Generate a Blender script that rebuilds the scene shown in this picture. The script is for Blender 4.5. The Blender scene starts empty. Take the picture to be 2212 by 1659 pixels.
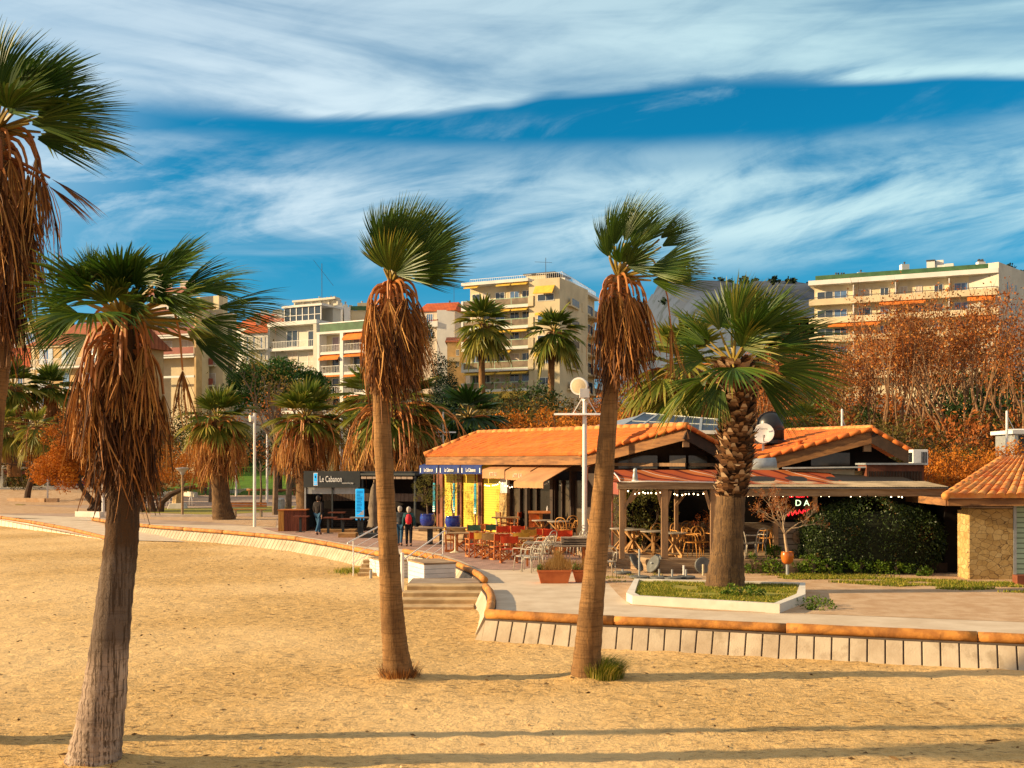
import bpy, bmesh, math, random
import numpy as np
from mathutils import Vector, Matrix, noise as mnoise
R = math.radians
C = bpy.context.scene.collection
scn = bpy.context.scene

# ------------------------------------------------------------------ camera
F = 2389.0; CX = 1106.0; HY = 1010.0; CH = 3.1        # photo laid out on a 2212 x 1659 grid, eye 3.1 m above the promenade
def P(x, y, Y):
    return Vector(((x - CX) / F * Y, Y, CH + (HY - y) / F * Y))
def G(x, y, z=0.0):
    Y = (CH - z) * F / (y - HY)
    return Vector(((x - CX) / F * Y, Y, z))
cam = bpy.data.cameras.new('camera'); camo = bpy.data.objects.new('camera', cam); C.objects.link(camo)
camo.location = (0, 0, CH); camo.rotation_euler = (R(90), 0, 0)
cam.sensor_width = 36; cam.lens = 36 * F / 2212; cam.shift_y = (HY - 829.5) / 2212
cam.clip_start = 0.1; cam.clip_end = 6000
scn.camera = camo

# ------------------------------------------------------------------ node helpers
class NT:
    def __init__(s, nt): s.t = nt; s.N = nt.nodes; s.L = nt.links
    def put(s, sock, v):
        if isinstance(v, bpy.types.NodeSocket): s.L.new(v, sock)
        elif v is not None:
            if isinstance(v, (tuple, list)) and len(v) == 3 and sock.type == 'RGBA': v = (*v, 1)
            sock.default_value = v
    def n(s, t, ins=None, **pr):
        nd = s.N.new(t)
        for k, v in pr.items(): setattr(nd, k, v)
        for k, v in (ins or {}).items(): s.put(nd.inputs[k], v)
        return nd
    def m(s, op, a, b=None, c=None, clamp=False):
        nd = s.n('ShaderNodeMath', operation=op, use_clamp=clamp)
        for i, v in enumerate((a, b, c)):
            if v is not None: s.put(nd.inputs[i], v)
        return nd.outputs[0]
    def ss(s, v, a, b, lo=0.0, hi=1.0):
        nd = s.n('ShaderNodeMapRange', interpolation_type='SMOOTHSTEP')
        for i, q in enumerate((v, a, b, lo, hi)): s.put(nd.inputs[i], q)
        return nd.outputs[0]
    def mix(s, f, a, b, mode='MIX'):
        nd = s.n('ShaderNodeMix', data_type='RGBA', blend_type=mode)
        s.put(nd.inputs[0], f); s.put(nd.inputs[6], a); s.put(nd.inputs[7], b)
        return nd.outputs[2]
    def noise(s, vec, scale, detail=4, rough=.55, dist=0):
        nd = s.n('ShaderNodeTexNoise', {'Scale': scale, 'Detail': detail, 'Roughness': rough, 'Distortion': dist})
        if vec is not None: s.L.new(vec, nd.inputs['Vector'])
        return nd.outputs['Fac']
    def xyz(s, x, y, z):
        nd = s.n('ShaderNodeCombineXYZ', {0: x, 1: y, 2: z}); return nd.outputs[0]
    def ramp(s, f, stops, interp='LINEAR'):
        nd = s.n('ShaderNodeValToRGB'); cr = nd.color_ramp; cr.interpolation = interp
        while len(cr.elements) > 1: cr.elements.remove(cr.elements[0])
        for i, (p, c) in enumerate(stops):
            e = cr.elements[0] if i == 0 else cr.elements.new(p)
            e.position = p; e.color = (*c, 1) if len(c) == 3 else c
        s.put(nd.inputs[0], f); return nd.outputs[0]

# ------------------------------------------------------------------ sky and sun
SUN_EL, SUN_AZ = 18.5, 3.5          # elevation; degrees the sun stands in front of due left (-X)
wd = bpy.data.worlds.new('World'); scn.world = wd; wd.use_nodes = True
w = NT(wd.node_tree); w.N.clear()
sky = w.n('ShaderNodeTexSky', sky_type='NISHITA', sun_disc=False, sun_elevation=R(SUN_EL), sun_rotation=R(270 - SUN_AZ))
sky.air_density = 1.0; sky.dust_density = 0.4; sky.ozone_density = 2.0
tc = w.n('ShaderNodeTexCoord')
sx = w.n('ShaderNodeSeparateXYZ'); w.L.new(tc.outputs['Generated'], sx.inputs[0])
X, Y, Z = sx.outputs
U = w.m('ARCTAN2', X, Y)
V = w.m('DIVIDE', Z, w.m('SQRT', w.m('ADD', w.m('MULTIPLY', X, X), w.m('ADD', w.m('MULTIPLY', Y, Y), 1e-4))))
def cuv(a, su, sv, seed):           # rotated, stretched coordinates for wind-drawn cirrus
    ca, sa = math.cos(R(a)), math.sin(R(a))
    p = w.m('ADD', w.m('MULTIPLY', U, ca), w.m('MULTIPLY', V, sa)); q = w.m('SUBTRACT', w.m('MULTIPLY', V, ca), w.m('MULTIPLY', U, sa))
    return w.xyz(w.m('MULTIPLY', p, su), w.m('MULTIPLY', q, sv), seed)
edge = w.ramp(w.m('MULTIPLY_ADD', U, 1 / .96, .5), [(0, (.50,)*3), (.07, (.565,)*3), (.28, (.606,)*3), (.42, (.622,)*3), (.485, (.640,)*3), (.54, (.660,)*3), (.68, (.672,)*3), (.87, (.648,)*3), (1, (.62,)*3)], 'EASE')
edge = w.m('MULTIPLY', edge, .5)
nA = w.noise(cuv(-4, 2.2, 15, 3.1), 1.0, 8, .55, .5)
nB = w.noise(cuv(7, 3.0, 12, 9.4), 1.0, 9, .6, .7)
nC = w.noise(cuv(14, 6.0, 22, 5.7), 1.0, 9, .62, .6)
nD = w.noise(cuv(2, 1.6, 30, 1.2), 1.0, 6, .5, .3)
soft = w.m('ADD', w.ss(U, -.15, -.43, .009, .065), w.ss(nB, .36, .72, .0, .04))
d = w.m('ADD', w.m('SUBTRACT', V, edge), w.m('MULTIPLY_ADD', nB, .012, -.006))
c1 = w.m('MULTIPLY', w.ss(w.m('DIVIDE', d, soft), 0, 1), w.m('MULTIPLY', w.ss(nA, .3, .62, .34, 1.0), w.ss(nC, .3, .58, .8, 1.0)))
c1 = w.m('MULTIPLY', c1, w.ss(d, .02, .09, 1.0, .8))
env = w.ramp(w.m('MULTIPLY', V, 2.5), [(.40, (0,)*3), (.47, (.6,)*3), (.53, (1,)*3), (.63, (.9,)*3), (.69, (.5,)*3), (.75, (0,)*3)], 'EASE')
c2 = w.m('MULTIPLY', env, w.ss(w.m('ADD', w.m('MULTIPLY', nB, .62), w.m('MULTIPLY', nC, .38)), .37, .60))
c3 = w.m('MULTIPLY', w.ss(nD, .45, .72, 0, .5), w.m('MULTIPLY', w.ss(V, .09, .17), w.ss(V, .26, .2)))
c4 = w.m('MULTIPLY', w.ss(U, -.27, -.46), w.ss(V, .1, .3, .1, .5))
c5 = w.m('MULTIPLY', w.ss(nC, .52, .78, 0, .34), w.m('MULTIPLY', w.ss(V, .25, .29), w.ss(nB, .35, .6)))
c2 = w.m('MAXIMUM', c2, c5)
ctot = w.m('MAXIMUM', w.m('MAXIMUM', c1, c2), w.m('MAXIMUM', c3, c4), clamp=True)
base = w.mix(1.0, sky.outputs[0], (.02, .56, .74), 'MULTIPLY')
base = w.mix(w.ss(V, .22, .02, 0, .85), base, w.mix(1.0, sky.outputs[0], (.44, .67, .90), 'MULTIPLY'))
cloudc = w.mix(w.ss(U, -.3, .4), (4.3, 5.2, 5.7), (3.7, 5.2, 5.4))
col = w.mix(w.m('MULTIPLY', ctot, .93), base, cloudc)
ambient_veil = w.m('MULTIPLY', w.m('MAXIMUM', w.ss(Y, .25, -.15), w.ss(V, .75, 1.3)), w.ss(nA, .2, .6, .55, .95))       # warm grey cloud added overhead and behind the camera to neutralise ambient light
col = w.mix(ambient_veil, col, (3.6, 3.2, 2.9))
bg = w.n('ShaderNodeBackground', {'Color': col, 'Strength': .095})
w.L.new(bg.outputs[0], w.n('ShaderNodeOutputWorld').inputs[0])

sl = bpy.data.lights.new('sun', 'SUN'); slo = bpy.data.objects.new('sun', sl); C.objects.link(slo)
sl.energy = 5.0; sl.angle = R(.8); sl.color = (1.0, .73, .40)
ce = math.cos(R(SUN_EL))
sun_dir = Vector((-ce * math.cos(R(SUN_AZ)), -ce * math.sin(R(SUN_AZ)), math.sin(R(SUN_EL))))     # towards the sun
slo.rotation_euler = sun_dir.to_track_quat('Z', 'Y').to_euler()
slo.location = (-30, -5, 30)
scn.view_settings.view_transform = 'Standard'; scn.view_settings.look = 'None'
scn.view_settings.exposure = 0.85; scn.view_settings.gamma = 1.0
# ------------------------------------------------------------------ materials
def pmat(name, col, rough=.7, var=.15, vscale=3.0, bump=0.0, bscale=20.0, metal=0.0, spec=.3, col2=None, stretch=None, extra=None, emit=None, detail=5, bump2=None):
    m = bpy.data.materials.new(name); m.use_nodes = True
    t = NT(m.node_tree); t.N.clear()
    b = t.n('ShaderNodeBsdfPrincipled', {'Roughness': rough, 'Metallic': metal})
    b.inputs['Specular IOR Level'].default_value = spec
    o = t.n('ShaderNodeOutputMaterial'); t.L.new(b.outputs[0], o.inputs[0])
    co = t.n('ShaderNodeTexCoord').outputs['Object']
    if stretch:
        mp = t.n('ShaderNodeMapping'); mp.inputs['Scale'].default_value = stretch; t.L.new(co, mp.inputs[0]); co = mp.outputs[0]
    c1 = tuple(col); c2 = tuple(col2) if col2 else tuple(max(0, c * (1 - 2.2 * var)) for c in col)
    f = t.noise(co, vscale, detail, .6)
    cc = t.mix(t.ss(f, .34, .66), c2, c1)
    if extra: cc = extra(t, co, cc)
    t.put(b.inputs['Base Color'], cc)
    if bump:
        bn = t.n('ShaderNodeBump', {'Strength': bump, 'Distance': .02, 'Height': t.noise(co, bscale, 6, .65) if not bump2 else t.m('MULTIPLY_ADD', t.noise(co, bump2[0], 3, .55, .6), bump2[1], t.noise(co, bscale, 6, .65))})
        t.L.new(bn.outputs[0], b.inputs['Normal'])
    if emit:
        b.inputs['Emission Color'].default_value = (*emit[0], 1); b.inputs['Emission Strength'].default_value = emit[1]
    return m
def vmat(name, stops, rough=.6, trans=0.0, nscale=None, spec=.25):
    """leaf / frond material: the natural spread of colour from leaf to leaf comes from the per-leaf attribute v"""
    m = bpy.data.materials.new(name); m.use_nodes = True
    t = NT(m.node_tree); t.N.clear()
    at = t.n('ShaderNodeAttribute', attribute_name='v')
    fac = at.outputs['Fac']
    if nscale:
        co = t.n('ShaderNodeTexCoord').outputs['Object']
        fac = t.m('ADD', t.m('MULTIPLY', fac, .6), t.m('MULTIPLY', t.ss(t.noise(co, nscale, 3), .3, .7), .4))
    c = t.ramp(fac, stops)
    b = t.n('ShaderNodeBsdfPrincipled', {'Base Color': c, 'Roughness': rough}); b.inputs['Specular IOR Level'].default_value = spec
    sh = b.outputs[0]
    if trans:
        tr = t.n('ShaderNodeBsdfTranslucent', {'Color': c}); mx = t.n('ShaderNodeMixShader', {0: trans})
        t.L.new(b.outputs[0], mx.inputs[1]); t.L.new(tr.outputs[0], mx.inputs[2]); sh = mx.outputs[0]
    t.L.new(sh, t.n('ShaderNodeOutputMaterial').inputs[0])
    return m
def stain(col, sc, lo, hi, amt, stretch=(1, 1, 1)):
    def fn(t, co, cc):
        mp = t.n('ShaderNodeMapping'); mp.inputs['Scale'].default_value = stretch; t.L.new(co, mp.inputs[0])
        return t.mix(t.ss(t.noise(mp.outputs[0], sc, 6, .65), lo, hi, 0, amt), cc, col)
    return fn
M = {}
# ------------------------------------------------------------------ objects, things, parts
def link(name, me, mat, parent=None):
    o = bpy.data.objects.new(name, me); C.objects.link(o)
    if mat is not None: me.materials.append(mat)
    if parent is not None: o.parent = parent
    return o
def tag(o, label=None, cat=None, group=None, kind=None):
    if label: o['label'] = label
    if cat: o['category'] = cat
    if group: o['group'] = group
    if kind: o['kind'] = kind
    return o
def thing(name, loc, label, cat, group=None, rz=0.0):
    o = bpy.data.objects.new(name, None); C.objects.link(o); o.empty_display_size = .2
    o.location = loc; o.rotation_euler = (0, 0, rz)
    return tag(o, label, cat, group)
def copy_tree(o, parent=None):
    c = o.copy(); C.objects.link(c)
    if parent is not None: c.parent = parent
    for ch in list(o.children): copy_tree(ch, c)
    return c
def place(proto, state, loc, rz, label, group=None, scale=None):
    o = proto if not state else copy_tree(proto); state.append(1)
    o.location = loc; o.rotation_euler = (0, 0, rz); o['label'] = label
    if group: o['group'] = group
    if scale: o.scale = (scale,) * 3
    return o
def root_inv(p):
    while p.parent is not None: p = p.parent
    return (Matrix.Translation(p.location) @ p.rotation_euler.to_matrix().to_4x4()).inverted()

class MB:
    """collects shapes and links them as ONE mesh object; coordinates are world ones, turned local to the thing on build"""
    def __init__(s): s.V = []; s.F = []; s.A = []; s.a = .5
    def v(s, p): s.V.append(tuple(p)); s.A.append(s.a); return len(s.V) - 1
    def poly(s, pts): s.F.append([s.v(p) for p in pts]); return s
    def box(s, lo, hi, rz=0, piv=None):
        x0, y0, z0 = lo; x1, y1, z1 = hi
        ps = [Vector(p) for p in ((x0, y0, z0), (x1, y0, z0), (x1, y1, z0), (x0, y1, z0), (x0, y0, z1), (x1, y0, z1), (x1, y1, z1), (x0, y1, z1))]
        if rz:
            pv = Vector(piv) if piv is not None else Vector(((x0 + x1) / 2, (y0 + y1) / 2, 0)); m = Matrix.Rotation(rz, 3, 'Z')
            ps = [m @ (p - pv) + pv for p in ps]
        return s.hexa(ps)
    def hexa(s, ps):
        i = [s.v(p) for p in ps]
        for f in ((0, 3, 2, 1), (4, 5, 6, 7), (0, 1, 5, 4), (1, 2, 6, 5), (2, 3, 7, 6), (3, 0, 4, 7)): s.F.append([i[k] for k in f])
        return s
    def bar(s, a, b, w, h=None, up=(0, 0, 1)):
        a = Vector(a); b = Vector(b); d = (b - a).normalized(); h = h or w
        sd = d.cross(Vector(up)); sd = sd.normalized() if sd.length > 1e-4 else Vector((1, 0, 0)); n = sd.cross(d)
        sd = sd * w / 2; n = n * h / 2
        return s.hexa([a - sd - n, b - sd - n, b + sd - n, a + sd - n, a - sd + n, b - sd + n, b + sd + n, a + sd + n])
    def tube(s, pts, rad, n=8, cap=True, prof=None):
        pts = [Vector(p) for p in pts]; rings = []
        if not isinstance(rad, (list, tuple)): rad = [rad] * len(pts)
        ref = None
        for i, p in enumerate(pts):
            d = (pts[min(i + 1, len(pts) - 1)] - pts[max(i - 1, 0)])
            d = d.normalized() if d.length > 1e-9 else Vector((0, 0, 1))
            if ref is None: ref = Vector((1, 0, 0)) if abs(d.x) < .8 else Vector((0, 1, 0))
            a = (ref - d * ref.dot(d)).normalized(); b = d.cross(a); ref = a
            rings.append([s.v(p + (a * math.cos(2 * math.pi * k / n) + b * math.sin(2 * math.pi * k / n)) * rad[i] * (prof(i, k) if prof else 1)) for k in range(n)])
        for r0, r1 in zip(rings, rings[1:]):
            for k in range(n): s.F.append([r0[k], r0[(k + 1) % n], r1[(k + 1) % n], r1[k]])
        if cap: s.F.append(rings[0][::-1]); s.F.append(rings[-1])
        return s
    def lathe(s, c, prof, n=16, ax=None):
        """prof: (radius, height) pairs about a vertical (or ax) axis through c"""
        c = Vector(c); q = Vector((0, 0, 1)).rotation_difference(Vector(ax)) if ax is not None else None
        rings = []
        for r, h in prof:
            ring = []
            for k in range(n):
                p = Vector((r * math.cos(2 * math.pi * k / n), r * math.sin(2 * math.pi * k / n), h))
                ring.append(s.v(c + (q @ p if q else p)))
            rings.append(ring)
        for r0, r1 in zip(rings, rings[1:]):
            for k in range(n): s.F.append([r0[k], r0[(k + 1) % n], r1[(k + 1) % n], r1[k]])
        s.F.append(rings[0][::-1]); s.F.append(rings[-1]); return s
    def prism(s, pts, off):
        """closed flat outline pushed along off"""
        off = Vector(off); a = [s.v(p) for p in pts]; b = [s.v(Vector(p) + off) for p in pts]; n = len(a)
        s.F.append(a[::-1]); s.F.append(b)
        for k in range(n): s.F.append([a[k], a[(k + 1) % n], b[(k + 1) % n], b[k]])
        return s
    def build(s, name, mat, parent=None, smooth=False, bevel=0.0, attr=False):
        V = s.V
        if parent is not None:
            m = root_inv(parent); V = [m @ Vector(p) for p in V]
        me = bpy.data.meshes.new(name); me.from_pydata([tuple(p) for p in V], [], s.F)
        if attr:
            at = me.attributes.new('v', 'FLOAT', 'POINT'); at.data.foreach_set('value', s.A)
        if not attr or smooth:
            bm = bmesh.new(); bm.from_mesh(me)
            if not attr: bmesh.ops.recalc_face_normals(bm, faces=bm.faces)
            if bevel: bmesh.ops.bevel(bm, geom=[e for e in bm.edges], offset=bevel, segments=1, affect='EDGES', clamp_overlap=True)
            for f in bm.faces: f.smooth = smooth
            bm.to_mesh(me); bm.free()
        return link(name, me, mat, parent)

def np_mesh(name, V, nper, mat, parent=None, vals=None):
    """many separate faces of nper corners each, V: (N*nper, 3) world coordinates"""
    V = np.asarray(V, dtype=np.float64)
    if parent is not None:
        m = np.array(root_inv(parent)); V = V @ m[:3, :3].T + m[:3, 3]
    n = len(V) // nper
    me = bpy.data.meshes.new(name)
    me.vertices.add(len(V)); me.vertices.foreach_set('co', V.astype(np.float32).ravel())
    me.loops.add(len(V)); me.loops.foreach_set('vertex_index', np.arange(len(V), dtype=np.int32))
    me.polygons.add(n); me.polygons.foreach_set('loop_start', np.arange(0, len(V), nper, dtype=np.int32))
    me.update(calc_edges=True)
    if vals is not None:
        at = me.attributes.new('v', 'FLOAT', 'POINT'); at.data.foreach_set('value', np.repeat(vals, nper).astype(np.float32))
    return link(name, me, mat, parent)

def leaf_faces(rng, pts, size, aspect=.5, up=None, spread=1.0):
    """diamond leaves, one per point; up: preferred leaf direction"""
    n = len(pts); d = rng.normal(size=(n, 3))
    if up is not None: d = d * spread + np.asarray(up)
    d /= np.linalg.norm(d, axis=1, keepdims=True) + 1e-9
    e = rng.normal(size=(n, 3)); e -= d * (e * d).sum(1, keepdims=True); e /= np.linalg.norm(e, axis=1, keepdims=True) + 1e-9
    L = size * rng.uniform(.6, 1.3, (n, 1)); W = L * aspect
    q = np.stack([pts - d * L * .5, pts + e * W * .5, pts + d * L * .5, pts - e * W * .5], 1)
    return q.reshape(-1, 3)
def clump_pts(rng, c, r, nclump, nleaf, cr, shell=.55, flat=1.0, low=-1.0):
    """leaf positions gathered in clumps spread through an ellipsoid"""
    c = np.asarray(c); r = np.asarray(r)
    d = rng.normal(size=(nclump * 3, 3)); d /= np.linalg.norm(d, axis=1, keepdims=True)
    d = d[d[:, 2] > low][:nclump]
    k = rng.uniform(shell, 1.0, (len(d), 1)) ** .6
    cc = c + d * k * r
    rad = cr * rng.uniform(.6, 1.35, (len(d), 1))
    idx = rng.integers(0, len(d), nleaf)
    off = rng.normal(size=(nleaf, 3)); off /= np.linalg.norm(off, axis=1, keepdims=True); off *= rng.uniform(.35, 1, (nleaf, 1)) ** .5
    off[:, 2] *= flat
    cv = rng.uniform(0, 1, len(d))
    return cc[idx] + off * rad[idx], np.clip(cv[idx] * .55 + rng.uniform(0, .45, nleaf), 0, 1)

def text_mesh(name, body, mat, parent, origin, right, up, size, depth=.004, align='CENTER', squeeze=1.0, bold=0.0):
    """real lettering: text turned into a mesh, laid on the plane spanned by right/up at origin"""
    cu = bpy.data.curves.new('t', 'FONT'); cu.body = body; cu.size = size; cu.extrude = depth; cu.align_x = align; cu.align_y = 'CENTER'; cu.offset = bold; cu.resolution_u = 3
    to = bpy.data.objects.new('t', cu); C.objects.link(to)
    dg = bpy.context.evaluated_depsgraph_get(); me = bpy.data.meshes.new_from_object(to.evaluated_get(dg))
    bpy.data.objects.remove(to); bpy.data.curves.remove(cu)
    r = Vector(right).normalized(); u = Vector(up).normalized(); n = r.cross(u); o = Vector(origin); m = root_inv(parent) if parent else Matrix()
    for v in me.vertices: v.co = m @ (o + r * v.co.x * squeeze + u * v.co.y + n * v.co.z)
    me.name = name; me.materials.clear()
    return link(name, me, mat, parent)
# ------------------------------------------------------------------ ground materials
def sand_extra(t, co, cc):
    mp = t.n('ShaderNodeMapping'); mp.inputs['Scale'].default_value = (5.5, 17, 1); t.L.new(co, mp.inputs[0])
    f1 = t.noise(mp.outputs[0], 1.0, 3, .6, .5)
    cc = t.mix(t.ss(f1, .555, .62, 0, .85), cc, (.16, .095, .04))        # scraps of seaweed and twigs
    f2 = t.noise(co, 46, 3, .75); cc = t.mix(t.ss(f2, .545, .68, 0, .7), cc, (.24, .145, .06))
    f4 = t.noise(co, 60, 2, .7); cc = t.mix(t.ss(f4, .56, .7, 0, .55), cc, (.86, .66, .38))
    f3 = t.noise(co, .12, 3, .5); cc = t.mix(t.ss(f3, .40, .62, 0, .5), cc, (.86, .60, .30))
    return cc
M['sand'] = pmat('sand', (.66, .42, .165), .95, .1, 6, 1.0, 20, col2=(.53, .325, .115), bump2=(3.6, 2.6), extra=sand_extra, spec=.1, detail=8)
def speck(col, amt=.4, sc=60):
    def fn(t, co, cc): return t.mix(t.ss(t.noise(co, sc, 3, .7), .55, .7, 0, amt), cc, col)
    return fn
M['concrete'] = pmat('pale_concrete', (.64, .52, .38), .9, .1, 1.3, .25, 40, col2=(.55, .43, .30), extra=stain((.44, .33, .22), .9, .5, .75, .7))
M['gravel'] = pmat('gravel', (.58, .41, .26), .95, .1, 2.0, .6, 45, col2=(.47, .30, .17), extra=speck((.26, .16, .09), .6, 45), spec=.1)
def brick_extra(t, co, cc):
    b = t.n('ShaderNodeTexBrick', {'Color1': (1, 1, 1), 'Color2': (.8, .8, .8), 'Mortar': (.5, .5, .5), 'Scale': 4.0, 'Mortar Size': .012}); t.L.new(co, b.inputs[0])
    return t.mix(1.0, cc, b.outputs[0], 'MULTIPLY')
M['paving'] = pmat('brick_paving', (.50, .31, .24), .85, .15, 2.5, .2, 30, extra=brick_extra)
M['park_paving'] = pmat('park_paving', (.47, .33, .24), .9, .15, .5, .2, 20, extra=speck((.3, .2, .13), .4, 30))
M['terrain'] = pmat('terrain', (.30, .18, .07), .95, .2, .15, .3, 2, col2=(.12, .11, .03))
M['grass_soil'] = pmat('grass_soil', (.26, .25, .03), .9, .2, 1.0, .5, 30, col2=(.33, .25, .05))
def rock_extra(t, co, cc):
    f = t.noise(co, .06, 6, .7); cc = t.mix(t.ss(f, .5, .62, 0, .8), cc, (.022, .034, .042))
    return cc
M['rock'] = pmat('hill_rock_haze_tint', (.06, .085, .135), .95, .2, .02, .9, .25, col2=(.05, .066, .10), extra=rock_extra, detail=8)  # distance haze painted into the rock as a dark blue grey
M['panel'] = pmat('sea_wall_concrete', (.54, .45, .33), .9, .1, 1.5, .35, 30, col2=(.42, .33, .23), extra=stain((.30, .23, .15), 2.2, .54, .72, .7))
M['dark_gap'] = pmat('joint_shadow', (.12, .09, .07), .95)
M['white_wall'] = pmat('white_render', (.72, .66, .56), .85, .08, 1.2, .1, 20, extra=stain((.45, .36, .25), 1.5, .58, .8, .5))
def log_extra(t, co, cc):
    cc = t.mix(t.ss(t.noise(co, 1.6, 5, .6, 1.0), .50, .66, 0, .7), cc, (.20, .085, .025))
    v = t.n('ShaderNodeTexVoronoi', {'Scale': 1.6}); t.L.new(co, v.inputs[0])
    return t.mix(t.ss(v.outputs['Distance'], .09, .05), cc, (.04, .02, .01))
M['log'] = pmat('log_wood', (.58, .25, .05), .7, .2, 4, .5, 25, col2=(.36, .14, .03), extra=log_extra, spec=.3)
M['old_wood'] = pmat('weathered_wood', (.42, .29, .17), .8, .2, 3, .4, 18, col2=(.25, .16, .09), stretch=(.5, .5, 5))
M['grey_plank'] = pmat('grey_planks', (.36, .28, .21), .85, .2, 3, .4, 22, col2=(.22, .16, .11), stretch=(.4, 2, 5))
M['step_concrete'] = pmat('step_stone', (.56, .39, .20), .9, .15, 2.2, .4, 25, col2=(.38, .25, .12), extra=stain((.62, .45, .22), 3, .5, .7, .6))
M['white_board'] = pmat('white_boards', (.76, .74, .70), .6, .06, 3, .1, 30)
M['white_steel'] = pmat('white_painted_steel', (.80, .78, .74), .35, .05, 5, spec=.5)
M['grey_steel'] = pmat('grey_steel', (.42, .44, .44), .4, .1, 5, metal=.3, spec=.5)
M['dark_steel'] = pmat('dark_grey_steel', (.07, .075, .085), .5, .1, 5, spec=.4)

# ------------------------------------------------------------------ terrain, beach, promenade
def sheet(name, xs, ys, fz, mat):
    V = [(x, y, fz(x, y)) for y in ys for x in xs]; nx = len(xs)
    Fc = [(j * nx + i, j * nx + i + 1, (j + 1) * nx + i + 1, (j + 1) * nx + i) for j in range(len(ys) - 1) for i in range(nx - 1)]
    me = bpy.data.meshes.new(name); me.from_pydata(V, [], Fc)
    for p in me.polygons: p.use_smooth = True
    o = link(name, me, mat); o['kind'] = 'structure'; return o
def smooth01(t): t = max(0, min(1, t)); return t * t * (3 - 2 * t)
def terr(x, y):
    z = -1.2 + 1.19 * smooth01((y - 128) / 8)
    z += 7 * smooth01((y - 134) / 60) + 8 * smooth01((y - 190) / 120)
    z += 5.0 * smooth01((y - 88) / 50) * smooth01((x - 2) / 25) * (1 if y < 400 else 1)
    return z + .4 * mnoise.noise((x * .05, y * .05, 0)) * smooth01((y - 130) / 20)
sheet('terrain', list(np.linspace(-2600, -160, 12)) + list(np.linspace(-150, 150, 61)) + list(np.linspace(160, 2600, 12)),
      [-30, 0, 30] + list(np.linspace(60, 320, 80)) + list(np.linspace(340, 3200, 14)), terr, M['terrain'])
def hillz(x, y):
    r = (y - 900) / 500
    prof = math.exp(-r * r)
    sx = smooth01((x - 52) / 62) * (1 - .35 * smooth01((x - 320) / 300))
    n = mnoise.fractal((x * .006, y * .006, 3.3), 1.0, 2.1, 6)
    return 2 + prof * sx * (139 + 22 * n) + 5 * mnoise.fractal((x * .03, y * .03, 1.1), 1.0, 2.1, 4)
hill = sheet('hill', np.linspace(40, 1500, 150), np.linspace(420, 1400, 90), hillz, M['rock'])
def sandz(x, y):
    z = -.41 + .022 * mnoise.noise((x * .6, y * .6, 0)) + .022 * mnoise.noise((x * 2.3, y * 2.3, 4)) + .022 * mnoise.noise((x * 5.5, y * 6.5, 8))
    for px_, py_, pr_ in ((-4.95, 13.06, .55), (-1.88, 18.4, .40), (1.22, 18.4, .40)): z += .09 * math.exp(-((x - px_) ** 2 + (y - py_) ** 2) / pr_ ** 2)
    return z + .05 * math.exp(-((x + 1.2) ** 2 / 6 + (y - 25.6) ** 2 / 3))
sheet('sand', np.linspace(-45, 30, 420), list(np.linspace(4, 34, 300)) + list(np.linspace(34.15, 75, 140)), sandz, M['sand'])

_g = np.random.default_rng(21); _n = 1500; _x = _g.uniform(-22, 13, _n); _y = 11.5 + 38 * _g.random(_n) ** 1.6; _a = _g.normal(0, .7, _n); _L = _g.uniform(.012, .06, _n) * (1 + 1.6 * (_g.random(_n) > .93)); _w = _g.uniform(.005, .014, _n)
_p = np.stack([_x, _y, [sandz(a, b) + .012 for a, b in zip(_x, _y)]], 1); _d = np.stack([np.cos(_a) * _L, np.sin(_a) * _L, _g.normal(0, .006, _n)], 1); _e = np.stack([-np.sin(_a) * _w, np.cos(_a) * _w, _g.uniform(.0, .02, _n)], 1)
M['litter'] = vmat('dry_seaweed', [(0, (.10, .055, .02)), (.6, (.26, .15, .06)), (1, (.6, .45, .26))], .9)
_k = (_x > -60) & ~((_y > 22.4) & (_x > -2.9)); tag(np_mesh('beach_litter', np.stack([_p - _d, _p - _e, _p + _d, _p + _e], 1)[_k].reshape(-1, 3), 4, M['litter'], None, _g.random(int(_k.sum()))), 'scraps of dry seaweed and twigs scattered over the sand', 'beach litter', kind='stuff')
EDGE_L2 = [(200, 1121), (250, 1129), (340, 1138), (500, 1150), (640, 1163), (720, 1176), (780, 1188), (826, 1197)]
EDGE_CV = [(873, 1190), (915, 1198), (950, 1206), (988, 1218), (1015, 1230), (1035, 1241), (1047, 1252)]
EDGE_C2 = [(1049, 1266), (1058, 1277), (1062, 1290), (1061, 1306), (1055, 1324)]
EDGE_R = [(1052, 1326), (1244, 1337), (1504, 1347), (1727, 1358), (2212, 1380), (2700, 1402)]
L2 = [G(x, y, .1) for x, y in EDGE_L2]; CV = [G(x, y, .1) for x, y in EDGE_CV]; C2 = [G(x, y, .1) for x, y in EDGE_C2]; RR = [G(x, y, .1) for x, y in EDGE_R]
front = [G(-900, 1112, 0)] + [G(0, 1117, 0)] + [Vector((p.x, p.y, 0)) for p in L2 + CV + C2 + RR]
def flat(name, pts, z, mat, kind='structure'):
    mb = MB(); mb.poly([(p[0], p[1], z) for p in pts]); o = mb.build(name, mat); o['kind'] = kind; return o
def tri_fill(name, pts, z, mat):
    bm = bmesh.new(); vs = [bm.verts.new((p[0], p[1], z)) for p in pts]; es = [bm.edges.new((vs[i], vs[(i + 1) % len(vs)])) for i in range(len(vs))]
    bmesh.ops.triangle_fill(bm, edges=es, use_beauty=True); bmesh.ops.recalc_face_normals(bm, faces=bm.faces)
    for f in bm.faces:
        if f.normal.z < 0: f.normal_flip()
    me = bpy.data.meshes.new(name); bm.to_mesh(me); bm.free(); o = link(name, me, mat); o['kind'] = 'structure'; return o
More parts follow.
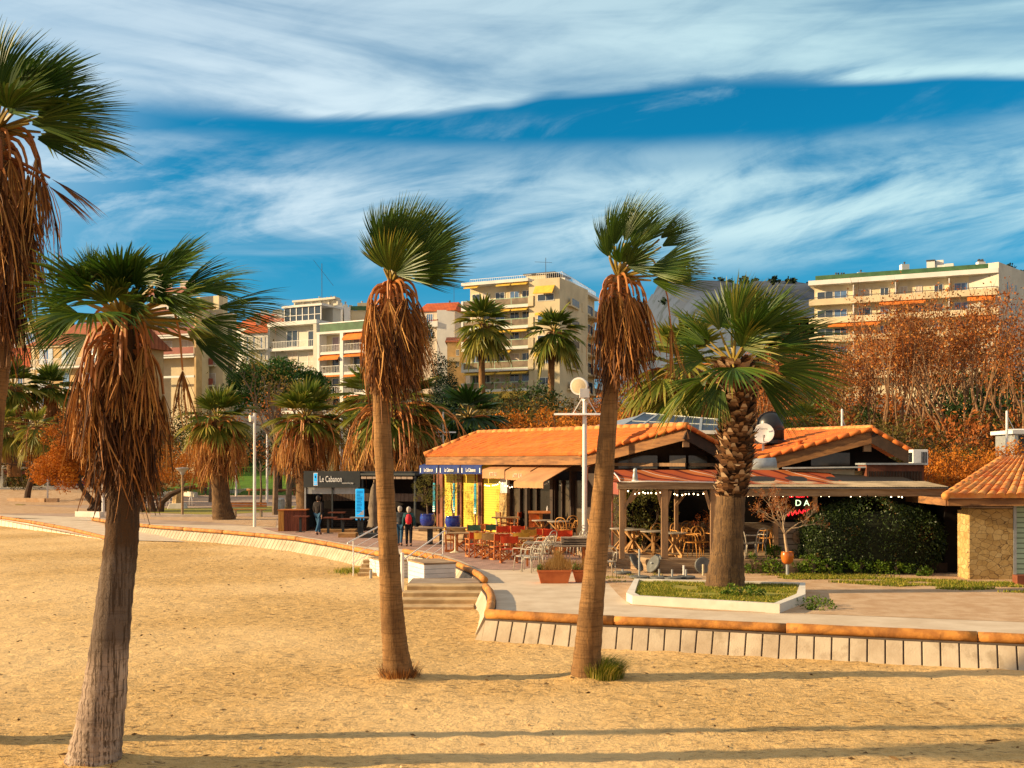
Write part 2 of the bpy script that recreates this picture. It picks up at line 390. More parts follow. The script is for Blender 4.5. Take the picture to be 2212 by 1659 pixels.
tri_fill('promenade', front + [(70, 15, 0), (80, 80, 0), (-80, 80, 0)], 0.0, M['concrete'])
tri_fill('park_path', [G(-900, 1108, 0), G(-100, 1110, 0), G(60, 1113, 0), G(200, 1118, 0), G(330, 1132, 0), (-14, 59), (-4, 60), (60, 52), (90, 60), (90, 132), (-95, 132)], .004, M['park_paving'])
# gravel yard on the right and the brick paving before the restaurant
gl = [(1311, 1257), (1335, 1284), (1362, 1306), (1500, 1318), (1660, 1323), (1807, 1328), (1960, 1334), (2212, 1344), (2700, 1362)]
tri_fill('gravel_yard', [G(x, y, .004) for x, y in gl] + [(30, 27, 0), (30, 48, 0), (8, 48, 0), (3.0, 36, 0), (2.5, 31.5, 0)], .004, M['gravel'])
pv = [(600, 1150), (700, 1166), (780, 1180), (905, 1188), (950, 1196), (1000, 1213), (1030, 1228), (1060, 1231), (1115, 1231), (1150, 1226), (1330, 1216)]
tri_fill('brick_paving', [G(x, y, .004) for x, y in pv] + [(8, 44, 0), (4, 55, 0), (-13, 57, 0)], .008, M['paving'])
tri_fill('park_gravel', [G(x, y, .008) for x, y in [(300, 1121), (440, 1127), (596, 1139), (598, 1118), (450, 1112), (240, 1109)]], .008, M['gravel'])
tri_fill('beach_gravel', [G(x, y, .008) for x, y in [(-400, 1112), (-10, 1109), (165, 1109), (225, 1100), (60, 1092), (-10, 1088), (-500, 1084)]], .008, M['gravel'])
tri_fill('lawn', [G(x, y, .012) for x, y in [(240, 1104), (340, 1108), (460, 1112), (560, 1107), (620, 1106), (640, 1093), (590, 1093), (480, 1097), (300, 1097)]], .012, M['grass_soil'])

sl_ = MB(); sl_.poly([G(-700, 1091, .01), G(235, 1091, .01), Vector((-36, 106, 1.0)), Vector((-80, 106, 1.0))]); tag(sl_.build('beach_slope', M['gravel']), kind='structure')
# ramp running down to the beach on the left
rp = MB(); rp.poly([G(-20, 1119, .006), G(205, 1123, .006), G(400, 1170, -.37), G(232, 1166, -.37)]); tag(rp.build('ramp', M['concrete']), kind='structure')

def resample(pts, step):
    out = [Vector(pts[0])]; acc = 0.0
    for a, b in zip(pts, pts[1:]):
        a = Vector(a); b = Vector(b); L = (b - a).length; t = step - acc
        while t <= L: out.append(a + (b - a) * (t / L)); t += step
        acc = L - (t - step)
    return out
def sea_wall(pts, label, step=.31, zt=-.0, zb=-.5, lean=.30, gap=.015):
    root = thing('sea_wall', (pts[0].x, pts[0].y, 0), label, 'sea wall', 'sloping concrete sea walls along the beach')
    q = resample(pts, step); pan = MB(); bk = MB()
    for i in range(len(q) - 1):
        a, b = q[i], q[i + 1]; d = (b - a); d.z = 0; d.normalize(); o = Vector((d.y, -d.x, 0))
        dn = (q[min(i + 2, len(q) - 1)] - q[i + 1]) if i + 2 < len(q) else d.copy(); dn.z = 0; dn.normalize(); o2 = Vector((dn.y, -dn.x, 0))
        at = Vector((a.x, a.y, zt)) + o * .10; bt = Vector((b.x, b.y, zt)) + o2 * .10; ab = Vector((a.x, a.y, zb)) + o * (.10 + lean); bb = Vector((b.x, b.y, zb)) + o2 * (.10 + lean)
        th = -(o * .08)
        a1 = at + d * gap; b1 = bt - d * gap; a0 = ab + d * gap; b0 = bb - d * gap
        pan.hexa([a0 + th, b0 + th, b0, a0, a1 + th, b1 + th, b1, a1])
        bk.poly([ab - o * .03, bb - o2 * .03, bt - o2 * .03, at - o * .03])
    for i in range(len(q) - 1):                      # capping ledge under the log
        a, b = q[i], q[i + 1]; bk.bar((a.x, a.y, zt - .005), (b.x, b.y, zt - .005), .22, .03)
    pan.build('panel_facing', M['panel'], root, bevel=.006); bk.build('backing', M['dark_gap'], root)
    return root
rngl = random.Random(5)
def log_rail(pts, label, r=.095, zc=.09, llen=3.4):
    root = thing('log_rail', (pts[0].x, pts[0].y, 0), label, 'log kerb', 'log kerbs edging the promenade')
    q = resample(pts, .3) + [Vector(pts[-1])]; per = max(4, int(llen / .3)); i = 0
    while i < len(q) - 1:
        j = min(len(q) - 1, i + per + rngl.randint(-2, 3))
        if len(q) - 1 - j < 4: j = len(q) - 1
        seg = [Vector((p.x, p.y, p.z if False else p.z - .1 + zc)) for p in q[i:j + 1]]
        seg[-1] = seg[-1] - (seg[-1] - seg[-2]).normalized() * .012
        rr = r * rngl.uniform(.93, 1.05)
        MB().tube(seg, [rr * rngl.uniform(.96, 1.04) for _ in seg], 12).build('log', M['log'], root, smooth=True)
        i = j
    return root
sea_wall(L2[1:], 'long pale sea wall with slanting joints curving left of the beach stairs')
sea_wall(CV, 'short curved sea wall behind the white boarded planter boxes')
sea_wall(C2, 'short sea wall beside the right end of the beach steps', step=.4, zt=0, zb=-.45, lean=.22, gap=-.02)
sea_wall(RR, 'broad slab sea wall with dark joints across the right foreground', zb=-.55, lean=.27)
log_rail(L2, 'thin orange log kerb on the long sea wall left of the stairs')
log_rail(CV, 'curved log kerb behind the white boarded planter boxes')
log_rail(C2, 'short bent log kerb beside the right end of the beach steps')
log_rail(RR, 'thick orange log kerb along the sea wall in the right foreground', r=.098, zc=.095)
# front log and smooth wall of the ramp
rl = [G(-120, 1112, .1), G(0, 1117, .1), G(60, 1126, .03), G(150, 1142, -.12), G(232, 1162, -.3)]
log_rail([Vector((p.x, p.y, p.z)) for p in rl], 'log kerb sloping down the beach ramp at far left')
root = thing('ramp_wall', (rl[0].x, rl[0].y, 0), 'smooth white wall under the sloping log at far left', 'wall')
mb = MB(); jt = MB()
for a, b in zip(rl, rl[1:]):
    mb.hexa([Vector((a.x, a.y - .25, -.9)), Vector((b.x, b.y - .25, -.9)), Vector((b.x, b.y + .1, -.9)), Vector((a.x, a.y + .1, -.9)),
             Vector((a.x, a.y - .12, a.z - .11)), Vector((b.x, b.y - .12, b.z - .11)), Vector((b.x, b.y + .1, b.z - .11)), Vector((a.x, a.y + .1, a.z - .11))])
for p in resample(rl, .72)[2:]:
    jt.hexa([Vector((p.x - .008, p.y - .262, -.9)), Vector((p.x + .008, p.y - .262, -.9)), Vector((p.x + .008, p.y - .2, -.9)), Vector((p.x - .008, p.y - .2, -.9)),
             Vector((p.x - .008, p.y - .135, p.z - .12)), Vector((p.x + .008, p.y - .135, p.z - .12)), Vector((p.x + .008, p.y - .1, p.z - .12)), Vector((p.x - .008, p.y - .1, p.z - .12))])
mb.build('wall_face', M['white_wall'], root); jt.build('joints', M['dark_gap'], root)
mb = MB(); a_, b_ = C2[-1], RR[0]; e_ = Vector((b_.x - .16, b_.y - .2, 0)); mb.prism([Vector((b_.x - .30, b_.y - .22, -.5)), Vector((b_.x + .25, b_.y - .46, -.5)), Vector((b_.x + .2, b_.y - .12, -.01)), Vector((b_.x - .02, b_.y - .02, -.01))], (.02, .12, 0)); tag(mb.build('wall_corner', M['panel']), 'blunt concrete corner where the slab sea wall meets the beach steps', 'sea wall')
mb = MB(); e = RR[0]
mb.lathe(P(1067, 1362, 22.62), [(.055, -.05), (.055, .02)], 14, ax=(-.2, -1, .25))
tag(mb.build('drain_hole', M['dark_gap']), 'round dark drain hole at the corner of the slab sea wall', 'drain')

# ------------------------------------------------------------------ beach steps, boarded planters, railings
st = thing('beach_steps', (-1.75, 28.5, -.4), 'four broad sandy steps leading down to the beach', 'steps')
for k in range(4):
    y0 = 29.75 - .62 * (k + 1); MB().box((-2.78 - .05 * k, y0, -1.0), (-.72 - .075 * k, y0 + .66, -.02 - .105 * k), 0).build('step', M['step_concrete'], st, bevel=.015)
MB().box((-2.8, 29.8, -.5), (-.68, 31.1, -.008)).build('landing', M['grey_plank'], st, bevel=.01)
# second flight behind, next to the handrails
st2 = thing('beach_steps', (-4.0, 37, -.4), 'narrow steps between the two white handrails behind the palm', 'steps')
for k in range(4):
    y0 = 37.6 - .45 * (k + 1); MB().box((-5.0, y0, -.6), (-3.6, y0 + .47, -.02 - .1 * k)).build('step', M['step_concrete'], st2)
def boarded_box(x0, x1, y0, y1, z0, z1, label):
    r = thing('planter_box', ((x0 + x1) / 2, (y0 + y1) / 2, z0), label, 'planter box', 'white boarded planter boxes at the stairs')
    n = 6; h = (z1 - z0) / n; mb = MB()
    for k in range(n):
        za = z0 + k * h + .006; zb = z0 + (k + 1) * h - .004
        mb.box((x0, y0, za), (x1, y0 + .03, zb)); mb.box((x0, y0 + .032, za), (x0 + .03, y1, zb)); mb.box((x1 - .03, y0 + .032, za), (x1, y1, zb))
    mb.build('boards', M['white_board'], r)
    MB().box((x0 + .04, y0 + .04, z0), (x1 - .04, y1 - .02, z1 - .02)).build('core', M['dark_gap'], r)
    MB().box((x0 - .02, y0 - .02, z1 + .002), (x1 + .02, y1, z1 + .05)).build('lid', M['old_wood'], r, bevel=.006); r.rotation_euler.z = R(24)
boarded_box(-2.82, -1.86, 31.5, 32.9, -.45, .34, 'white boarded planter box between the steps and the curved log')
boarded_box(-4.42, -3.55, 35.2, 36.8, -.5, .10, 'white boarded planter box half hidden behind the middle palm trunk')
def handrail(a, b, pa, pb, drop, label):
    """a low end, b high end of the sloping top rail"""
    r = thing('handrail', (a.x, a.y, -.4), label, 'handrail', 'white tubular handrails of the beach stairs')
    MB().tube([a + Vector((0, 0, -.06)), a, b, b + Vector((.06, .1, -.02)), b + Vector((.06, .12, -.12))], .024, 8).build('top_rail', M['white_steel'], r, smooth=True)
    for k in (1, 2, 3):
        o = Vector((0, 0, -drop * k)); MB().tube([a.lerp(b, .12) + o, b.lerp(a, .04) + o], .011, 6).build('wire', M['white_steel'], r)
    for q, z in ((a.lerp(b, .14), pa), (b.lerp(a, .04), pb)): MB().tube([q, Vector((q.x, q.y, z))], .02, 8).build('post', M['white_steel'], r)
handrail(P(751, 1173, 35.5), P(832, 1130, 38.5), -.55, 0, .25, 'white tubular handrail left of the middle palm trunk')
handrail(P(867, 1212, 35.0), P(960, 1147, 37.5), -.5, 0, .25, 'white tubular handrail right of the middle palm trunk')
MB_ = MB(); b = P(869, 1262, 31.2); MB_.lathe(Vector((b.x, b.y, -.5)), [(.05, 0), (.05, 1.18), (.035, 1.2)], 12)
tag(MB_.build('steel_post', M['white_steel'], smooth=False), 'thick white steel post beside the boarded planter box', 'post')
MB_ = MB(); b = G(801, 1251, -.42); MB_.lathe(Vector((b.x, b.y, -.5)), [(.045, 0), (.045, .34), (.03, .36)], 12)
tag(MB_.build('bollard', M['grey_steel']), 'short steel stub standing in the sand near the stairs', 'bollard')

# raised white planter round the thick palm
po = [G(1353, 1299, 0), G(1366, 1306, 0), G(1684, 1325, 0), G(1740, 1302, 0)]
pin = [Vector((3.2, 28.9, 0)), Vector((7.4, 27.9, 0))]
pl = thing('tree_planter', (4.5, 26.5, 0), 'low white kerbed grass bed round the thick palm', 'planter')
ring = [po[0], po[1], po[2], po[3], pin[1], pin[0]]
cen = sum(ring, Vector()) / 6; mb = MB()
for a, b in zip(ring, ring[1:] + ring[:1]):
    ai = a + (cen - a).normalized() * .2; bi = b + (cen - b).normalized() * .2; u = Vector((0, 0, .20))
    mb.hexa([a, b, bi, ai, a + u, b + u, bi + u, ai + u])
mb.build('kerb', M['white_wall'], pl)
mb = MB(); mb.poly([p + (cen - p).normalized() * .18 + Vector((0, 0, .155)) for p in ring]); mb.build('soil', M['grass_soil'], pl)
PLANTER = ring; PCEN = cen
# ------------------------------------------------------------------ palms
M['frond'] = vmat('palm_frond', [(0, (.012, .035, .004)), (.5, (.035, .085, .008)), (.85, (.11, .17, .015)), (1, (.30, .26, .04))], .45, .25, spec=.35)
M['frond_far'] = vmat('palm_frond_pale', [(0, (.03, .06, .006)), (.5, (.09, .13, .012)), (1, (.34, .27, .04))], .5, .3)
M['petiole'] = vmat('palm_petiole', [(0, (.20, .12, .02)), (1, (.34, .25, .05))], .5)
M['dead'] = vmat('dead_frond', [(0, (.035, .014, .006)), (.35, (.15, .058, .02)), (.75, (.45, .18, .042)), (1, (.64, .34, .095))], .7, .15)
M['dead_stalk'] = vmat('dead_stalk', [(0, (.25, .07, .02)), (1, (.50, .20, .055))], .55)
M['boot'] = vmat('leaf_base', [(0, (.03, .014, .007)), (.6, (.15, .065, .025)), (.9, (.38, .20, .09)), (1, (.5, .34, .2))], .8)
def trunk_extra(t, co, cc):
    mp = t.n('ShaderNodeMapping'); mp.inputs['Scale'].default_value = (1.2, 1.2, 20); t.L.new(co, mp.inputs[0])
    f = t.noise(mp.outputs[0], 1.5, 5, .65, .4); cc = t.mix(t.ss(f, .47, .62, 0, .75), cc, (.10, .055, .025))
    mp2 = t.n('ShaderNodeMapping'); mp2.inputs['Scale'].default_value = (26, 26, 1.6); t.L.new(co, mp2.inputs[0])
    f2 = t.noise(mp2.outputs[0], 1, 4, .6, .3); return t.mix(t.ss(f2, .52, .66, 0, .65), cc, (.09, .055, .03))
def ring_extra(t, co, cc):
    for sc, lo, hi, am, c in (((2.5, 2.5, 46), .50, .62, .6, (.10, .052, .022)), ((28, 28, 1.3), .50, .64, .6, (.085, .048, .024)), ((2, 2, 2.2), .52, .68, .5, (.14, .075, .035)), ((5, 5, 1.2), .56, .7, .4, (.50, .24, .07))):
        mp = t.n('ShaderNodeMapping'); mp.inputs['Scale'].default_value = sc; t.L.new(co, mp.inputs[0]); cc = t.mix(t.ss(t.noise(mp.outputs[0], 1, 5, .65, .35), lo, hi, 0, am), cc, c)
    return cc
M['trunk'] = pmat('palm_trunk', (.32, .175, .07), .9, .2, 1.4, .7, 30, col2=(.19, .10, .04), extra=ring_extra, spec=.15)
def bark_extra(t, co, cc):
    for sc, lo, hi, am, c in (((34, 34, 1.5), .48, .60, .85, (.055, .035, .022)), ((9, 9, .9), .5, .66, .45, (.10, .065, .04)), ((2, 2, 26), .54, .66, .4, (.07, .045, .03))):
        mp = t.n('ShaderNodeMapping'); mp.inputs['Scale'].default_value = sc; t.L.new(co, mp.inputs[0]); cc = t.mix(t.ss(t.noise(mp.outputs[0], 1, 5, .65, .35), lo, hi, 0, am), cc, c)
    return cc
def grey_extra(t, co, cc):
    s_ = t.n('ShaderNodeSeparateXYZ'); t.L.new(co, s_.inputs[0]); z = t.m('ADD', s_.outputs[2], t.m('MULTIPLY_ADD', t.noise(co, 3.5, 4, .6), .9, -.45))
    cc = t.mix(t.ss(z, 1.15, 1.6), cc, t.mix(t.ss(z, 2.3, 2.6), (.15, .11, .085), (.085, .045, .022))); return bark_extra(t, co, cc)      # weathered pale foot, older grey bark, brown fibre near the leaves
M['trunk_grey'] = pmat('grey_palm_trunk', (.54, .41, .31), .9, .2, 1.1, .9, 30, col2=(.30, .22, .17), extra=grey_extra, spec=.15)
M['trunk_dark'] = pmat('dark_palm_trunk', (.20, .115, .052), .9, .2, 2.2, 1.0, 24, col2=(.11, .062, .03), extra=bark_extra, spec=.15)
UPV = Vector((0, 0, 1)); DN = Vector((0, 0, -1))

def frond(lf, st, rg, B, d, Lp, Ll, spread, n, sag=.25, droop=.25, wind=Vector((0, 0, 0)), wd_tip=.3, col=.45, pr=.018, stations=(.06, .35, .6, .8, 1.0), cup=.15, wmul=1.0, face=None):
    """one fan leaf: stalk on st, blade segments on lf"""
    d = Vector(d).normalized(); pts = []
    for k in range(6):
        t = k / 5; pts.append(B + d * Lp * t + DN * sag * Lp * t * t + wind * Lp * .35 * t * t)
    st.a = min(1, max(0, col + rg.uniform(-.3, .3)))
    st.tube(pts, [pr * (1.5 - .8 * k / 5) for k in range(6)], 4, cap=False)
    H = pts[-1]; f = (pts[-1] - pts[-2]).normalized()
    if face is not None: s = f.cross(face)
    else: s = f.cross(UPV)
    if s.length < .15: s = Vector((rg.uniform(-1, 1), rg.uniform(-1, 1), 0))
    s = (s - f * s.dot(f)).normalized(); nn = s.cross(f)
    dth = 2 * spread / max(1, n - 1)
    for k in range(n):
        th = -spread + dth * k + rg.uniform(-.2, .2) * dth
        dr = f * math.cos(th) + s * math.sin(th) + nn * cup * (abs(math.sin(th)) ** 1.5) * (1 if k % 2 else .8)
        dr.normalize(); L = Ll * (.70 + .30 * math.cos(th)) * rg.uniform(.88, 1.07)
        pe = dr.cross(nn); pe = pe.normalized() if pe.length > 1e-5 else s
        n2 = pe.cross(dr); tw = (.55 if k % 2 else -.55); g = droop * rg.uniform(.6, 1.5)
        lf.a = min(1, max(0, col + rg.uniform(-.22, .22))); row = []
        for t in stations:
            p = H + dr * L * t + DN * L * g * t ** 2.6 + wind * L * wd_tip * t ** 2
            hw = L * dth * .8 * wmul * (t if t < .5 else .5 * max(.02, (1 - t) / .5) ** .8)
            if t > .75: lf.a = min(1, lf.a + .12)
            row.append((lf.v(p - pe * hw + n2 * hw * tw), lf.v(p + pe * hw - n2 * hw * tw)))
        for a, b in zip(row, row[1:]): lf.F.append([a[0], a[1], b[1], b[0]])

def dead_frond(lf, st, rg, B, az, Lp, Ll, n, out=.6, spread=.35, col=.45, wind=Vector((0, 0, 0)), pr=.016, wmul=.95, rise=.25):
    """dry leaf: stalk arching out and over, blade hanging straight down"""
    o = Vector((math.cos(az), math.sin(az), 0)); pts = []
    for k in range(7):
        t = k / 6; pts.append(B + o * out * Lp * math.sin(t * 1.5) + UPV * (rise * Lp * math.sin(t * math.pi) - Lp * .72 * t ** 2.0) + wind * Lp * .5 * t * t)
    st.a = min(1, max(0, col + rg.uniform(-.25, .45))); st.tube(pts, [pr * (1.5 - .8 * k / 6) for k in range(7)], 4, cap=False)
    H = pts[-1]; f = (pts[-1] - pts[-2]).normalized() * .5 + DN * .8 + wind * .5; f.normalize()
    s = Vector((-math.sin(az), math.cos(az), 0)); s = (s - f * s.dot(f)).normalized(); nn = s.cross(f); dth = 2 * spread / max(1, n - 1)
    for k in range(n):
        th = -spread + dth * k + rg.uniform(-.6, .6) * dth
        dr = (f * math.cos(th) + s * math.sin(th) + nn * rg.uniform(-.22, .22)).normalized(); L = Ll * rg.uniform(.55, 1.05)
        a0 = rg.uniform(0, 6.28); pe = (s * math.cos(a0 * .5) + nn * math.sin(a0 * .5)).normalized()
        lf.a = min(1, max(0, col + rg.uniform(-.45, .4))); row = []; wob = Vector((rg.uniform(-.1, .1), rg.uniform(-.1, .1), 0)) * L
        for t in (.02, .3, .6, .85, 1.0):
            p = H + dr * L * t + DN * L * .15 * t * t + wob * math.sin(t * 3.0) + wind * L * .55 * t * t
            hw = L * dth * .5 * wmul * (t * .8 + .12 if t < .55 else .56 * max(.03, (1 - t) / .45)) + .004
            row.append((lf.v(p - pe * hw), lf.v(p + pe * hw)))
        for a, b in zip(row, row[1:]): lf.F.append([a[0], a[1], b[1], b[0]])

def interp(pts, t):
    L = [0]
    for a, b in zip(pts, pts[1:]): L.append(L[-1] + (b - a).length)
    q = t * L[-1]
    for i in range(len(pts) - 1):
        if q <= L[i + 1] + 1e-9: return pts[i].lerp(pts[i + 1], (q - L[i]) / (L[i + 1] - L[i] + 1e-9))
    return pts[-1]
def smooth_path(pts, rad, n):
    """Catmull-Rom through the given trunk points"""
    out, ro = [], []; m = len(pts)
    for i in range(m - 1):
        p0, p1, p2, p3 = pts[max(0, i - 1)], pts[i], pts[i + 1], pts[min(m - 1, i + 2)]
        for k in range(n):
            t = k / n; out.append(.5 * ((2 * p1) + (p2 - p0) * t + (2 * p0 - 5 * p1 + 4 * p2 - p3) * t * t + (3 * p1 - p0 - 3 * p2 + p3) * t ** 3))
            ro.append(rad[i] + (rad[i + 1] - rad[i]) * t)
    return out + [pts[-1]], ro + [rad[-1]]
def palm_trunk(root, pts, rad, mat, rg, n=20, seg=14):
    p, r = smooth_path(pts, rad, seg); ph = rg.uniform(0, 6)
    mb = MB(); mb.tube(p, r, n, prof=lambda i, k: 1 + .025 * math.sin(i * 2.1 + ph) + .02 * math.sin(k * 2.7 + i * .25) + .03 * mnoise.noise((k * .5, i * .3, ph)))
    return mb.build('trunk', mat, root, smooth=True)
def boots(mb, rg, pts, rad, t0, t1, n, size, out=.5):
    """cut-off leaf bases left on the trunk"""
    for i in range(n):
        t = t0 + (t1 - t0) * (i + rg.random()) / n; a = i * 2.399 + rg.uniform(-.2, .2); c = interp(pts, t); r = rad(t)
        o = Vector((math.cos(a), math.sin(a), 0)); s = Vector((-math.sin(a), math.cos(a), 0)); sz = size * rg.uniform(.7, 1.3); mb.a = rg.random()
        w = sz * .42; b = c + o * r * .8; m = b + o * sz * out * .6 + UPV * sz * .45; e = m + o * sz * .35 * rg.uniform(.4, 1.6) + UPV * sz * rg.uniform(-.15, .5)
        th = -o * sz * .10 + UPV * sz * .06
        q = [b - s * w, b + s * w, m + s * w * .8, m - s * w * .8]; mb.F.append([mb.v(x) for x in q]); mb.a = min(1, mb.a + .3)
        q = [m - s * w * .8, m + s * w * .8, e + s * w * rg.uniform(.1, .6), e - s * w * rg.uniform(.1, .6)]; mb.F.append([mb.v(x) for x in q])
        q = [b - s * w + th, m - s * w * .8 + th * 2, m + s * w * .8 + th * 2, b + s * w + th]; mb.a = max(0, mb.a - .5); mb.F.append([mb.v(x) for x in q])

def palm(label, seed, px, Yd, tr, hub, live, dead, Lp, Ll, nseg, wind=Vector((.35, 0, 0)), skirt=None, mat='trunk', bootspec=None, tn=20, name='fan_palm', group='fan palms', fm='frond', spread=1.25, elr=(-.35, 1.45), dcol=.42, pr=.018, lcol=.45, sector=None, extra=None, base_tuft=None, sg=.5, ow=1.0, dextra=None, fr=(), fib=None, fw=.38, fd=.16):
    """tr: (x, y, half width) photo points of the trunk from the base up, at depth Yd; hub: photo point where the leaves spring"""
    rg = random.Random(seed); s = Yd / F
    tp = [P(x, y, Yd) for x, y, r in tr]; rad = [r * s for x, y, r in tr]; H = P(hub[0], hub[1], Yd)
    root = thing(name, tp[0], label, 'palm tree', group)
    pth = tp + [H]; palm_trunk(root, pth, rad + [rad[-1] * .75], M[mat], rg, tn)
    lf, sk = MB(), MB(); k = 0
    for i in range(live):
        u = (i + .5) / live; el = elr[1] + (elr[0] - elr[1]) * u ** .85 + rg.uniform(-.12, .12); az = i * 2.39996 + rg.uniform(-.3, .3)
        if sector: az = sector[0] + (az % (2 * math.pi) - math.pi) / math.pi * sector[1]
        d = Vector((math.cos(az) * math.cos(el), math.sin(az) * math.cos(el), math.sin(el))) + wind * .8
        sc = rg.uniform(.85, 1.1)
        frond(lf, sk, rg, H + DN * .25 * s * 30 * u * .3, d, Lp * sc, Ll * sc, spread * rg.uniform(.85, 1.05), nseg, sag=(.12 + .2 * u) * sg, droop=(.10 + .28 * u) * (.5 + .5 * sg), wind=wind, wd_tip=.35, col=lcol + .28 * (u - .5) + rg.uniform(-.1, .1), pr=pr)
    for an, dy, ps, ls, sp in fr:
        a_ = R(an + rg.uniform(-4, 4)); d = Vector((math.cos(a_), dy + rg.uniform(-.2, .2), math.sin(a_)))
        frond(lf, sk, rg, H, d, Lp * ps, Ll * ls, sp, nseg, sag=.10 * sg, droop=fd, wind=wind, wd_tip=fw, col=lcol + rg.uniform(-.18, .22), pr=pr, face=Vector((rg.uniform(-.35, .35), -1, rg.uniform(-.3, .4))), cup=.25)
    if extra: extra(lf, sk, rg, H, s)
    if live or fr: lf.build('crown', M[fm], root, attr=True); sk.build('leaf_stalks', M['petiole'], root, attr=True)
    if dead:
        lf, sk = MB(), MB(); t0, t1 = skirt[0], skirt[1]; r0 = rad[-1]
        for i in range(dead):
            u = (i + rg.random()) / dead; c = H.lerp(P(skirt[2], skirt[3], Yd), u * u * .4 + .6 * u); az = i * 2.39996 + rg.uniform(-.4, .4)
            tp_ = skirt[6] if len(skirt) > 6 else 0
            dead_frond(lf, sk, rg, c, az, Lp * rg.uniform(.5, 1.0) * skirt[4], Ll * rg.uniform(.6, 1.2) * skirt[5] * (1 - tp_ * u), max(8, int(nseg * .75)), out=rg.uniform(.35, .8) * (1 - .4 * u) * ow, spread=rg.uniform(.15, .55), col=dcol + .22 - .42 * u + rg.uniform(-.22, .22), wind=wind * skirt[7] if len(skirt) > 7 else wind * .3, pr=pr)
        if dextra: dextra(lf, sk, rg, H, s)
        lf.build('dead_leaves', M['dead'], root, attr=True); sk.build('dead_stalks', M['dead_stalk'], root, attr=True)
    if bootspec:
        b = MB(); t0, t1, n, size, ra, rb = bootspec
        boots(b, rg, pth, lambda t: (ra + (rb - ra) * (t - t0) / (t1 - t0)) * s, t0, t1, n, size)
        b.build('leaf_bases', M['boot'], root, attr=True)
    if fib:
        g = MB()
        for i in range(fib[0]):
            t = rg.uniform(fib[1], fib[2]); c = interp(pth, t); a = rg.uniform(0, 6.283); o = Vector((math.cos(a), math.sin(a), 0)); r_ = rad[-2] * 1.0; s_ = Vector((-math.sin(a), math.cos(a), 0)) * .006; p = c + o * r_ * .97; q = p + o * rg.uniform(.01, .07) + DN * rg.uniform(-.05, .12); g.a = rg.random() * .7; g.poly([p - s_, p + s_, q])
        g.build('trunk_fibres', M['boot'], root, attr=True)
    if base_tuft:
        g = MB()
        for i in range(base_tuft[0]):
            a = rg.uniform(0, 6.283); rr = rad[0] * rg.uniform(.6, 1.25); p = tp[0] + Vector((math.cos(a) * rr, math.sin(a) * rr, 0)); hgt = base_tuft[1] * rg.uniform(.4, 1.1); g.a = rg.random()
            q = p + Vector((math.cos(a), math.sin(a), 0)) * hgt * rg.uniform(.2, .9) + UPV * hgt; s_ = Vector((-math.sin(a), math.cos(a), 0)) * .008
            g.poly([p - s_, p + s_, q])
        g.build('root_fibres', M['dead'], root, attr=True)
    return root

# foreground row, left to right
def ex0(lf, sk, rg, H, s):
    for dz, dx, L in ((-.35, 1.0, .75), (-.5, .95, .7)):
        frond(lf, sk, rg, H + DN * .3, Vector((1, -.2, dz)), .75, L, .42, 20, sag=.1, droop=.15, wind=Vector((.1, 0, -.1)), col=.45, pr=.02)
palm('tall palm at the left edge with a long brown skirt, trunk outside the frame', 11, 0, 14.2,
     [(-62, 1598, 40), (-50, 1400, 27), (-32, 1150, 23), (-14, 900, 22), (0, 740, 21)], (-4, 282), 5, 90, .5, 1.1, 38, wind=Vector((.40, 0, .03)), skirt=(.6, 1, -6, 575, 1.25, 1.0, 0, .10), elr=(-.05, 1.5), ow=1.4, fw=.6, fd=.12, fr=[(100, .2, .8, .95, .5), (86, -.3, .9, .9, .5), (64, .3, .9, .9, .5), (44, -.3, 1.1, .8, .42), (33, .3, 1.1, .85, .42), (20, -.2, 1, .85, .45), (6, -.4, .9, .85, .45), (-8, .1, .8, .75, .45), (118, 0, .8, 1, .6), (50, -.9, .6, .8, .8)], dextra=ex0, pr=.022)
def ex1(lf, sk, rg, H, s):
    dead_frond(lf, sk, rg, H, -.15, .85, .62, 22, out=.85, spread=.5, col=.55, pr=.02, rise=.55)
    dead_frond(lf, sk, rg, H, 3.0, .85, .62, 18, out=.6, spread=.2, col=.7, pr=.02, rise=.3)
palm('nearest palm, grey leaning trunk and wide green crown over an orange brown skirt', 21, 0, 13.06,
     [(200, 1656, 62), (212, 1590, 52), (232, 1440, 43), (252, 1260, 36), (266, 1110, 35), (272, 900, 33)], (270, 690), 9, 88, .62, .85, 38, wind=Vector((.22, 0, -.01)), skirt=(.6, 1, 268, 905, 1.0, 1.0, .1, .04), base_tuft=(220, .14), mat='trunk_grey', fib=(1500, .60, .80), elr=(-.02, 1.2), spread=1.3, ow=1.35, lcol=.5, fw=.5, fd=.2, fr=[(184, -.2, .9, .85, .5), (168, .3, 1.1, .85, .5), (152, -.4, 1, .85, .55), (132, .2, 1, .72, .55), (112, -.6, .8, .72, .5), (98, .5, .7, .7, .45), (84, -.7, .7, .66, .6), (66, .6, .9, .72, .5), (52, -.4, 1.2, .82, .5), (42, .3, 1.2, .82, .5), (24, -.3, 1.6, 1.0, .34), (14, .2, 1.6, 1.0, .36), (2, -.4, 1.5, .95, .45), (-12, .1, 1.2, .9, .5), (196, .1, .9, .8, .5), (75, -1.5, .5, .8, 1.0), (120, -1.4, .5, .8, .9), (40, -1.4, .5, .8, .9), (140, -.9, .8, .8, .7), (30, -.9, 1.1, .85, .6), (92, -1.0, .6, .75, .8), (8, -.8, 1.3, .9, .5), (58, -.9, .9, .8, .6), (172, -.8, .9, .8, .6)], dextra=ex1, pr=.022, dcol=.45)
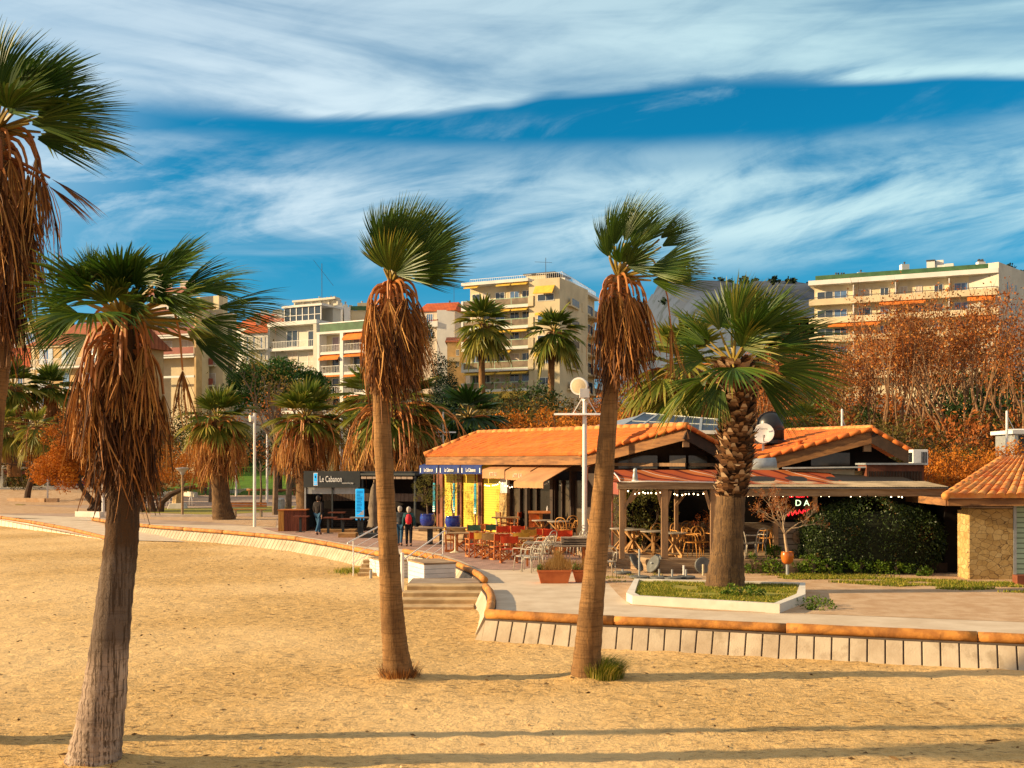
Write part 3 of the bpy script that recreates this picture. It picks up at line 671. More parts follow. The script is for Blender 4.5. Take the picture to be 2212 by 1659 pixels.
palm('windblown palm in the middle with tawny trunk and a big brown skirt swept right', 33, 0, 18.4,
     [(863, 1466, 34), (854, 1400, 28), (845, 1290, 24), (835, 1100, 20), (823, 850, 18), (828, 740, 17)], (846, 612), 0, 104, .42, 1.18, 38, wind=Vector((.20, 0, .10)), skirt=(.6, 1, 838, 725, 1.05, .88, 0, .6), elr=(.42, 1.5), base_tuft=(700, .26), sg=.15, ow=1.75, pr=.022, dcol=.5, fw=.9, fd=.07, fr=[(117, 0.2, 0.94, 0.7, 0.56), (110, -0.4, 1.08, 0.78, 0.53), (103, 0.4, 1.22, 0.82, 0.56), (95, -0.5, 1.08, 0.8, 0.59), (86, 0.2, 1.22, 0.74, 0.66), (74, -0.4, 1.22, 0.84, 0.69), (64, 0.4, 1.35, 0.86, 0.69), (53, -0.4, 1.22, 0.84, 0.69), (43, 0.3, 1.22, 0.78, 0.74), (31, -0.4, 1.08, 0.74, 0.74), (19, 0.2, 0.94, 0.69, 0.74), (7, -0.4, 0.81, 0.62, 0.74), (92, -1.2, 0.54, 0.72, 1.00), (58, -1.3, 0.54, 0.72, 1.00), (80, 1, 0.68, 0.8, 0.99), (125, -0.6, 0.68, 0.56, 0.66)])
def ex3(lf, sk, rg, H, s):
    dead_frond(lf, sk, rg, H, .1, 1.15, .85, 22, out=.72, spread=.3, col=.6, wind=Vector((.12, 0, 0)), pr=.018, rise=.45)
palm('slim windblown palm right of the lamp post, grass tuft at its foot', 47, 0, 18.4,
     [(1264, 1462, 32), (1277, 1320, 27), (1298, 1100, 22), (1318, 860, 18), (1325, 760, 17)], (1336, 600), 0, 84, .42, 1.0, 38, wind=Vector((.32, 0, .07)), skirt=(.6, 1, 1328, 718, 1.05, .88, 0, .32), elr=(.2, 1.5), sg=.25, ow=1.7, dextra=ex3, pr=.022, dcol=.5, fw=.8, fd=.07, fr=[(116, 0.2, 1.22, 0.76, 0.46), (109, -0.4, 1.35, 0.84, 0.43), (102, 0.4, 1.35, 0.84, 0.49), (122, -0.3, 0.94, 0.58, 0.66), (84, -0.4, 1.35, 0.86, 0.53), (76, 0.4, 1.35, 0.86, 0.53), (67, -0.2, 1.35, 0.8, 0.49), (95, -1.2, 0.68, 0.68, 0.99), (46, -0.3, 2.03, 0.58, 0.43), (38, 0.3, 2.03, 0.59, 0.46), (14, -0.4, 1.49, 0.76, 0.56), (5, 0.3, 1.49, 0.78, 0.56), (8, -0.9, 1.22, 0.72, 0.66), (-10, -0.3, 1.22, 0.64, 0.56), (60, -1.2, 0.68, 0.64, 0.99)])
palm('stout palm in the white planter with scaly leaf bases under its crown', 58, 0, 27.5,
     [(1566, 1272, 44), (1572, 1180, 34), (1580, 1060, 30), (1590, 1000, 30), (1592, 870, 30)], (1585, 785), 10, 0, .85, 1.45, 38, wind=Vector((.22, 0, .02)), elr=(-.35, 1.5), lcol=.62, bootspec=(.40, 1.0, 760, .22, 36, 48), pr=.03, sg=.5, mat='trunk_dark', fr=[(140, .2, 1.1, .8, .5), (118, -.2, 1.1, .7, .6), (98, -.3, 1.1, 1.05, .5), (84, .2, 1.1, 1.1, .6), (66, -.3, 1.1, 1, .7), (48, .2, 1.2, 1.15, .6), (28, -.3, 1.2, 1.15, .5), (14, .3, 1.2, 1.1, .55), (-8, -.3, 1.1, 1.25, .55), (-28, .2, .9, 1.1, .5), (172, -.3, 1, .8, .7), (205, .2, .9, .9, .6), (225, -.3, .7, .8, .6), (75, -.9, .6, .8, 1.1)])
# ------------------------------------------------------------------ town behind the park
M['glass'] = pmat('window_glass', (.05, .07, .10), .08, .1, 1, spec=.8)
M['blind'] = pmat('lowered_blind', (.62, .52, .42), .7, .08, 2)
M['bluewin'] = pmat('blue_window', (.12, .22, .42), .15, .15, 1.0, spec=.7)
M['frame_white'] = pmat('white_frames', (.76, .74, .70), .5, .03, 5)
M['shutter_blue'] = pmat('blue_shutters', (.50, .60, .72), .6, .1, 4)
M['shutter_deep'] = pmat('deep_blue_shutters', (.16, .32, .60), .6, .1, 4)
M['ochre'] = pmat('ochre_render', (.62, .42, .20), .9, .12, .7, .1, 10, extra=stain((.40, .26, .12), .5, .55, .75, .5, (1, 1, .3)))
M['ochre_deep'] = pmat('deep_ochre_render', (.55, .33, .07), .9, .1, .5, .1, 10)
M['cream'] = pmat('cream_render', (.68, .56, .36), .85, .08, .4, .05, 10)
M['cream_warm'] = pmat('warm_cream_render', (.76, .64, .42), .85, .08, .4, .05, 10)
M['white_r'] = pmat('white_render_town', (.74, .72, .68), .85, .06, .4, .05, 10)
M['greige'] = pmat('grey_cream_render', (.64, .60, .50), .85, .08, .4, .05, 10)
M['pinkish'] = pmat('pink_render', (.70, .58, .46), .85, .08, .4, .05, 10)
M['olive_r'] = pmat('olive_yellow_render', (.45, .35, .12), .9, .1, .4)
M['mauve'] = pmat('mauve_blind', (.40, .30, .33), .6, .1, 1)
M['red_panel'] = pmat('dull_red_panel', (.34, .10, .07), .5, .1, 1)
M['orange_cloth'] = pmat('orange_awning', (.78, .22, .035), .8, .1, 1.5)
M['yellow_cloth'] = pmat('yellow_awning', (.80, .50, .07), .8, .1, 1.5)
M['green_band'] = pmat('green_cladding', (.06, .14, .06), .6, .15, 1)
M['smoked'] = pmat('smoked_rail_glass', (.30, .22, .14), .2, .2, .6, spec=.6)
M['green_rail'] = pmat('pale_green_rail', (.45, .60, .42), .4, .05, 5)
M['dark_loggia'] = pmat('dark_loggia', (.10, .09, .09), .7)
def tile_far_extra(t, co, cc):
    wv = t.n('ShaderNodeTexWave', {'Scale': 1.25, 'Distortion': .4, 'Detail': 1}, bands_direction='X'); t.L.new(co, wv.inputs[0])
    return t.mix(t.ss(wv.outputs['Fac'], .15, .6, .55, 0), cc, (.16, .035, .015))
M['tile_red'] = pmat('red_roof_tiles', (.60, .13, .03), .85, .2, .8, .2, 8, col2=(.42, .08, .02), extra=tile_far_extra)
M['tile_old'] = pmat('old_roof_tiles', (.42, .13, .05), .85, .25, .8, .2, 8, col2=(.26, .08, .035), extra=tile_far_extra)

class Fac:
    """a facade plane between two photo columns at given depths"""
    def __init__(s, x0, Y0, x1, Y1):
        s.O = Vector(((x0 - CX) / F * Y0, Y0, 0)); e = Vector(((x1 - CX) / F * Y1, Y1, 0)) - s.O; s.w = e.length; s.e = e.normalized(); s.n = Vector((s.e.y, -s.e.x, 0))
    def u(s, x): k = (x - CX) / F; return (k * s.O.y - s.O.x) / (s.e.x - k * s.e.y)
    def z(s, x, y): return CH + (HY - y) / F * (s.O.y + s.u(x) * s.e.y)
    def p(s, u, z, d=0.0): q = s.O + s.e * u + s.n * d; return Vector((q.x, q.y, z))
    def box(s, mb, u0, u1, z0, z1, d0, d1):
        return mb.hexa([s.p(u0, z0, d1), s.p(u1, z0, d1), s.p(u1, z0, d0), s.p(u0, z0, d0), s.p(u0, z1, d1), s.p(u1, z1, d1), s.p(u1, z1, d0), s.p(u0, z1, d0)])
    def r(s, x0, y0, x1, y1):
        xm = (x0 + x1) / 2; return s.u(x0), s.u(x1), s.z(xm, y1), s.z(xm, y0)
def bld(name, fac, label, cat='building', group=None):
    c = fac.p(fac.w / 2, 0); return thing(name, (c.x, c.y, 0), label, cat, group)
def fpart(root, fac, name, mat, *boxes, bevel=0):
    mb = MB()
    for b in boxes: fac.box(mb, *b)
    return mb.build(name, mat, root, bevel=bevel)
def window(root, fac, u0, u1, z0, z1, mat='glass', fr='frame_white', d=0.0, bars=1, fw=.07):
    mb = MB(); fac.box(mb, u0, u1, z1 - fw, z1, d - .05, d + .05); fac.box(mb, u0, u1, z0, z0 + fw, d - .05, d + .06)
    fac.box(mb, u0, u0 + fw, z0 + fw, z1 - fw, d - .05, d + .05); fac.box(mb, u1 - fw, u1, z0 + fw, z1 - fw, d - .05, d + .05)
    for k in range(bars):
        c = u0 + (u1 - u0) * (k + 1) / (bars + 1); fac.box(mb, c - fw * .4, c + fw * .4, z0 + fw, z1 - fw, d - .05, d + .045)
    w_ = mb.build('window', M[fr], root)
    fpart(w_, fac, 'pane', M[mat], (u0 + fw * .5, u1 - fw * .5, z0 + fw * .5, z1 - fw * .5, d - .04, d + .02)); return w_
def railing(root, fac, u0, u1, z0, z1, d, mat='frame_white', step=.16, name='railing', back=None):
    mb = MB(); fac.box(mb, u0, u1, z1 - .05, z1, d - .03, d + .03); fac.box(mb, u0, u1, z0, z0 + .04, d - .02, d + .02)
    n = int((u1 - u0) / step)
    for k in range(n + 1):
        c = u0 + (u1 - u0) * k / max(1, n); fac.box(mb, c - .015, c + .015, z0 + .04, z1 - .05, d - .015, d + .015)
    return mb.build(name, M[mat], root)
def awning(root, fac, u0, u1, zt, zb, d0, d1, mat='orange_cloth', val=.18):
    mb = MB(); mb.hexa([fac.p(u0, zb, d1), fac.p(u1, zb, d1), fac.p(u1, zt, d0), fac.p(u0, zt, d0), fac.p(u0, zb + .04, d1), fac.p(u1, zb + .04, d1), fac.p(u1, zt + .04, d0), fac.p(u0, zt + .04, d0)])
    fac.box(mb, u0, u1, zb - val, zb - .002, d1 - .03, d1); return mb.build('awning', M[mat], root)
def hip_roof(root, fac, u0, u1, ze, zr, dep, over=.4, hipl=0, hipr=0, mat='tile_red', d0=0.0):
    a, b, c, d = fac.p(u0 - over, ze, d0 + over), fac.p(u1 + over, ze, d0 + over), fac.p(u1 + over, ze, d0 - dep - over), fac.p(u0 - over, ze, d0 - dep - over)
    rl, rr_ = fac.p(u0 - over + hipl, zr, d0 - dep / 2), fac.p(u1 + over - hipr, zr, d0 - dep / 2); mb = MB()
    mb.poly([a, b, rr_, rl]); mb.poly([c, d, rl, rr_]); mb.poly([d, a, rl]); mb.poly([b, c, rr_]); mb.poly([a - UPV * .12, d - UPV * .12, c - UPV * .12, b - UPV * .12])
    for p, q in ((a, b), (b, c), (c, d), (d, a)): mb.poly([p - UPV * .12, q - UPV * .12, q, p])
    return mb.build('roof', M[mat], root)
def chimney(root, p, w, h, mat='white_r', pots=1, cap='dark_steel'):
    mb = MB(); mb.box((p.x - w / 2, p.y - w / 2, p.z - .5), (p.x + w / 2, p.y + w / 2, p.z + h)); o = mb.build('chimney', M[mat], root)
    mb = MB()
    for k in range(pots):
        x = p.x + (k - (pots - 1) / 2) * w * .45; mb.lathe((x, p.y, p.z + h + .003), [(.13, 0), (.13, .35), (.2, .38), (.2, .44), (.05, .5)], 8)
    mb.build('cowl', M[cap], o)
BZ = -1.2
# --- ochre house with blue shutters
f = Fac(68, 127, 223, 123); h = bld('town_house', f, 'ochre three storey house with blue shutters and iron balconies', 'house')
ze = f.z(145, 742); fpart(h, f, 'wall', M['ochre'], (0, f.w, BZ, ze, -10, 0)); hip_roof(h, f, 0, f.w + .6, ze + .003, f.z(145, 696) + .6, 10, .4, 2.4, 0, 'tile_old')
fpart(h, f, 'cornice', M['cream'], (-.1, f.w + .1, ze - .35, ze - .003, .003, .22)); fpart(h, f, 'corner_pier', M['cream'], (0, .5, BZ, ze - .36, .003, .06))
def shut_win(h, f, cx, y0, y1, closed=False, hw=6.2, one=None, mat='shutter_blue'):
    u0, u1, z0, z1 = f.r(cx - hw, y0, cx + hw, y1)
    fpart(h, f, 'surround', M['cream'], (u0 - .12, u1 + .12, z1, z1 + .16, .002, .06))
    if closed: fpart(h, f, 'shutter', M['shutter_deep'], (u0, u1, z0, z1, .002, .06)); return
    window(h, f, u0, u1, z0, z1, 'bluewin', bars=1)
    w2 = (u1 - u0) * .62
    for a, b in ((u0 - w2 - .02, u0 - .02), (u1 + .02, u1 + w2 + .02)):
        mb = MB(); f.box(mb, a, b, z0, z1, .002, .05)
        for k in range(9): zz = z0 + (z1 - z0) * (k + .5) / 9; f.box(mb, a + .05, b - .05, zz - .03, zz + .03, .05, .065)
        mb.build('shutter', M[mat], h)
for cx, y0, y1, cl in ((100, 754, 787, 0), (148, 754, 787, 0), (194, 754, 787, 1), (95, 806, 843, 0), (143, 806, 843, 1), (190, 806, 843, 0), (95, 859, 896, 0), (143, 857, 880, 0), (190, 859, 896, 0)): shut_win(h, f, cx, y0, y1, bool(cl) and cx == 143)
for x0, x1, yt, yb in ((79, 206, 776, 794), (79, 206, 830, 847), (175, 205, 884, 898)):
    u0, u1, zb, zt = f.r(x0, yt, x1, yb); s_ = fpart(h, f, 'balcony', M['white_r'], (u0, u1, zb - .16, zb, .003, .95)); railing(s_, f, u0, u1, zb + .003, zt, .9)
mb = MB(); c = f.p(f.u(212), f.z(212, 770), .5); mb.lathe(c, [(.05, 0), (.35, .05), (.55, .16), (.5, .17), (.05, .08)], 12, ax=(-.6, -.7, .3)); mb.bar(c, f.p(f.u(212), f.z(212, 775), 0), .05); mb.build('satellite_dish', M['grey_steel'], h)
# --- low house with red hip roof, far left
f = Fac(-60, 131, 70, 129); h = bld('town_house', f, 'low house with bright red hipped roof at far left', 'house'); ze = f.z(30, 792)
fpart(h, f, 'wall', M['greige'], (0, f.w, BZ, ze, -9, 0)); hip_roof(h, f, 0, f.w, ze + .003, f.z(30, 756) + .8, 9, .45, 2.5, 3.2)
for cx in (12, 44): window(h, f, *f.r(cx - 6, 815, cx + 6, 850), 'bluewin')
chimney(h, f.p(f.w - 1.2, ze + .6, -2), .6, 1.9, 'ochre', 1)
# --- olive block behind
f = Fac(-90, 165, 80, 160); h = bld('apartment_block', f, 'olive yellow flat roofed block behind the red hipped roof', 'building'); ze = f.z(30, 704)
fpart(h, f, 'wall', M['olive_r'], (0, f.w, BZ, ze, -12, 0)); fpart(h, f, 'roof_edge', M['greige'], (-.2, f.w + .2, ze + .002, ze + .45, -12, .25))
for cx in (8, 20, 32): window(h, f, *f.r(cx - 2.6, 727, cx + 2.6, 752), 'bluewin')
window(h, f, *f.r(56, 718, 76, 745), 'bluewin', bars=3)
# --- block with dull red balconies and blank ochre gable
f = Fac(221, 162, 314, 160); h = bld('apartment_block', f, 'balconied block with dull red rails and a blank ochre gable', 'building'); ze = f.z(268, 640)
fpart(h, f, 'gable_wall', M['ochre_deep'], (0, f.w, BZ, f.z(268, 712), -6, 0))
f2 = Fac(314, 157, 424, 154); ze = f2.z(370, 668); fpart(h, f2, 'wall', M['cream'], (0.003, f2.w, BZ, ze, -3, -1.3)); fpart(h, f2, 'side_fin', M['ochre'], (0.003, .35, BZ, ze, -1.298, .05), (f2.w - .3, f2.w, BZ, ze, -1.298, .05)); fpart(h, f2, 'roof_edge', M['white_r'], (0, f2.w, ze + .003, ze + .4, -3, .3))
fl = (f2.z(370, 848) - f2.z(370, 719)) / 3
for k in range(4):
    zf = f2.z(370, 723) + (k - 3) * fl + fl
    s_ = fpart(h, f2, 'balcony', M['white_r'], (.36, f2.w - .31, zf - .2, zf, -1.297, .25)); fpart(s_, f2, 'rail_panel', M['red_panel'], (.4, f2.w - .35, zf + .05, zf + .95, .15, .2))
    mb = MB(); f2.box(mb, .36, f2.w - .31, zf + fl - .5, zf + fl - .2 - .003, .05, .12); mb.build('awning', M['frame_white'], h)
    for a in (.12, .58): window(h, f2, f2.w * a, f2.w * (a + .30), zf + .02, zf + 2.1, 'blind' if (k + int(a * 10)) % 3 else 'glass', d=-1.26)
f3 = Fac(424, 158.5, 482, 156.5); ze3 = f3.z(450, 640); fpart(h, f3, 'stair_wing', M['cream'], (.003, f3.w, BZ, ze3, -1, 0))
f4 = Fac(482, 161, 511, 163); ze4 = f4.z(495, 676); fpart(h, f4, 'rear_wing', M['cream'], (.003, f4.w, BZ, ze4, -1, 0))
for k in range(5):
    y = 706 + 43.2 * (k - 1)
    u0, u1, z0, z1 = f3.r(436, y + 14, 466, y + 38); window(h, f3, u0, u1, z0, z1, 'blind'); s_ = fpart(h, f3, 'balcony', M['greige'], (u0 - .1, u1 + .1, z0 - .35, z0 - .15, .003, .8)); fpart(s_, f3, 'rail_panel', M['red_panel'], (u0 - .1, u1 + .1, z0 - .14, z0 + .75, .72, .78))
    if k: u0, u1, z0, z1 = f4.r(484, y - 2, 501, y + 26); fpart(h, f4, 'loggia', M['dark_loggia'], (u0, u1, z0, z1, .003, .06))
# --- white house with red roofs
f = Fac(508, 176, 545, 174); h = bld('town_house', f, 'white house with two red roofs beside the cream apartment block', 'house')
ze = f.z(527, 706); fpart(h, f, 'wall', M['white_r'], (0, f.w, BZ, ze, -9, 0)); hip_roof(h, f, -.5, f.w + .5, ze + .003, f.z(527, 682) + .6, 9, .3, 0, 0)
f2 = Fac(527, 172, 579, 171); ze = f2.z(553, 718); fpart(h, f2, 'wall', M['white_r'], (0.01, f2.w, BZ, ze, -9, 0)); hip_roof(h, f2, 0, f2.w + 1.0, ze + .003, f2.z(553, 690) + .7, 9, .35, 1.5, 0)
for cx in (535, 549, 565):
    for y0, y1 in ((728, 754), (762, 780)):
        u0, u1, z0, z1 = f2.r(cx - 2.2, y0, cx + 2.2, y1); window(h, f2, u0, u1, z0, z1, 'bluewin', bars=0)
        for a, b in ((u0 - .42, u0 - .02), (u1 + .02, u1 + .42)): fpart(h, f2, 'shutter', M['greige'], (a, b, z0, z1, .003, .06))
u0, u1, z0, z1 = f2.r(540, 742, 577, 754); s_ = fpart(h, f2, 'balcony', M['white_r'], (u0, u1, z0 - .15, z0, .003, .8)); railing(s_, f2, u0, u1, z0, z1, .76)
chimney(h, f2.p(1.2, f2.z(553, 703), -2.5), .7, 1.7, 'pinkish', 2, 'tile_red'); window(h, f, *f.r(517, 735, 523, 760), 'bluewin')
f = Fac(548, 200, 612, 200); h = bld('apartment_block', f, 'plain white block peeping over the red roofs', 'building'); fpart(h, f, 'wall', M['white_r'], (0, f.w, BZ, f.z(580, 676), -8, 0)); fpart(h, f, 'parapet', M['greige'], (1.2, 2.2, f.z(580, 676) + .002, f.z(580, 670), -3, -.2), (3.4, 5, f.z(580, 676) + .002, f.z(580, 668), -3, -.2))
# --- grey cream block with roof conservatory
f = Fac(579, 155, 684, 151); h = bld('apartment_block', f, 'grey cream block with glazed roof conservatory above two loggia floors', 'building')
zp = f.z(630, 698); fpart(h, f, 'wall', M['greige'], (.4, f.w - .3, BZ, zp - .3, -13, -1.2)); fpart(h, f, 'side_fin', M['greige'], (0, .36, BZ, zp - .31, -1.19, 0.05), (f.w - .55, f.w - .003, BZ, zp - .31, -13, .05))
fpart(h, f, 'roof_slab', M['white_r'], (-.05, f.w + .05, zp - .3, zp + .25, -13, .12))
for k, yb in enumerate((751, 797, 843, 888)):
    zb = f.z(630, yb); s_ = fpart(h, f, 'balcony', M['white_r'], (.37, f.w - .56, zb - .35, zb, -1.18, .06)); railing(s_, f, .4, f.w - .58, zb + .01, zb + .95, 0, step=.28)
    for x0, x1 in ((608, 632), (654, 678)): window(h, f, *f.r(x0, yb - 39, x1, yb - 3), ('glass', 'blind', 'glass', 'blind')[k], d=-1.15, bars=1)
zc = f.z(630, 659); u0, u1 = f.u(609), f.u(688); fr = MB()
for k in range(7): c = u0 + (u1 - u0) * k / 6; f.box(fr, c - .07, c + .07, zp + .26, zc - .3, -.62, -.5)
f.box(fr, u0, u1, zp + 1.05, zp + 1.13, -.6, -.52); f.box(fr, u0 - .3, u1 + .3, zc - .3, zc, -5, -.3); cv = fr.build('conservatory', M['white_r'], h)
fpart(cv, f, 'glazing', M['glass'], (u0 + .05, u1 - .05, zp + .26, zc - .31, -.585, -.57)); fpart(cv, f, 'back_wall', M['greige'], (u0, u1, zp + .26, zc - .31, -5, -3.2))
railing(h, f, .2, u0 - .1, zp + .26, zp + 1.25, -.1, step=.2); 
mb = MB(); u0, u1 = f.u(609), f.u(702); f.box(mb, u0, u1, f.z(650, 645), f.z(650, 641), -3.4, -2.2)
for k in range(6): c = u0 + (u1 - u0) * k / 5; f.box(mb, c - .12, c + .12, zc, f.z(650, 645), -3, -2.7)
f.box(mb, u0, u1, zc + .002, zc + .7, -3.3, -3.0); mb.build('roof_terrace', M['greige'], h)
mb = MB(); a = f.p(f.u(666), zc + .5, -3); mb.tube([a, a + UPV * 5.5], .04, 5); mb.bar(a + UPV * 5.4 + Vector((-1.2, 0, .6)), a + UPV * 4.6 + Vector((1.6, 0, -2.2)), .04); mb.build('aerial', M['dark_steel'], h)
# --- white stair blocks and flues on the roofs behind
f = Fac(688, 168, 790, 168); h = bld('rooftop_block', f, 'white rooftop blocks with a row of round flues', 'building')
fpart(h, f, 'wall', M['white_r'], (f.u(688), f.u(740), BZ, f.z(710, 660), -6, 0), (f.u(744), f.u(757), BZ, f.z(750, 664), -5, .4)); fpart(h, f, 'far_wall', M['cream'], (f.u(757.2), f.u(800), BZ, f.z(770, 670), -6, -.3), (f.u(770), f.u(790), f.z(770, 669), f.z(770, 652), -5, -1)); fpart(h, f, 'green_fascia', M['green_band'], (f.u(758), f.u(801), f.z(770, 669.8), f.z(770, 661), -.28, 0))
for x, yt, w_, p_ in ((684, 637, 1.0, 1), (701, 638, 1.0, 1), (717, 636, 1.6, 1), (730, 644, 1.0, 1), (741, 648, 1.1, 1), (752, 656, .8, 2), (777, 647, 1.2, 1)): 
    q = f.p(f.u(x), f.z(x, 664), -2.5); chimney(h, q, w_ * .55, f.z(x, yt + 5) - q.z, 'greige', p_, 'grey_steel')
mb = MB(); f.box(mb, f.u(715), f.u(718), f.z(716, 700), f.z(716, 640), .3, .6); mb.build('flue_pipe', M['grey_steel'], h)
# --- block with orange awnings
f = Fac(684.5, 150.5, 800, 146); h = bld('apartment_block', f, 'white framed block with orange awnings and a green parapet', 'building')
zt = f.z(740, 714); fpart(h, f, 'wall', M['cream_warm'], (.02, f.w, BZ, zt - .3, -12, -1.5)); fpart(h, f, 'roof_slab', M['white_r'], (0, f.w, zt - .3, zt, -12, .1)); fpart(h, f, 'parapet', M['green_band'], (.2, f.w, zt + .003, f.z(740, 696), -.6, -.4)); fpart(h, f, 'parapet_rail', M['white_steel'], (.1, f.w, f.z(740, 695.8), f.z(740, 693.5), -.62, -.36))
fpart(h, f, 'column', M['white_r'], *[(f.u(a), f.u(b), BZ, zt - .31, -1.49, .1) for a, b in ((685, 691), (735, 742), (785, 791))])
for k, yb in enumerate((759, 805, 850, 894)):
    zb = f.z(740, yb); s_ = fpart(h, f, 'balcony', M['white_r'], (.05, f.w, zb - .3, zb + .02, -1.48, .04))
    for xa, xb, wa, wb in ((692, 734, 703, 732), (743, 784, 749, 778)):
        railing(s_, f, f.u(xa + 1), f.u(xb - 1), zb + .05, zb + 1.0, -.02, step=.25)
        window(h, f, f.u(wa), f.u(wb), zb + .05, f.z(740, yb - 36), ('mauve', 'glass', 'glass', 'glass')[k], d=-1.45)
    for xa, xb, on, dr in ((692, 734, k > 0, (0, .75, .2, .4)[k]), (743, 784, True, (1.1, .45, .35, .4)[k])):
        if on: awning(h, f, f.u(xa), f.u(xb), f.z(740, yb - 43.5) - .02, f.z(740, yb - 43.5) - dr, -.6, .45 if dr > .6 else .1)
# --- pink house right of the middle palm
f = Fac(905, 186, 982, 184); h = bld('town_house', f, 'pale pink house with red roof right of the middle palm', 'house'); ze = f.z(945, 671)
fpart(h, f, 'wall', M['pinkish'], (0, f.w, BZ, ze, -8, 0)); hip_roof(h, f, 0, f.w, ze + .003, f.z(945, 653) + .5, 8, .25, 0, 1.0)
for cx in (928, 960):
    for y0, y1 in ((678, 697), (710, 730)): window(h, f, *f.r(cx - 7, y0, cx + 7, y1), 'bluewin', bars=2)
u0, u1, z0, z1 = f.r(929, 696, 949, 707); s_ = fpart(h, f, 'balcony', M['white_r'], (u0, u1, z0, z1, .003, .8)); fl = MB(); rg = random.Random(3)
for k in range(40): q = f.p(u0 + (u1 - u0) * rg.random(), z1 + .1 + rg.random() * .15, .7); fl.a = rg.random(); fl.poly([q, q + Vector((.14, 0, .05)), q + Vector((.05, 0, .18))])
M['flower'] = vmat('red_flowers', [(0, (.5, .02, .03)), (.7, (.55, .04, .08)), (1, (.08, .2, .03))], .6); fl.build('flowers', M['flower'], s_, attr=True)
f2 = Fac(982, 184, 1004, 194); fpart(h, f2, 'end_wall', M['white_r'], (0.01, f2.w, BZ, ze, -3, 0)); chimney(h, f.p(f.w * .62, f.z(945, 655), -4), .4, .5, 'pinkish', 1)
mb = MB(); a = f.p(f.u(962), f.z(962, 655), -4); mb.tube([a, a + UPV * 4], .035, 5); mb.bar(a + UPV * 3.6 + Vector((-1, 0, 0)), a + UPV * 3.6 + Vector((.6, 0, 0)), .04); mb.bar(a + UPV * 3.0 + Vector((-.8, 0, 0)), a + UPV * 3.0 + Vector((.8, 0, 0)), .04); mb.build('aerial', M['dark_steel'], h)
f = Fac(966, 168, 1002, 168); h = bld('town_house', f, 'tan house with low tiled roof squeezed beside the beige tower', 'house'); ze = f.z(984, 738); fpart(h, f, 'wall', M['ochre'], (0, f.w, BZ, ze, -7, 0)); hip_roof(h, f, 0, f.w, ze + .003, f.z(984, 727) + .3, 7, .3, 0, 0, 'tile_old')
for y in (755, 778): window(h, f, *f.r(985, y, 992, y + 14), 'glass')
fpart(h, f, 'balcony', M['cream'], (f.u(970), f.u(994), f.z(980, 782), f.z(980, 772), .003, .9))
# --- beige tower with long balconies and yellow awnings
f = Fac(998, 161, 1154, 156); h = bld('apartment_tower', f, 'beige tower with long balconies, yellow awnings and a railed roof', 'building')
zr = f.z(1076, 612); ub = f.u(1141); fpart(h, f, 'wall', M['cream_warm'], (.5, f.w, BZ, zr, -13, -1.6)); fpart(h, f, 'roof_slab', M['white_r'], (-.1, ub, zr, zr + .45, -12, .1))
fs = Fac(1154, 156, 1209, 154.5); zs = fs.z(1180, 601); fpart(h, fs, 'stair_front', M['cream'], (.003, fs.w, BZ, zs, -12, .0)); fpart(h, f, 'side_panel_wall', M['cream'], (ub + .003, f.w, BZ, zs - .2, -12, -.2))
ys = [663, 708, 752, 798, 843, 888]
for k, yb in enumerate(ys):
    zb = f.z(1076, yb); s_ = fpart(h, f, 'balcony', M['white_r'], (-.1, ub, zb - .25, zb + .12, -1.59, .1), (-.1, .25, zb + .125, zb + 1.15, -1.2, .1)); fpart(s_, f, 'rail_glass', M['smoked'], (.3, ub - .05, zb + .2, zb + 1.05, 0, .03)); fpart(s_, f, 'top_rail', M['green_rail'], (.1, ub, zb + 1.08, zb + 1.16, -.03, .07), (.26, ub, zb + .125, zb + .19, -.01, .05), *[(ub * q - .04, ub * q + .04, zb + .19, zb + 1.08, -.012, .045) for q in (.25, .5, .75)])
    fpart(h, f, 'end_panel', M['cream'], (ub + .01, f.w - .1, zb - .2, zb + 1.25, -.19, .12))
    for j, (a, b) in enumerate(((.08, .20), (.24, .36), (.44, .58), (.66, .80), (.84, .97))): window(h, f, ub * a, ub * b, zb + .15, zb + 2.35, ('glass', 'blind', 'glass', 'bluewin', 'glass')[(j + k) % 5], d=-1.56)
    zt_ = f.z(1076, ys[k - 1]) - .26 if k else zr - .01
    for j, (a, b) in enumerate(((.04, .25), (.26, .50), (.53, .74), (.76, .99))):
        if (j * 3 + k * 5) % 7 != 3: awning(h, f, ub * a, ub * b, zt_ - .05, zt_ - .38, -.5, .35, 'yellow_cloth', .1)
    u0, u1, z0, z1 = fs.r(1161, yb - 28, 1197, yb - 13); window(h, fs, u0, u1, z0, z1, 'bluewin' if k % 2 else 'glass', bars=1)
    if k in (0, 1, 3): awning(h, fs, u0 - .3, u1 + .1, z1 + (1.15 if k != 1 else .35), z1 + .05, .01, 1.0 if k != 1 else .3, 'yellow_cloth', .1)
awning(h, f, .3, ub * .45, f.z(1076, 845) - .1, f.z(1076, 860), .1, 1.4, 'yellow_cloth', .15); awning(h, f, ub * .48, ub, f.z(1076, 845) - .1, f.z(1076, 860), .1, 1.4, 'yellow_cloth', .15)
railing(h, f, .8, ub, zr + .46, f.z(1076, 596), -1, 'white_steel', .3); fpart(h, f, 'roof_house', M['cream'], (f.u(1123), f.u(1165), zr + .3, f.z(1140, 589), -8, -2.2)); fpart(h, f, 'roof_house_slab', M['dark_steel'], (f.u(1117), f.u(1186), f.z(1140, 588.5), f.z(1140, 585), -8, -2)); railing(h, fs, .1, fs.w + .2, zs + .003, fs.z(1180, 588), -.6, 'white_steel', .3)
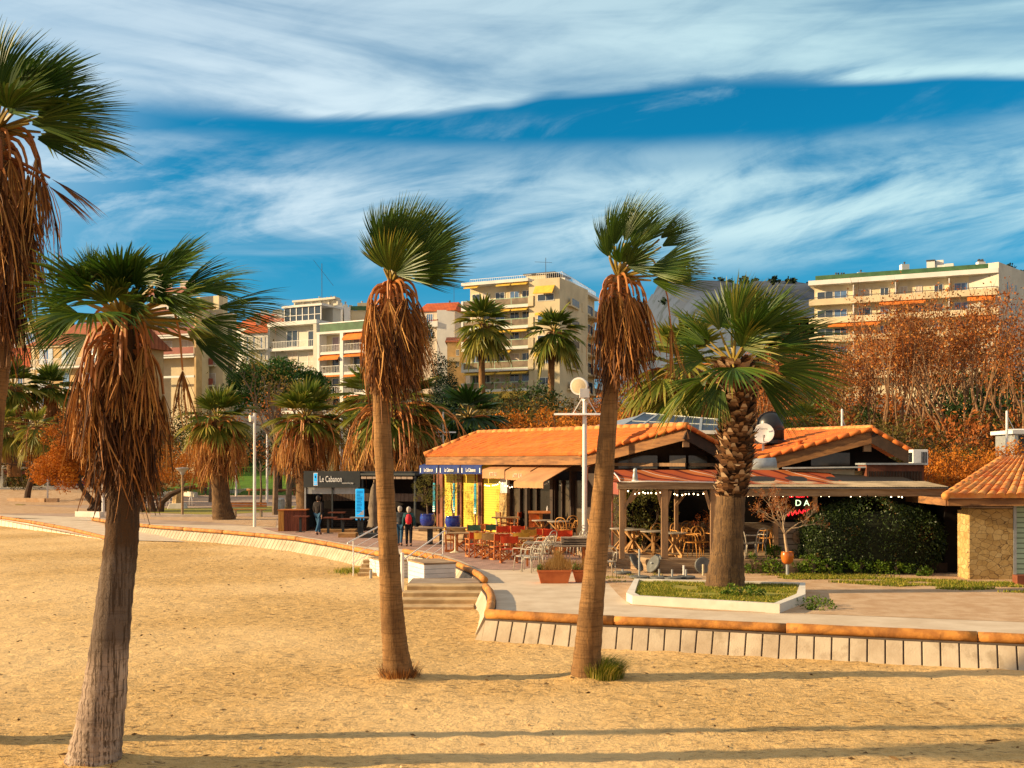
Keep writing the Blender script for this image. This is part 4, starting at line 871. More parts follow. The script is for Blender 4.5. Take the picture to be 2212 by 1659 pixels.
fw = Fac(1209.5, 157, 1284, 176); zw = fw.z(1215, 604); fpart(h, fw, 'side_wall', M['cream'], (.01, fw.w, BZ, zw - .4, -8, 0)); fpart(h, fw, 'side_roof', M['white_r'], (-.2, fw.w + .3, zw - .4, zw, -8, .8)); railing(h, fw, .2, fw.w, zw + .003, zw + 1.0, .2, 'white_steel', .4)
for k, yb in enumerate(ys[:5]):
    zb = f.z(1076, yb) + .2
    for a, b in ((.03, .26), (.34, .60), (.68, .97)):
        s_ = fpart(h, fw, 'balcony', M['cream'], (fw.w * a, fw.w * b, zb - .25, zb, .003, 1.5), (fw.w * a, fw.w * a + .6, zb, zb + 1.0, 1.4, 1.5)); fpart(s_, fw, 'rail_glass', M['smoked'], (fw.w * a + .62, fw.w * b, zb + .03, zb + .95, 1.42, 1.46)); window(h, fw, fw.w * a + .2, fw.w * b - .5, zb + .1, zb + 2.1, 'glass')
mb = MB(); a = f.p(f.u(1154), f.z(1154, 586), -4); mb.tube([a, a + UPV * 2.6], .04, 5); mb.bar(a + UPV * 2.0 + Vector((-1.6, 0, 0)), a + UPV * 2 + Vector((.9, 0, -.1)), .04); mb.build('aerial', M['dark_steel'], h)
# --- long block on the right
f = Fac(1752, 182, 2157, 170); h = bld('apartment_slab', f, 'long cream block with continuous balconies above the russet trees', 'building')
zt = f.z(1950, 593); fpart(h, f, 'wall', M['cream_warm'], (.3, f.w - .02, BZ, zt - .75, -12, -1.4)); fpart(h, f, 'roof_slab', M['white_r'], (-.4, f.w, zt - .75, zt, -13, .25)); fpart(h, f, 'green_band', M['green_band'], (.6, f.w - .1, zt + .003, zt + .85, -11, -.5))
fe = Fac(2157.5, 170, 2290, 192); fpart(h, fe, 'end_wall', M['greige'], (.01, fe.w, BZ, zt + .9, -6, 0))
for k in range(5):
    for j in range(3):
        c = fe.u(2176 + 9 * j); z0 = zt - 1.7 - k * 3.05; window(h, fe, c - .28, c + .28, z0 - 1.25, z0, 'glass', 'white_r', bars=0, fw=.05)
wx = [(1762, 1797, 'glass'), (1799, 1827, 'bluewin'), (1851, 1879, 'blind'), (1899, 1918, 'bluewin'), (1942, 1958, 'blind'), (1976, 1990, 'blind'), (2016, 2036, 'glass'), (2060, 2090, 'bluewin'), (2115, 2144, 'blind')]
for k in range(5):
    zb = zt - .8 - 3.05 * (k + 1); zu = zb + 3.05
    s_ = fpart(h, f, 'balcony', M['cream_warm'] if k else M['cream'], (-.3, f.w - .03, zb - .25, zb + .75, .02, .25), (-.3, f.w - .03, zb - .26, zb - .03, -1.39, .019)); fpart(s_, f, 'top_rail', M['dark_steel'], (.4, f.w - .1, zb + .95, zb + 1.05, .1, .18), *[(f.w * q / 16, f.w * q / 16 + .06, zb + .76, zb + .95, .11, .17) for q in range(1, 16)])
    for i, (xa, xb, mt) in enumerate(wx): window(h, f, f.u(xa), f.u(xb), zb + .1, zb + 2.15, mt if (i + k) % 3 else 'glass', d=-1.36)
    fpart(h, f, 'divider', M['white_r'], *[(f.u(q) - .08, f.u(q) + .08, zb + .76, zu - .27, -1.38, -.1) for q in (1843, 1934, 2050)])
    if k in (1, 2): awning(h, f, f.u((1900, 1790)[k - 1]), f.u((2000, 1900)[k - 1]), zu - .28, zu - .8, -.3, .9); awning(h, f, f.u(2090), f.u(2150), zu - .28, zu - .95, -.3, 1.0)
for x, y, ww in ((1800, 584, .9), (1812, 584, .9), (1852, 578, 1.3), (1948, 560, 1.2)): q = f.p(f.u(x), zt + .8, -4); chimney(h, q, ww, f.z(x, y + 3) - q.z, 'white_r', 2 if ww < 1 else 1)
fpart(h, f, 'roof_block', M['white_r'], (f.u(1997), f.u(2015), zt + .8, f.z(2005, 555), -7, -4), (f.u(2015.2), f.u(2036), zt + .8, f.z(2025, 563), -6.5, -4.2), (f.u(2036.2), f.u(2056), zt + .8, f.z(2045, 560), -7, -4), (f.u(2017), f.u(2033), f.z(2025, 562.9), f.z(2025, 550), -6, -5)); fpart(h, f, 'roof_cap', M['dark_steel'], (f.u(1996), f.u(2016), f.z(2005, 554.8), f.z(2005, 552), -7.1, -3.9), (f.u(2057), f.u(2112), f.z(2085, 566), f.z(2085, 563), -6, -5.6), (f.u(2108), f.u(2122), f.z(2115, 552), f.z(2115, 549), -6.4, -5)); q = f.p(f.u(2115), zt + .8, -5.6); chimney(h, q, 1.1, f.z(2115, 553) - q.z, 'white_r', 2)
# ------------------------------------------------------------------ restaurant
def tile_extra(t, co, cc):
    f = t.noise(co, 2.2, 2, .5); cc = t.mix(t.ss(f, .45, .65, 0, .6), cc, (.52, .14, .03))
    v = t.n('ShaderNodeTexVoronoi', {'Scale': 3.6}); t.L.new(co, v.inputs[0]); return t.mix(.16, cc, v.outputs['Color'], 'MULTIPLY')
M['tile'] = pmat('orange_roof_tiles', (.70, .19, .035), .8, .15, 1.2, .15, 20, col2=(.62, .16, .03), extra=tile_extra)
M['tile_pale'] = pmat('pale_roof_tiles', (.76, .36, .11), .85, .15, 2.0, .2, 20, col2=(.60, .21, .05), extra=tile_extra)
M['fascia'] = pmat('timber_fascia', (.36, .17, .06), .75, .25, 1.6, .3, 15, col2=(.20, .09, .035), stretch=(.7, .7, 4), extra=stain((.10, .05, .025), 2, .52, .68, .8))
M['fascia_dark'] = pmat('dark_timber', (.055, .032, .02), .7, .2, 2, .2, 15)
M['post_wood'] = pmat('timber_post', (.38, .22, .11), .8, .2, 2, .3, 18, col2=(.24, .14, .075), stretch=(3, 3, .5))
M['red_wood'] = pmat('red_brown_timber', (.24, .075, .035), .7, .2, 2, .2, 15)
def ribs(sc, dark, axis='Z'):
    def fn(t, co, cc):
        wv = t.n('ShaderNodeTexWave', {'Scale': sc}, bands_direction=axis); t.L.new(co, wv.inputs[0]); return t.mix(t.ss(wv.outputs['Fac'], .05, .25, dark, 0), cc, tuple(0 for _ in range(3)))
    return fn
M['yellow_shutter'] = pmat('yellow_roller_shutter', (.74, .52, .035), .55, .06, 1.0, 0, 10, extra=ribs(3.2, .25))
M['green_shutter'] = pmat('pale_green_shutter', (.42, .58, .42), .5, .08, 1.0, 0, 10, extra=ribs(2.2, .6))
M['turquoise'] = pmat('turquoise_paint', (.03, .42, .55), .5, .1, 4)
M['blue_cloth'] = pmat('blue_canvas', (.012, .04, .21), .75, .15, 2)
M['beige_cloth'] = pmat('beige_canvas', (.56, .29, .13), .8, .12, 1.5)
M['white_print'] = pmat('white_lettering', (.82, .82, .80), .6, .02, 1)
M['pale_print'] = pmat('pale_lettering', (.74, .56, .40), .7, .02, 1)
M['dark_glass'] = pmat('dark_glazing', (.022, .018, .015), .06, .2, .6, spec=.7)
M['brown_glass'] = pmat('brown_glazing', (.10, .075, .05), .12, .3, .6, spec=.6)
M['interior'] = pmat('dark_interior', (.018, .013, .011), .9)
def stone_extra(sc, mortar, w=.05):
    def fn(t, co, cc):
        v = t.n('ShaderNodeTexVoronoi', {'Scale': sc}, feature='DISTANCE_TO_EDGE'); mp = t.n('ShaderNodeMapping'); mp.inputs['Scale'].default_value = (1, 1, 1.55); t.L.new(co, mp.inputs[0]); t.L.new(mp.outputs[0], v.inputs[0])
        v2 = t.n('ShaderNodeTexVoronoi', {'Scale': sc}); t.L.new(mp.outputs[0], v2.inputs[0])
        cc = t.mix(.45, cc, t.ramp(v2.outputs['Color'], [(0, (.30, .17, .05)), (.5, (.55, .36, .13)), (1, (.66, .50, .24))]))
        return t.mix(t.ss(v.outputs['Distance'], w, w * .35), cc, mortar)
    return fn
M['stone'] = pmat('stone_masonry', (.52, .36, .15), .9, .2, 3, .5, 12, col2=(.38, .24, .08), extra=stone_extra(4.6, (.14, .085, .04), .035))
def stripe_extra(t, co, cc):
    s_ = t.n('ShaderNodeSeparateXYZ'); t.L.new(co, s_.inputs[0])
    q = t.m('FRACT', t.m('MULTIPLY', t.m('ADD', s_.outputs[0], t.m('MULTIPLY', s_.outputs[1], .25)), .62))
    c = t.ramp(q, [(0, (.38, .08, .025)), (.28, (.11, .016, .01)), (.40, (.44, .13, .035)), (.62, (.62, .50, .40)), (.655, (.38, .09, .025)), (.80, (.13, .02, .012)), (.90, (.34, .07, .03))], 'CONSTANT')
    return t.mix(t.ss(t.noise(co, 2.0, 5, .6), .4, .65, 0, .25), c, (.22, .07, .04))
M['canopy'] = pmat('striped_canopy', (.5, .2, .1), .95, .1, 1, extra=stripe_extra, spec=.03)
M['bulb'] = pmat('lit_bulb', (.9, .8, .6), .4, emit=((1, .72, .40), 5.0))
M['solar'] = pmat('blue_solar_panel', (.03, .045, .08), .35, .15, 1.0, spec=.25)
M['black_plastic'] = pmat('black_plastic', (.02, .022, .026), .35, .2, 2, spec=.5)
M['cream_sheet'] = pmat('cream_sheet_cladding', (.70, .58, .36), .7, .1, .8, 0, 10, extra=stain((.5, .36, .18), 1.2, .5, .7, .6))

def tile_roof(name, root, e0, e1, r0, r1, mat, pitch=.17, row=.36, amp=.04, samp=6, thick=.05):
    """barrel tiles on the quad eave e0-e1 / ridge r0-r1"""
    e0, e1, r0, r1 = map(Vector, (e0, e1, r0, r1)); nu = max(1, int((e1 - e0).length / pitch)); nr = max(1, int(((r0 - e0).length + (r1 - e1).length) / 2 / row))
    nrm = (e1 - e0).cross(r0 - e0).normalized(); nrm = nrm if nrm.z > 0 else -nrm; mb = MB(); rg = random.Random(nu); off = [rg.uniform(-.012, .012) for _ in range(nu * 40)]
    cols = nu * samp + 1; rows = []
    for j in range(nr):
        for tt, st in ((0.0, .022), (1.0, 0.0)):
            v = (j + tt) / nr; line = []
            for i in range(cols):
                u = i / (cols - 1); ph = (i % samp) / samp; c = abs(math.sin(ph * math.pi)) ** .6 if True else 0
                q = e0.lerp(e1, u).lerp(r0.lerp(r1, u), v); line.append(mb.v(q + nrm * (amp * c + st + off[(i // samp) * 7 % len(off)] * .5 + off[(i // samp + j * 13) % len(off)])))
            rows.append(line)
    for a, b in zip(rows, rows[1:]):
        for i in range(cols - 1): mb.F.append([a[i], a[i + 1], b[i + 1], b[i]])
    lo = [mb.v(e0.lerp(e1, i / (cols - 1)) - nrm * thick) for i in range(cols)]
    for i in range(cols - 1): mb.F.append([lo[i], lo[i + 1], rows[0][i + 1], rows[0][i]])
    mb.poly([e0 - nrm * thick, e1 - nrm * thick, r1 - nrm * thick, r0 - nrm * thick])
    return mb.build(name, mat, root, smooth=False)
def ridge_tiles(mb, a, b, r=.12):
    a = Vector(a); b = Vector(b); n = max(1, int((b - a).length / .4))
    for k in range(n):
        p = a.lerp(b, k / n); q = a.lerp(b, (k + 1.08) / n); mb.tube([p, q], [r * 1.06, r * .94], 8)

rest = thing('restaurant', (0, 44, .4), 'yellow walled beach restaurant with an orange tiled roof and dark timber gable', 'restaurant')
rF, rC, rA, rR = P(917, 984, 48.5), P(1252, 981, 41), P(1484, 919, 38.5), P(1033, 935, 49)
rB = P(1612, 992, 39.5); rBf = rB + (rR - rA)
ro = tile_roof('roof', rest, rF, rC, rR, rA, M['tile']); tile_roof('roof_slope', rest, rB, rBf, rA, rR, M['tile']); 
rl = rF + Vector((1.5, 5.5, 0)); mb = MB(); mb.poly([rF, rR, rl]); mb.build('hip_end', M['tile'], rest)
mb = MB(); ridge_tiles(mb, rR, rA); ridge_tiles(mb, rF + UPV * .03, rR); mb.build('ridge_tiles', M['tile_pale'], rest, smooth=True)
mb = MB()                                        # verge tiles along the gable edges
for a, b in ((rC, rA), (rB, rA)):
    n = int((b - a).length / .36)
    for k in range(n): p = a.lerp(b, k / n); q = a.lerp(b, (k + 1.1) / n); mb.tube([p - UPV * .01, q - UPV * .01], [.085, .07], 8)
mb.build('verge_tiles', M['tile'], rest, smooth=True)
def fascia(a, b, h=.34, mat='fascia', nm='fascia', dz=-.06, inn=Vector((0, 0, 0))):
    mb = MB(); a = Vector(a) + UPV * (dz - h / 2) + inn; b = Vector(b) + UPV * (dz - h / 2) + inn; mb.bar(a, b, .08, h); return mb.build(nm, M[mat], rest)
ein = Vector((.077, .064, 0)); fascia(rF, rC, .34, inn=ein); fascia(rC, rA, .42, inn=Vector((.05, .08, 0))); fascia(rA, rB, .42, 'fascia_dark', inn=Vector((-.05, .08, 0)))
MB().bar(rA + Vector((0, .25, -.75)), rA + Vector((0, .25, -.05)), .22, .16, up=(0, 1, 0)).build('king_post', M['post_wood'], rest)
mb = MB(); w_in = Vector((.9, .75, 0)); mb.poly([rF - UPV * .36 + ein, rC - UPV * .36 + ein, rC - UPV * .36 + w_in * 1.3, rF - UPV * .36 + w_in * 1.3]); mb.build('soffit', M['fascia'], rest)
# walls under the long eave
fy = Fac(953, 49.1, 1287, 41.6); ZT = 3.32; Z0 = .4
def fr_(name, mat, x0, x1, z0, z1, d0, d1, root=rest): return fpart(root, fy, name, M[mat], (fy.u(x0), fy.u(x1), z0, z1, d0, d1))
fr_('upper_wall', 'yellow_shutter', 950, 1086, 2.75, ZT, -.3, .0); fr_('header', 'fascia_dark', 1086.2, 1290, 2.95, ZT, -.3, .05)
for x0, x1 in ((960, 990), (1000, 1036), (1044, 1085)): fr_('yellow_shutter', 'yellow_shutter', x0, x1, Z0, 2.748, -.2, -.02)
for x0, x1 in ((945, 961), (989, 1002), (1034, 1046)): fr_('pillar', 'red_wood', x0, x1 - 3, Z0, 2.9, -.018, .06)
fr_('white_pier', 'white_r', 1085.5, 1100, 2.05, 2.945, -.3, .12); fr_('stone_pier', 'stone', 1085, 1100.5, Z0, 2.045, -.32, .16); fr_('stone_wall', 'stone', 1104, 1119, Z0, 2.4, -.6, -.35)
fr_('yellow_transom', 'yellow_cloth', 1101, 1136, 2.62, 2.94, -.25, -.05)
for a, b in ((1101, 1121), (1121, 1136), (1141, 1157), (1157, 1190), (1196, 1212), (1212, 1232), (1236, 1262)):
    d_ = fr_('glass_door', 'fascia_dark', a, a + 2, Z0, 2.6, -.2, .0); fr_('leaf_frame', 'fascia_dark', a + 2, b, Z0, Z0 + .2, -.2, -.02, d_); fr_('pane', 'dark_glass' if a % 3 else 'brown_glass', a + 2, b, Z0 + .2, 2.6, -.14, -.11, d_)
for a, b in ((1136, 1141), (1190, 1196), (1232, 1236), (1262, 1290)): fr_('dark_post', 'fascia_dark', a, b, Z0, 2.945, -.25, .06)
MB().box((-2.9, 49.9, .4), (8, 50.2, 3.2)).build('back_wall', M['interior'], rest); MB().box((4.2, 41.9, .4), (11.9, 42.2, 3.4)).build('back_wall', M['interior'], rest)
# gable front: dark glazing under the rakes
gl_, gr_, gt_ = rC + Vector((.75, .35, -.4)), rB + Vector((-.2, .6, -.4)), rA + Vector((0, .9, -.45))
mb = MB(); mb.prism([gt_, Vector((gl_.x, gl_.y, gl_.z)), Vector((gl_.x, gl_.y, 2.7)), Vector((gr_.x, gr_.y, 2.7)), gr_], (0, .15, 0)); mb.build('gable_wall', M['fascia_dark'], rest)
def on_gable(x, y, d=.03):
    k = (x - CX) / F; a, b = gl_, gt_
    if x > 1484: a, b = gt_, gr_
    den = (b.x - a.x) - k * (b.y - a.y); t = (k * a.y - a.x) / den; Yg = a.y + (b.y - a.y) * t; q = P(x, y, Yg); q.y -= d; return q
for xa, xb, ya, yb, mt in ((1336, 1420, 984, 1012, 'brown_glass'), (1446, 1481, 984, 1012, 'brown_glass'), (1487, 1527, 984, 1012, 'brown_glass'), (1534, 1570, 992, 1012, 'brown_glass')):
    mb = MB(); mb.prism([on_gable(xa, ya), on_gable(xb, ya), on_gable(xb, yb), on_gable(xa, yb)], (0, .02, 0)); mb.build('gable_window', M[mt], rest)
mb = MB(); mb.bar(on_gable(1300, 1003, .1), on_gable(1480, 1004, .1), .1, .12); mb.bar(on_gable(1488, 1004, .1), on_gable(1600, 1004, .1), .1, .12); mb.build('gable_beam', M['post_wood'], rest)
mb = MB(); mb.tube([rC + Vector((1.2, -.05, -.1)), rC + Vector((.3, -.1, -.48)), Vector((rC.x + .15, rC.y - .1, .4))], .03, 6); mb.build('downpipe', M['red_wood'], rest)
# side wall between the glass doors and the pergola
fs_ = Fac(1290, 41.5, 1338, 36.5)
for k in range(4):
    u0 = fs_.w * k / 4; fpart(rest, fs_, 'side_post', M['red_wood'], (u0, u0 + .14, .4, 3.0, -.05, .06)); fpart(rest, fs_, 'side_pane', M['brown_glass'], (u0 + .14, u0 + fs_.w / 4, .42, 2.2, -.02, .02)); fpart(rest, fs_, 'side_panel', M['red_panel'], (u0 + .14, u0 + fs_.w / 4, 2.203, 2.6, -.03, .03))

# second gabled roof to the right
wing = thing('restaurant', (12, 40, .4), 'right wing of the restaurant with second tiled gable and cream fascia sheet', 'restaurant')
wC, wA, wB = P(1640, 990, 38.6), P(1884, 925, 38.0), P(1993, 986, 37.6); wF, wR = wC + Vector((-2.6, 7.5, .1)), P(1700, 931, 46.5)
_r = rest; rest = wing
tile_roof('roof', wing, wF, wC, wR, wA, M['tile']); tile_roof('roof_slope', wing, wB, wB + (wR - wA), wA, wR, M['tile'])
mb = MB(); ridge_tiles(mb, wR, wA); mb.build('ridge_tiles', M['tile_pale'], wing, smooth=True); mb = MB()
for a, b in ((wC, wA), (wB, wA)):
    n = int((b - a).length / .36)
    for k in range(n): p = a.lerp(b, k / n); q = a.lerp(b, (k + 1.1) / n); mb.tube([p - UPV * .01, q - UPV * .01], [.085, .07], 8)
mb.build('verge_tiles', M['tile'], wing, smooth=True)
fascia(wC, wA, .45, inn=Vector((0, .08, 0))); fascia(wA, wB, .42, 'fascia_dark', inn=Vector((0, .08, 0)))
MB().bar(wA + Vector((-.1, .25, -.8)), wA + Vector((-.1, .25, -.05)), .26, .16, up=(0, 1, 0)).build('king_post', M['post_wood'], wing)
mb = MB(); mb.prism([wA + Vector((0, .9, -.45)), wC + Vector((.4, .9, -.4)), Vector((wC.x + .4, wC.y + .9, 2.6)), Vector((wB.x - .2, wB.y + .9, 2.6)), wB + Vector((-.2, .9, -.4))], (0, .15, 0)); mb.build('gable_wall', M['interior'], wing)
yy = 38.85
def wq(name, mat, x0, y0, x1, y1, Yd, th=.05, root=wing): mb = MB(); mb.prism([P(x0, y0, Yd), P(x1, y0, Yd), P(x1, y1, Yd), P(x0, y1, Yd)], (0, th, 0)); return mb.build(name, M[mat], root)
wq('gable_window', 'brown_glass', 1752, 978, 1836, 1006, 38.6); wq('gable_window', 'interior', 1790, 960, 1836, 976, 38.6)
mb = MB(); mb.prism([P(1700, 1014, 37.0), P(1846, 1014, 36.4), P(1846, 1042, 36.4), P(1800, 1040, 36.6)], (0, .1, 0)); mb.build('cream_sheet', M['cream_sheet'], wing); mb = MB(); mb.bar(P(1690, 1011, 36.9), P(1872, 1009, 36.3), .5, .05); mb.build('ledge', M['grey_steel'], wing)
wq('stone_panel', 'stone', 1846.5, 1017, 1871, 1042, 36.4, .3)
rest = _r
bx = wq('roof_box', 'red_wood', 1872, 1004, 1996, 1042, 36.0, .9); wq('box_coping', 'grey_steel', 1870, 1000, 1999, 1004, 35.9, 1.1)
mb = MB()
for k in range(18): x = 1876 + k * 6.5; mb.prism([P(x, 1018, 35.95), P(x + 4.6, 1018, 35.95), P(x + 4.6, 1042, 35.95), P(x, 1042, 35.95)], (0, .03, 0))
mb.build('box_boards', M['fascia_dark'], wing)
ac = thing('air_conditioner', P(1989, 1005, 36.6), 'white air conditioning unit at the right end of the second gable', 'air conditioner'); a, b = P(1972, 1005, 36.6), P(2005, 971, 36.6)
MB().box((a.x, a.y, a.z), (b.x, a.y + .4, b.z)).build('casing', M['white_steel'], ac, bevel=.015); mb = MB()
for k in range(4): mb.box((a.x + .28 + k * .05, a.y - .012, a.z + .08), (a.x + .31 + k * .05, a.y - .002, b.z - .08))
mb.box((a.x - .012, a.y + .05, a.z + .1), (a.x - .003, a.y + .35, b.z - .1)); mb.build('grille', M['black_plastic'], ac)

# glazed solar roof behind the ridge, chimney pipe, dome and dish
sp = thing('solar_roof', P(1400, 925, 45), 'sloping array of blue solar panels behind the restaurant ridge', 'solar panels')
a, b, c, d = P(1330, 930, 44.6), P(1560, 934, 42.5), P(1548, 908, 45.5), P(1392, 895, 48); 
mb = MB(); mb.prism([P(1222, 934, 45.5), a, d], (0, .1, 0)); mb.build('end_cheek', M['grey_steel'], sp)
for i in range(5):
    for j in range(2):
        u0, u1, v0, v1 = i / 5 + .006, (i + 1) / 5 - .006, j / 2 + .015, (j + 1) / 2 - .015
        q = [a.lerp(b, u).lerp(d.lerp(c, u), v) for u, v in ((u0, v0), (u1, v0), (u1, v1), (u0, v1))]; mb = MB(); mb.prism(q, (0, -.03, .05)); mb.build('panel', M['solar'], sp)
mb = MB(); [mb.bar(a.lerp(b, i / 5), d.lerp(c, i / 5), .10, .16) for i in range(6)]; [mb.bar(a.lerp(d, j / 2), b.lerp(c, j / 2), .08, .14) for j in range(3)]; mb.build('frame', M['grey_steel'], sp)
dm = thing('roof_vent', P(1664, 935, 41), 'black domed extractor cowl standing on the tiled roof', 'roof vent'); c0 = P(1664, 935, 41)
MB().lathe(c0, [(.50, -.4), (.50, .32), (.49, .42), (.42, .58), (.30, .70), (.14, .77), (.02, .785)], 24).build('dome', M['black_plastic'], dm, smooth=True)
mb = MB(); mb.lathe(c0 + UPV * .1, [(.56, -.5), (.56, -.38), (.5, -.36)], 24)
for k in range(9): t = math.pi * k / 8; mb.bar(c0 + Vector((-.52 * math.cos(t) , -.15, .32 + .46 * math.sin(t))), c0 + Vector((-.52 * math.cos(t + .39), -.15, .32 + .46 * math.sin(t + .39))), .06, .04) if k < 8 else None
mb.bar(c0 + Vector((-.35, -.46, .12)), c0 + Vector((.4, -.42, .12)), .1, .05); mb.build('rim', M['black_plastic'], dm)
ds = thing('satellite_dish', P(1650, 960, 39.8), 'white satellite dish in front of the black roof cowl', 'satellite dish'); c0 = P(1650, 936, 39.8); ax = Vector((-.22, -.95, .18)).normalized()
MB().lathe(c0, [(.005, -.06), (.2, -.045), (.36, .0), (.37, .01), (.355, .012), (.2, -.03), (.005, -.045)], 24, ax=ax).build('dish', M['white_steel'], ds, smooth=True)
mb = MB(); mb.bar(c0 + Vector((0, .1, 0)), c0 + Vector((0, .12, -.8)), .07); mb.bar(c0 + Vector((0, 0, -.33)), c0 + ax * .45 + UPV * -.2, .03); mb.lathe(c0 + ax * .45 + UPV * -.2, [(.04, -.05), (.05, .05)], 8); mb.build('arm', M['grey_steel'], ds)
text_mesh('lettering', 'tonna', M['dark_steel'], ds, c0 + ax * .02 + UPV * .16 + Vector((0, -.03, 0)), (.97, -.22, 0), (0, .18, 1), .11)
mb = MB(); c0 = P(1726, 962, 38.9); mb.lathe(c0, [(.10, -.3), (.10, .12), (.14, .13), (.14, .17), (.06, .2)], 12); tag(mb.build('chimney_pot', M['tile']), 'small clay chimney pot on the second tiled roof', 'chimney')
ff = thing('floodlight', P(1642, 1010, 38), 'rounded grey floodlight box under the eave behind the thick palm', 'floodlight'); c0 = P(1643, 1008, 38)
MB().tube([c0 + Vector((-.5, 0, 0)), c0 + Vector((.5, 0, .05))], .27, 14).build('housing', M['grey_steel'], ff, smooth=True); MB().bar(c0 + Vector((-.5, -.28, -.2)), c0 + Vector((.55, -.28, -.15)), .04, .22).build('lens', M['cream'], ff)

# awnings
def cab_awning(x0, x1, mat, label, txt=None, pr='white_print', d0=.08, d1=.92, zt=3.36, zb=3.17, val=.34, grp=None):
    u0, u1 = fy.u(x0), fy.u(x1); r = thing('window_awning', fy.p((u0 + u1) / 2, zt, .1), label, 'awning', grp)
    mb = MB(); up = UPV * .025; A = [fy.p(u0, zb, d1), fy.p(u1, zb, d1), fy.p(u1, zt, d0), fy.p(u0, zt, d0)]; mb.hexa(A + [q + up for q in A]); mb.build('canopy', M[mat], r)
    mb = MB(); n = 12
    for k in range(n):
        a, b = u0 + (u1 - u0) * k / n, u0 + (u1 - u0) * (k + 1) / n; dz = .02 * math.sin(k * 1.3); mb.hexa([fy.p(a, zb - val + dz, d1 + .02), fy.p(b, zb - val - dz * .5, d1 + .02), fy.p(b, zb - val - dz * .5, d1), fy.p(a, zb - val + dz, d1), fy.p(a, zb - .002, d1 + .02), fy.p(b, zb - .002, d1 + .02), fy.p(b, zb - .002, d1), fy.p(a, zb - .002, d1)])
    mb.build('valance', M[mat], r)
    if txt: text_mesh('lettering', txt, M[pr], r, fy.p((u0 + u1) / 2, zb - val * .52, d1 + .032), fy.e, (0, 0, 1), .22, squeeze=.62, bold=.002)
    if txt and mat == 'blue_cloth':
        for q in (.07, .93): fpart(r, fy, 'emblem', M['white_print'], (u0 + (u1 - u0) * q - .025, u0 + (u1 - u0) * q + .025, zb - val * .85, zb - val * .25, d1 + .022, d1 + .03))
    MB().bar(fy.p(u0 + .1, zb - .02, d1 - .02), fy.p(u0 + .1, zb - .1, .05), .03).build('arm', M['white_steel'], r)
for x0, x1, lb in ((943, 984, 'leftmost blue awning reading Le Cabanon over the yellow shutters'), (986, 1031, 'middle blue awning reading Le Cabanon over the yellow shutters'), (1033, 1078, 'blue awning reading Le Cabanon, next to the beige ones')): cab_awning(x0, x1, 'blue_cloth', lb, 'Le Cabanon', grp='blue restaurant awnings')
cab_awning(1080, 1128, 'beige_cloth', 'beige awning next to the blue ones, above the white pier', 'RTTI SU', 'pale_print', zt=3.3, zb=3.0, grp='beige restaurant awnings'); cab_awning(1130, 1184, 'beige_cloth', 'middle beige awning above the glass doors', 'ATTI SUR', 'pale_print', zt=3.3, zb=2.95, grp='beige restaurant awnings')
cab_awning(1186, 1250, 'beige_cloth', 'long low beige awning nearest the lamp post', None, zt=3.28, zb=2.55, d1=1.8, val=.22, grp='beige restaurant awnings')
# turquoise oar boards hanging on the pillars
for x, lb in ((947, 'turquoise oar board on the left brown pillar'), (990, 'turquoise oar board behind the potted tree against the yellow wall'), (1036, 'turquoise oar board on the pillar in the middle of the yellow wall')):
    u = fy.u(x); r = thing('oar_board', fy.p(u, 1.0, .25), lb, 'oar board', 'turquoise oar boards on the yellow wall')
    fpart(r, fy, 'blade', M['turquoise'], (u - .09, u + .07, 1.12, 2.42, .2, .25), bevel=.02); fpart(r, fy, 'stripes', M['white_print'], (u - .088, u + .068, 1.15, 1.22, .252, .256), (u - .088, u + .068, 1.27, 1.31, .252, .256), (u - .088, u + .068, 1.36, 1.39, .252, .256)); fpart(r, fy, 'shaft', M['red_wood'], (u - .035, u + .015, .45, 1.117, .2, .24), (u - .03, u + .01, 2.423, 2.85, .2, .24))
    mb = MB(); rg = random.Random(int(x))
    for k in range(14): zz = 1.5 + k * .06; q = rg.uniform(.03, .06); fy.box(mb, u - .01 - q, u - .01 + q, zz, zz + .025, .252, .255)
    mb.build('writing', M['blue_cloth'], r)
def string_lights(pts, n, label, drop=.0, rg=random.Random(8), r=.022):
    root = thing('string_lights', pts[0], label, 'string lights', 'strings of lit bulbs'); mb = MB(); mb.tube(pts, .006, 4, cap=False); mb.build('cable', M['black_plastic'], root)
    for i in range(n):
        q = interp(pts, (i + .5 + rg.uniform(-.35, .35)) / n) - UPV * (.06 + rg.random() * .05); MB().lathe(q, [(.012, r), (r * .8, r * .55), (r, 0), (r * .7, -r * .7), (.005, -r)], 8).build('bulb', M['bulb'], root, smooth=True)
string_lights([fy.p(fy.u(x), z, 1.2) for x, z in ((1096, 2.5), (1108, 2.42), (1122, 2.5), (1132, 2.62))], 8, 'short string of lit bulbs under the first beige awning'); string_lights([fy.p(fy.u(x), z, 1.3) for x, z in ((1138, 2.55), (1152, 2.42), (1170, 2.45), (1186, 2.5))], 9, 'short string of lit bulbs under the middle beige awning')

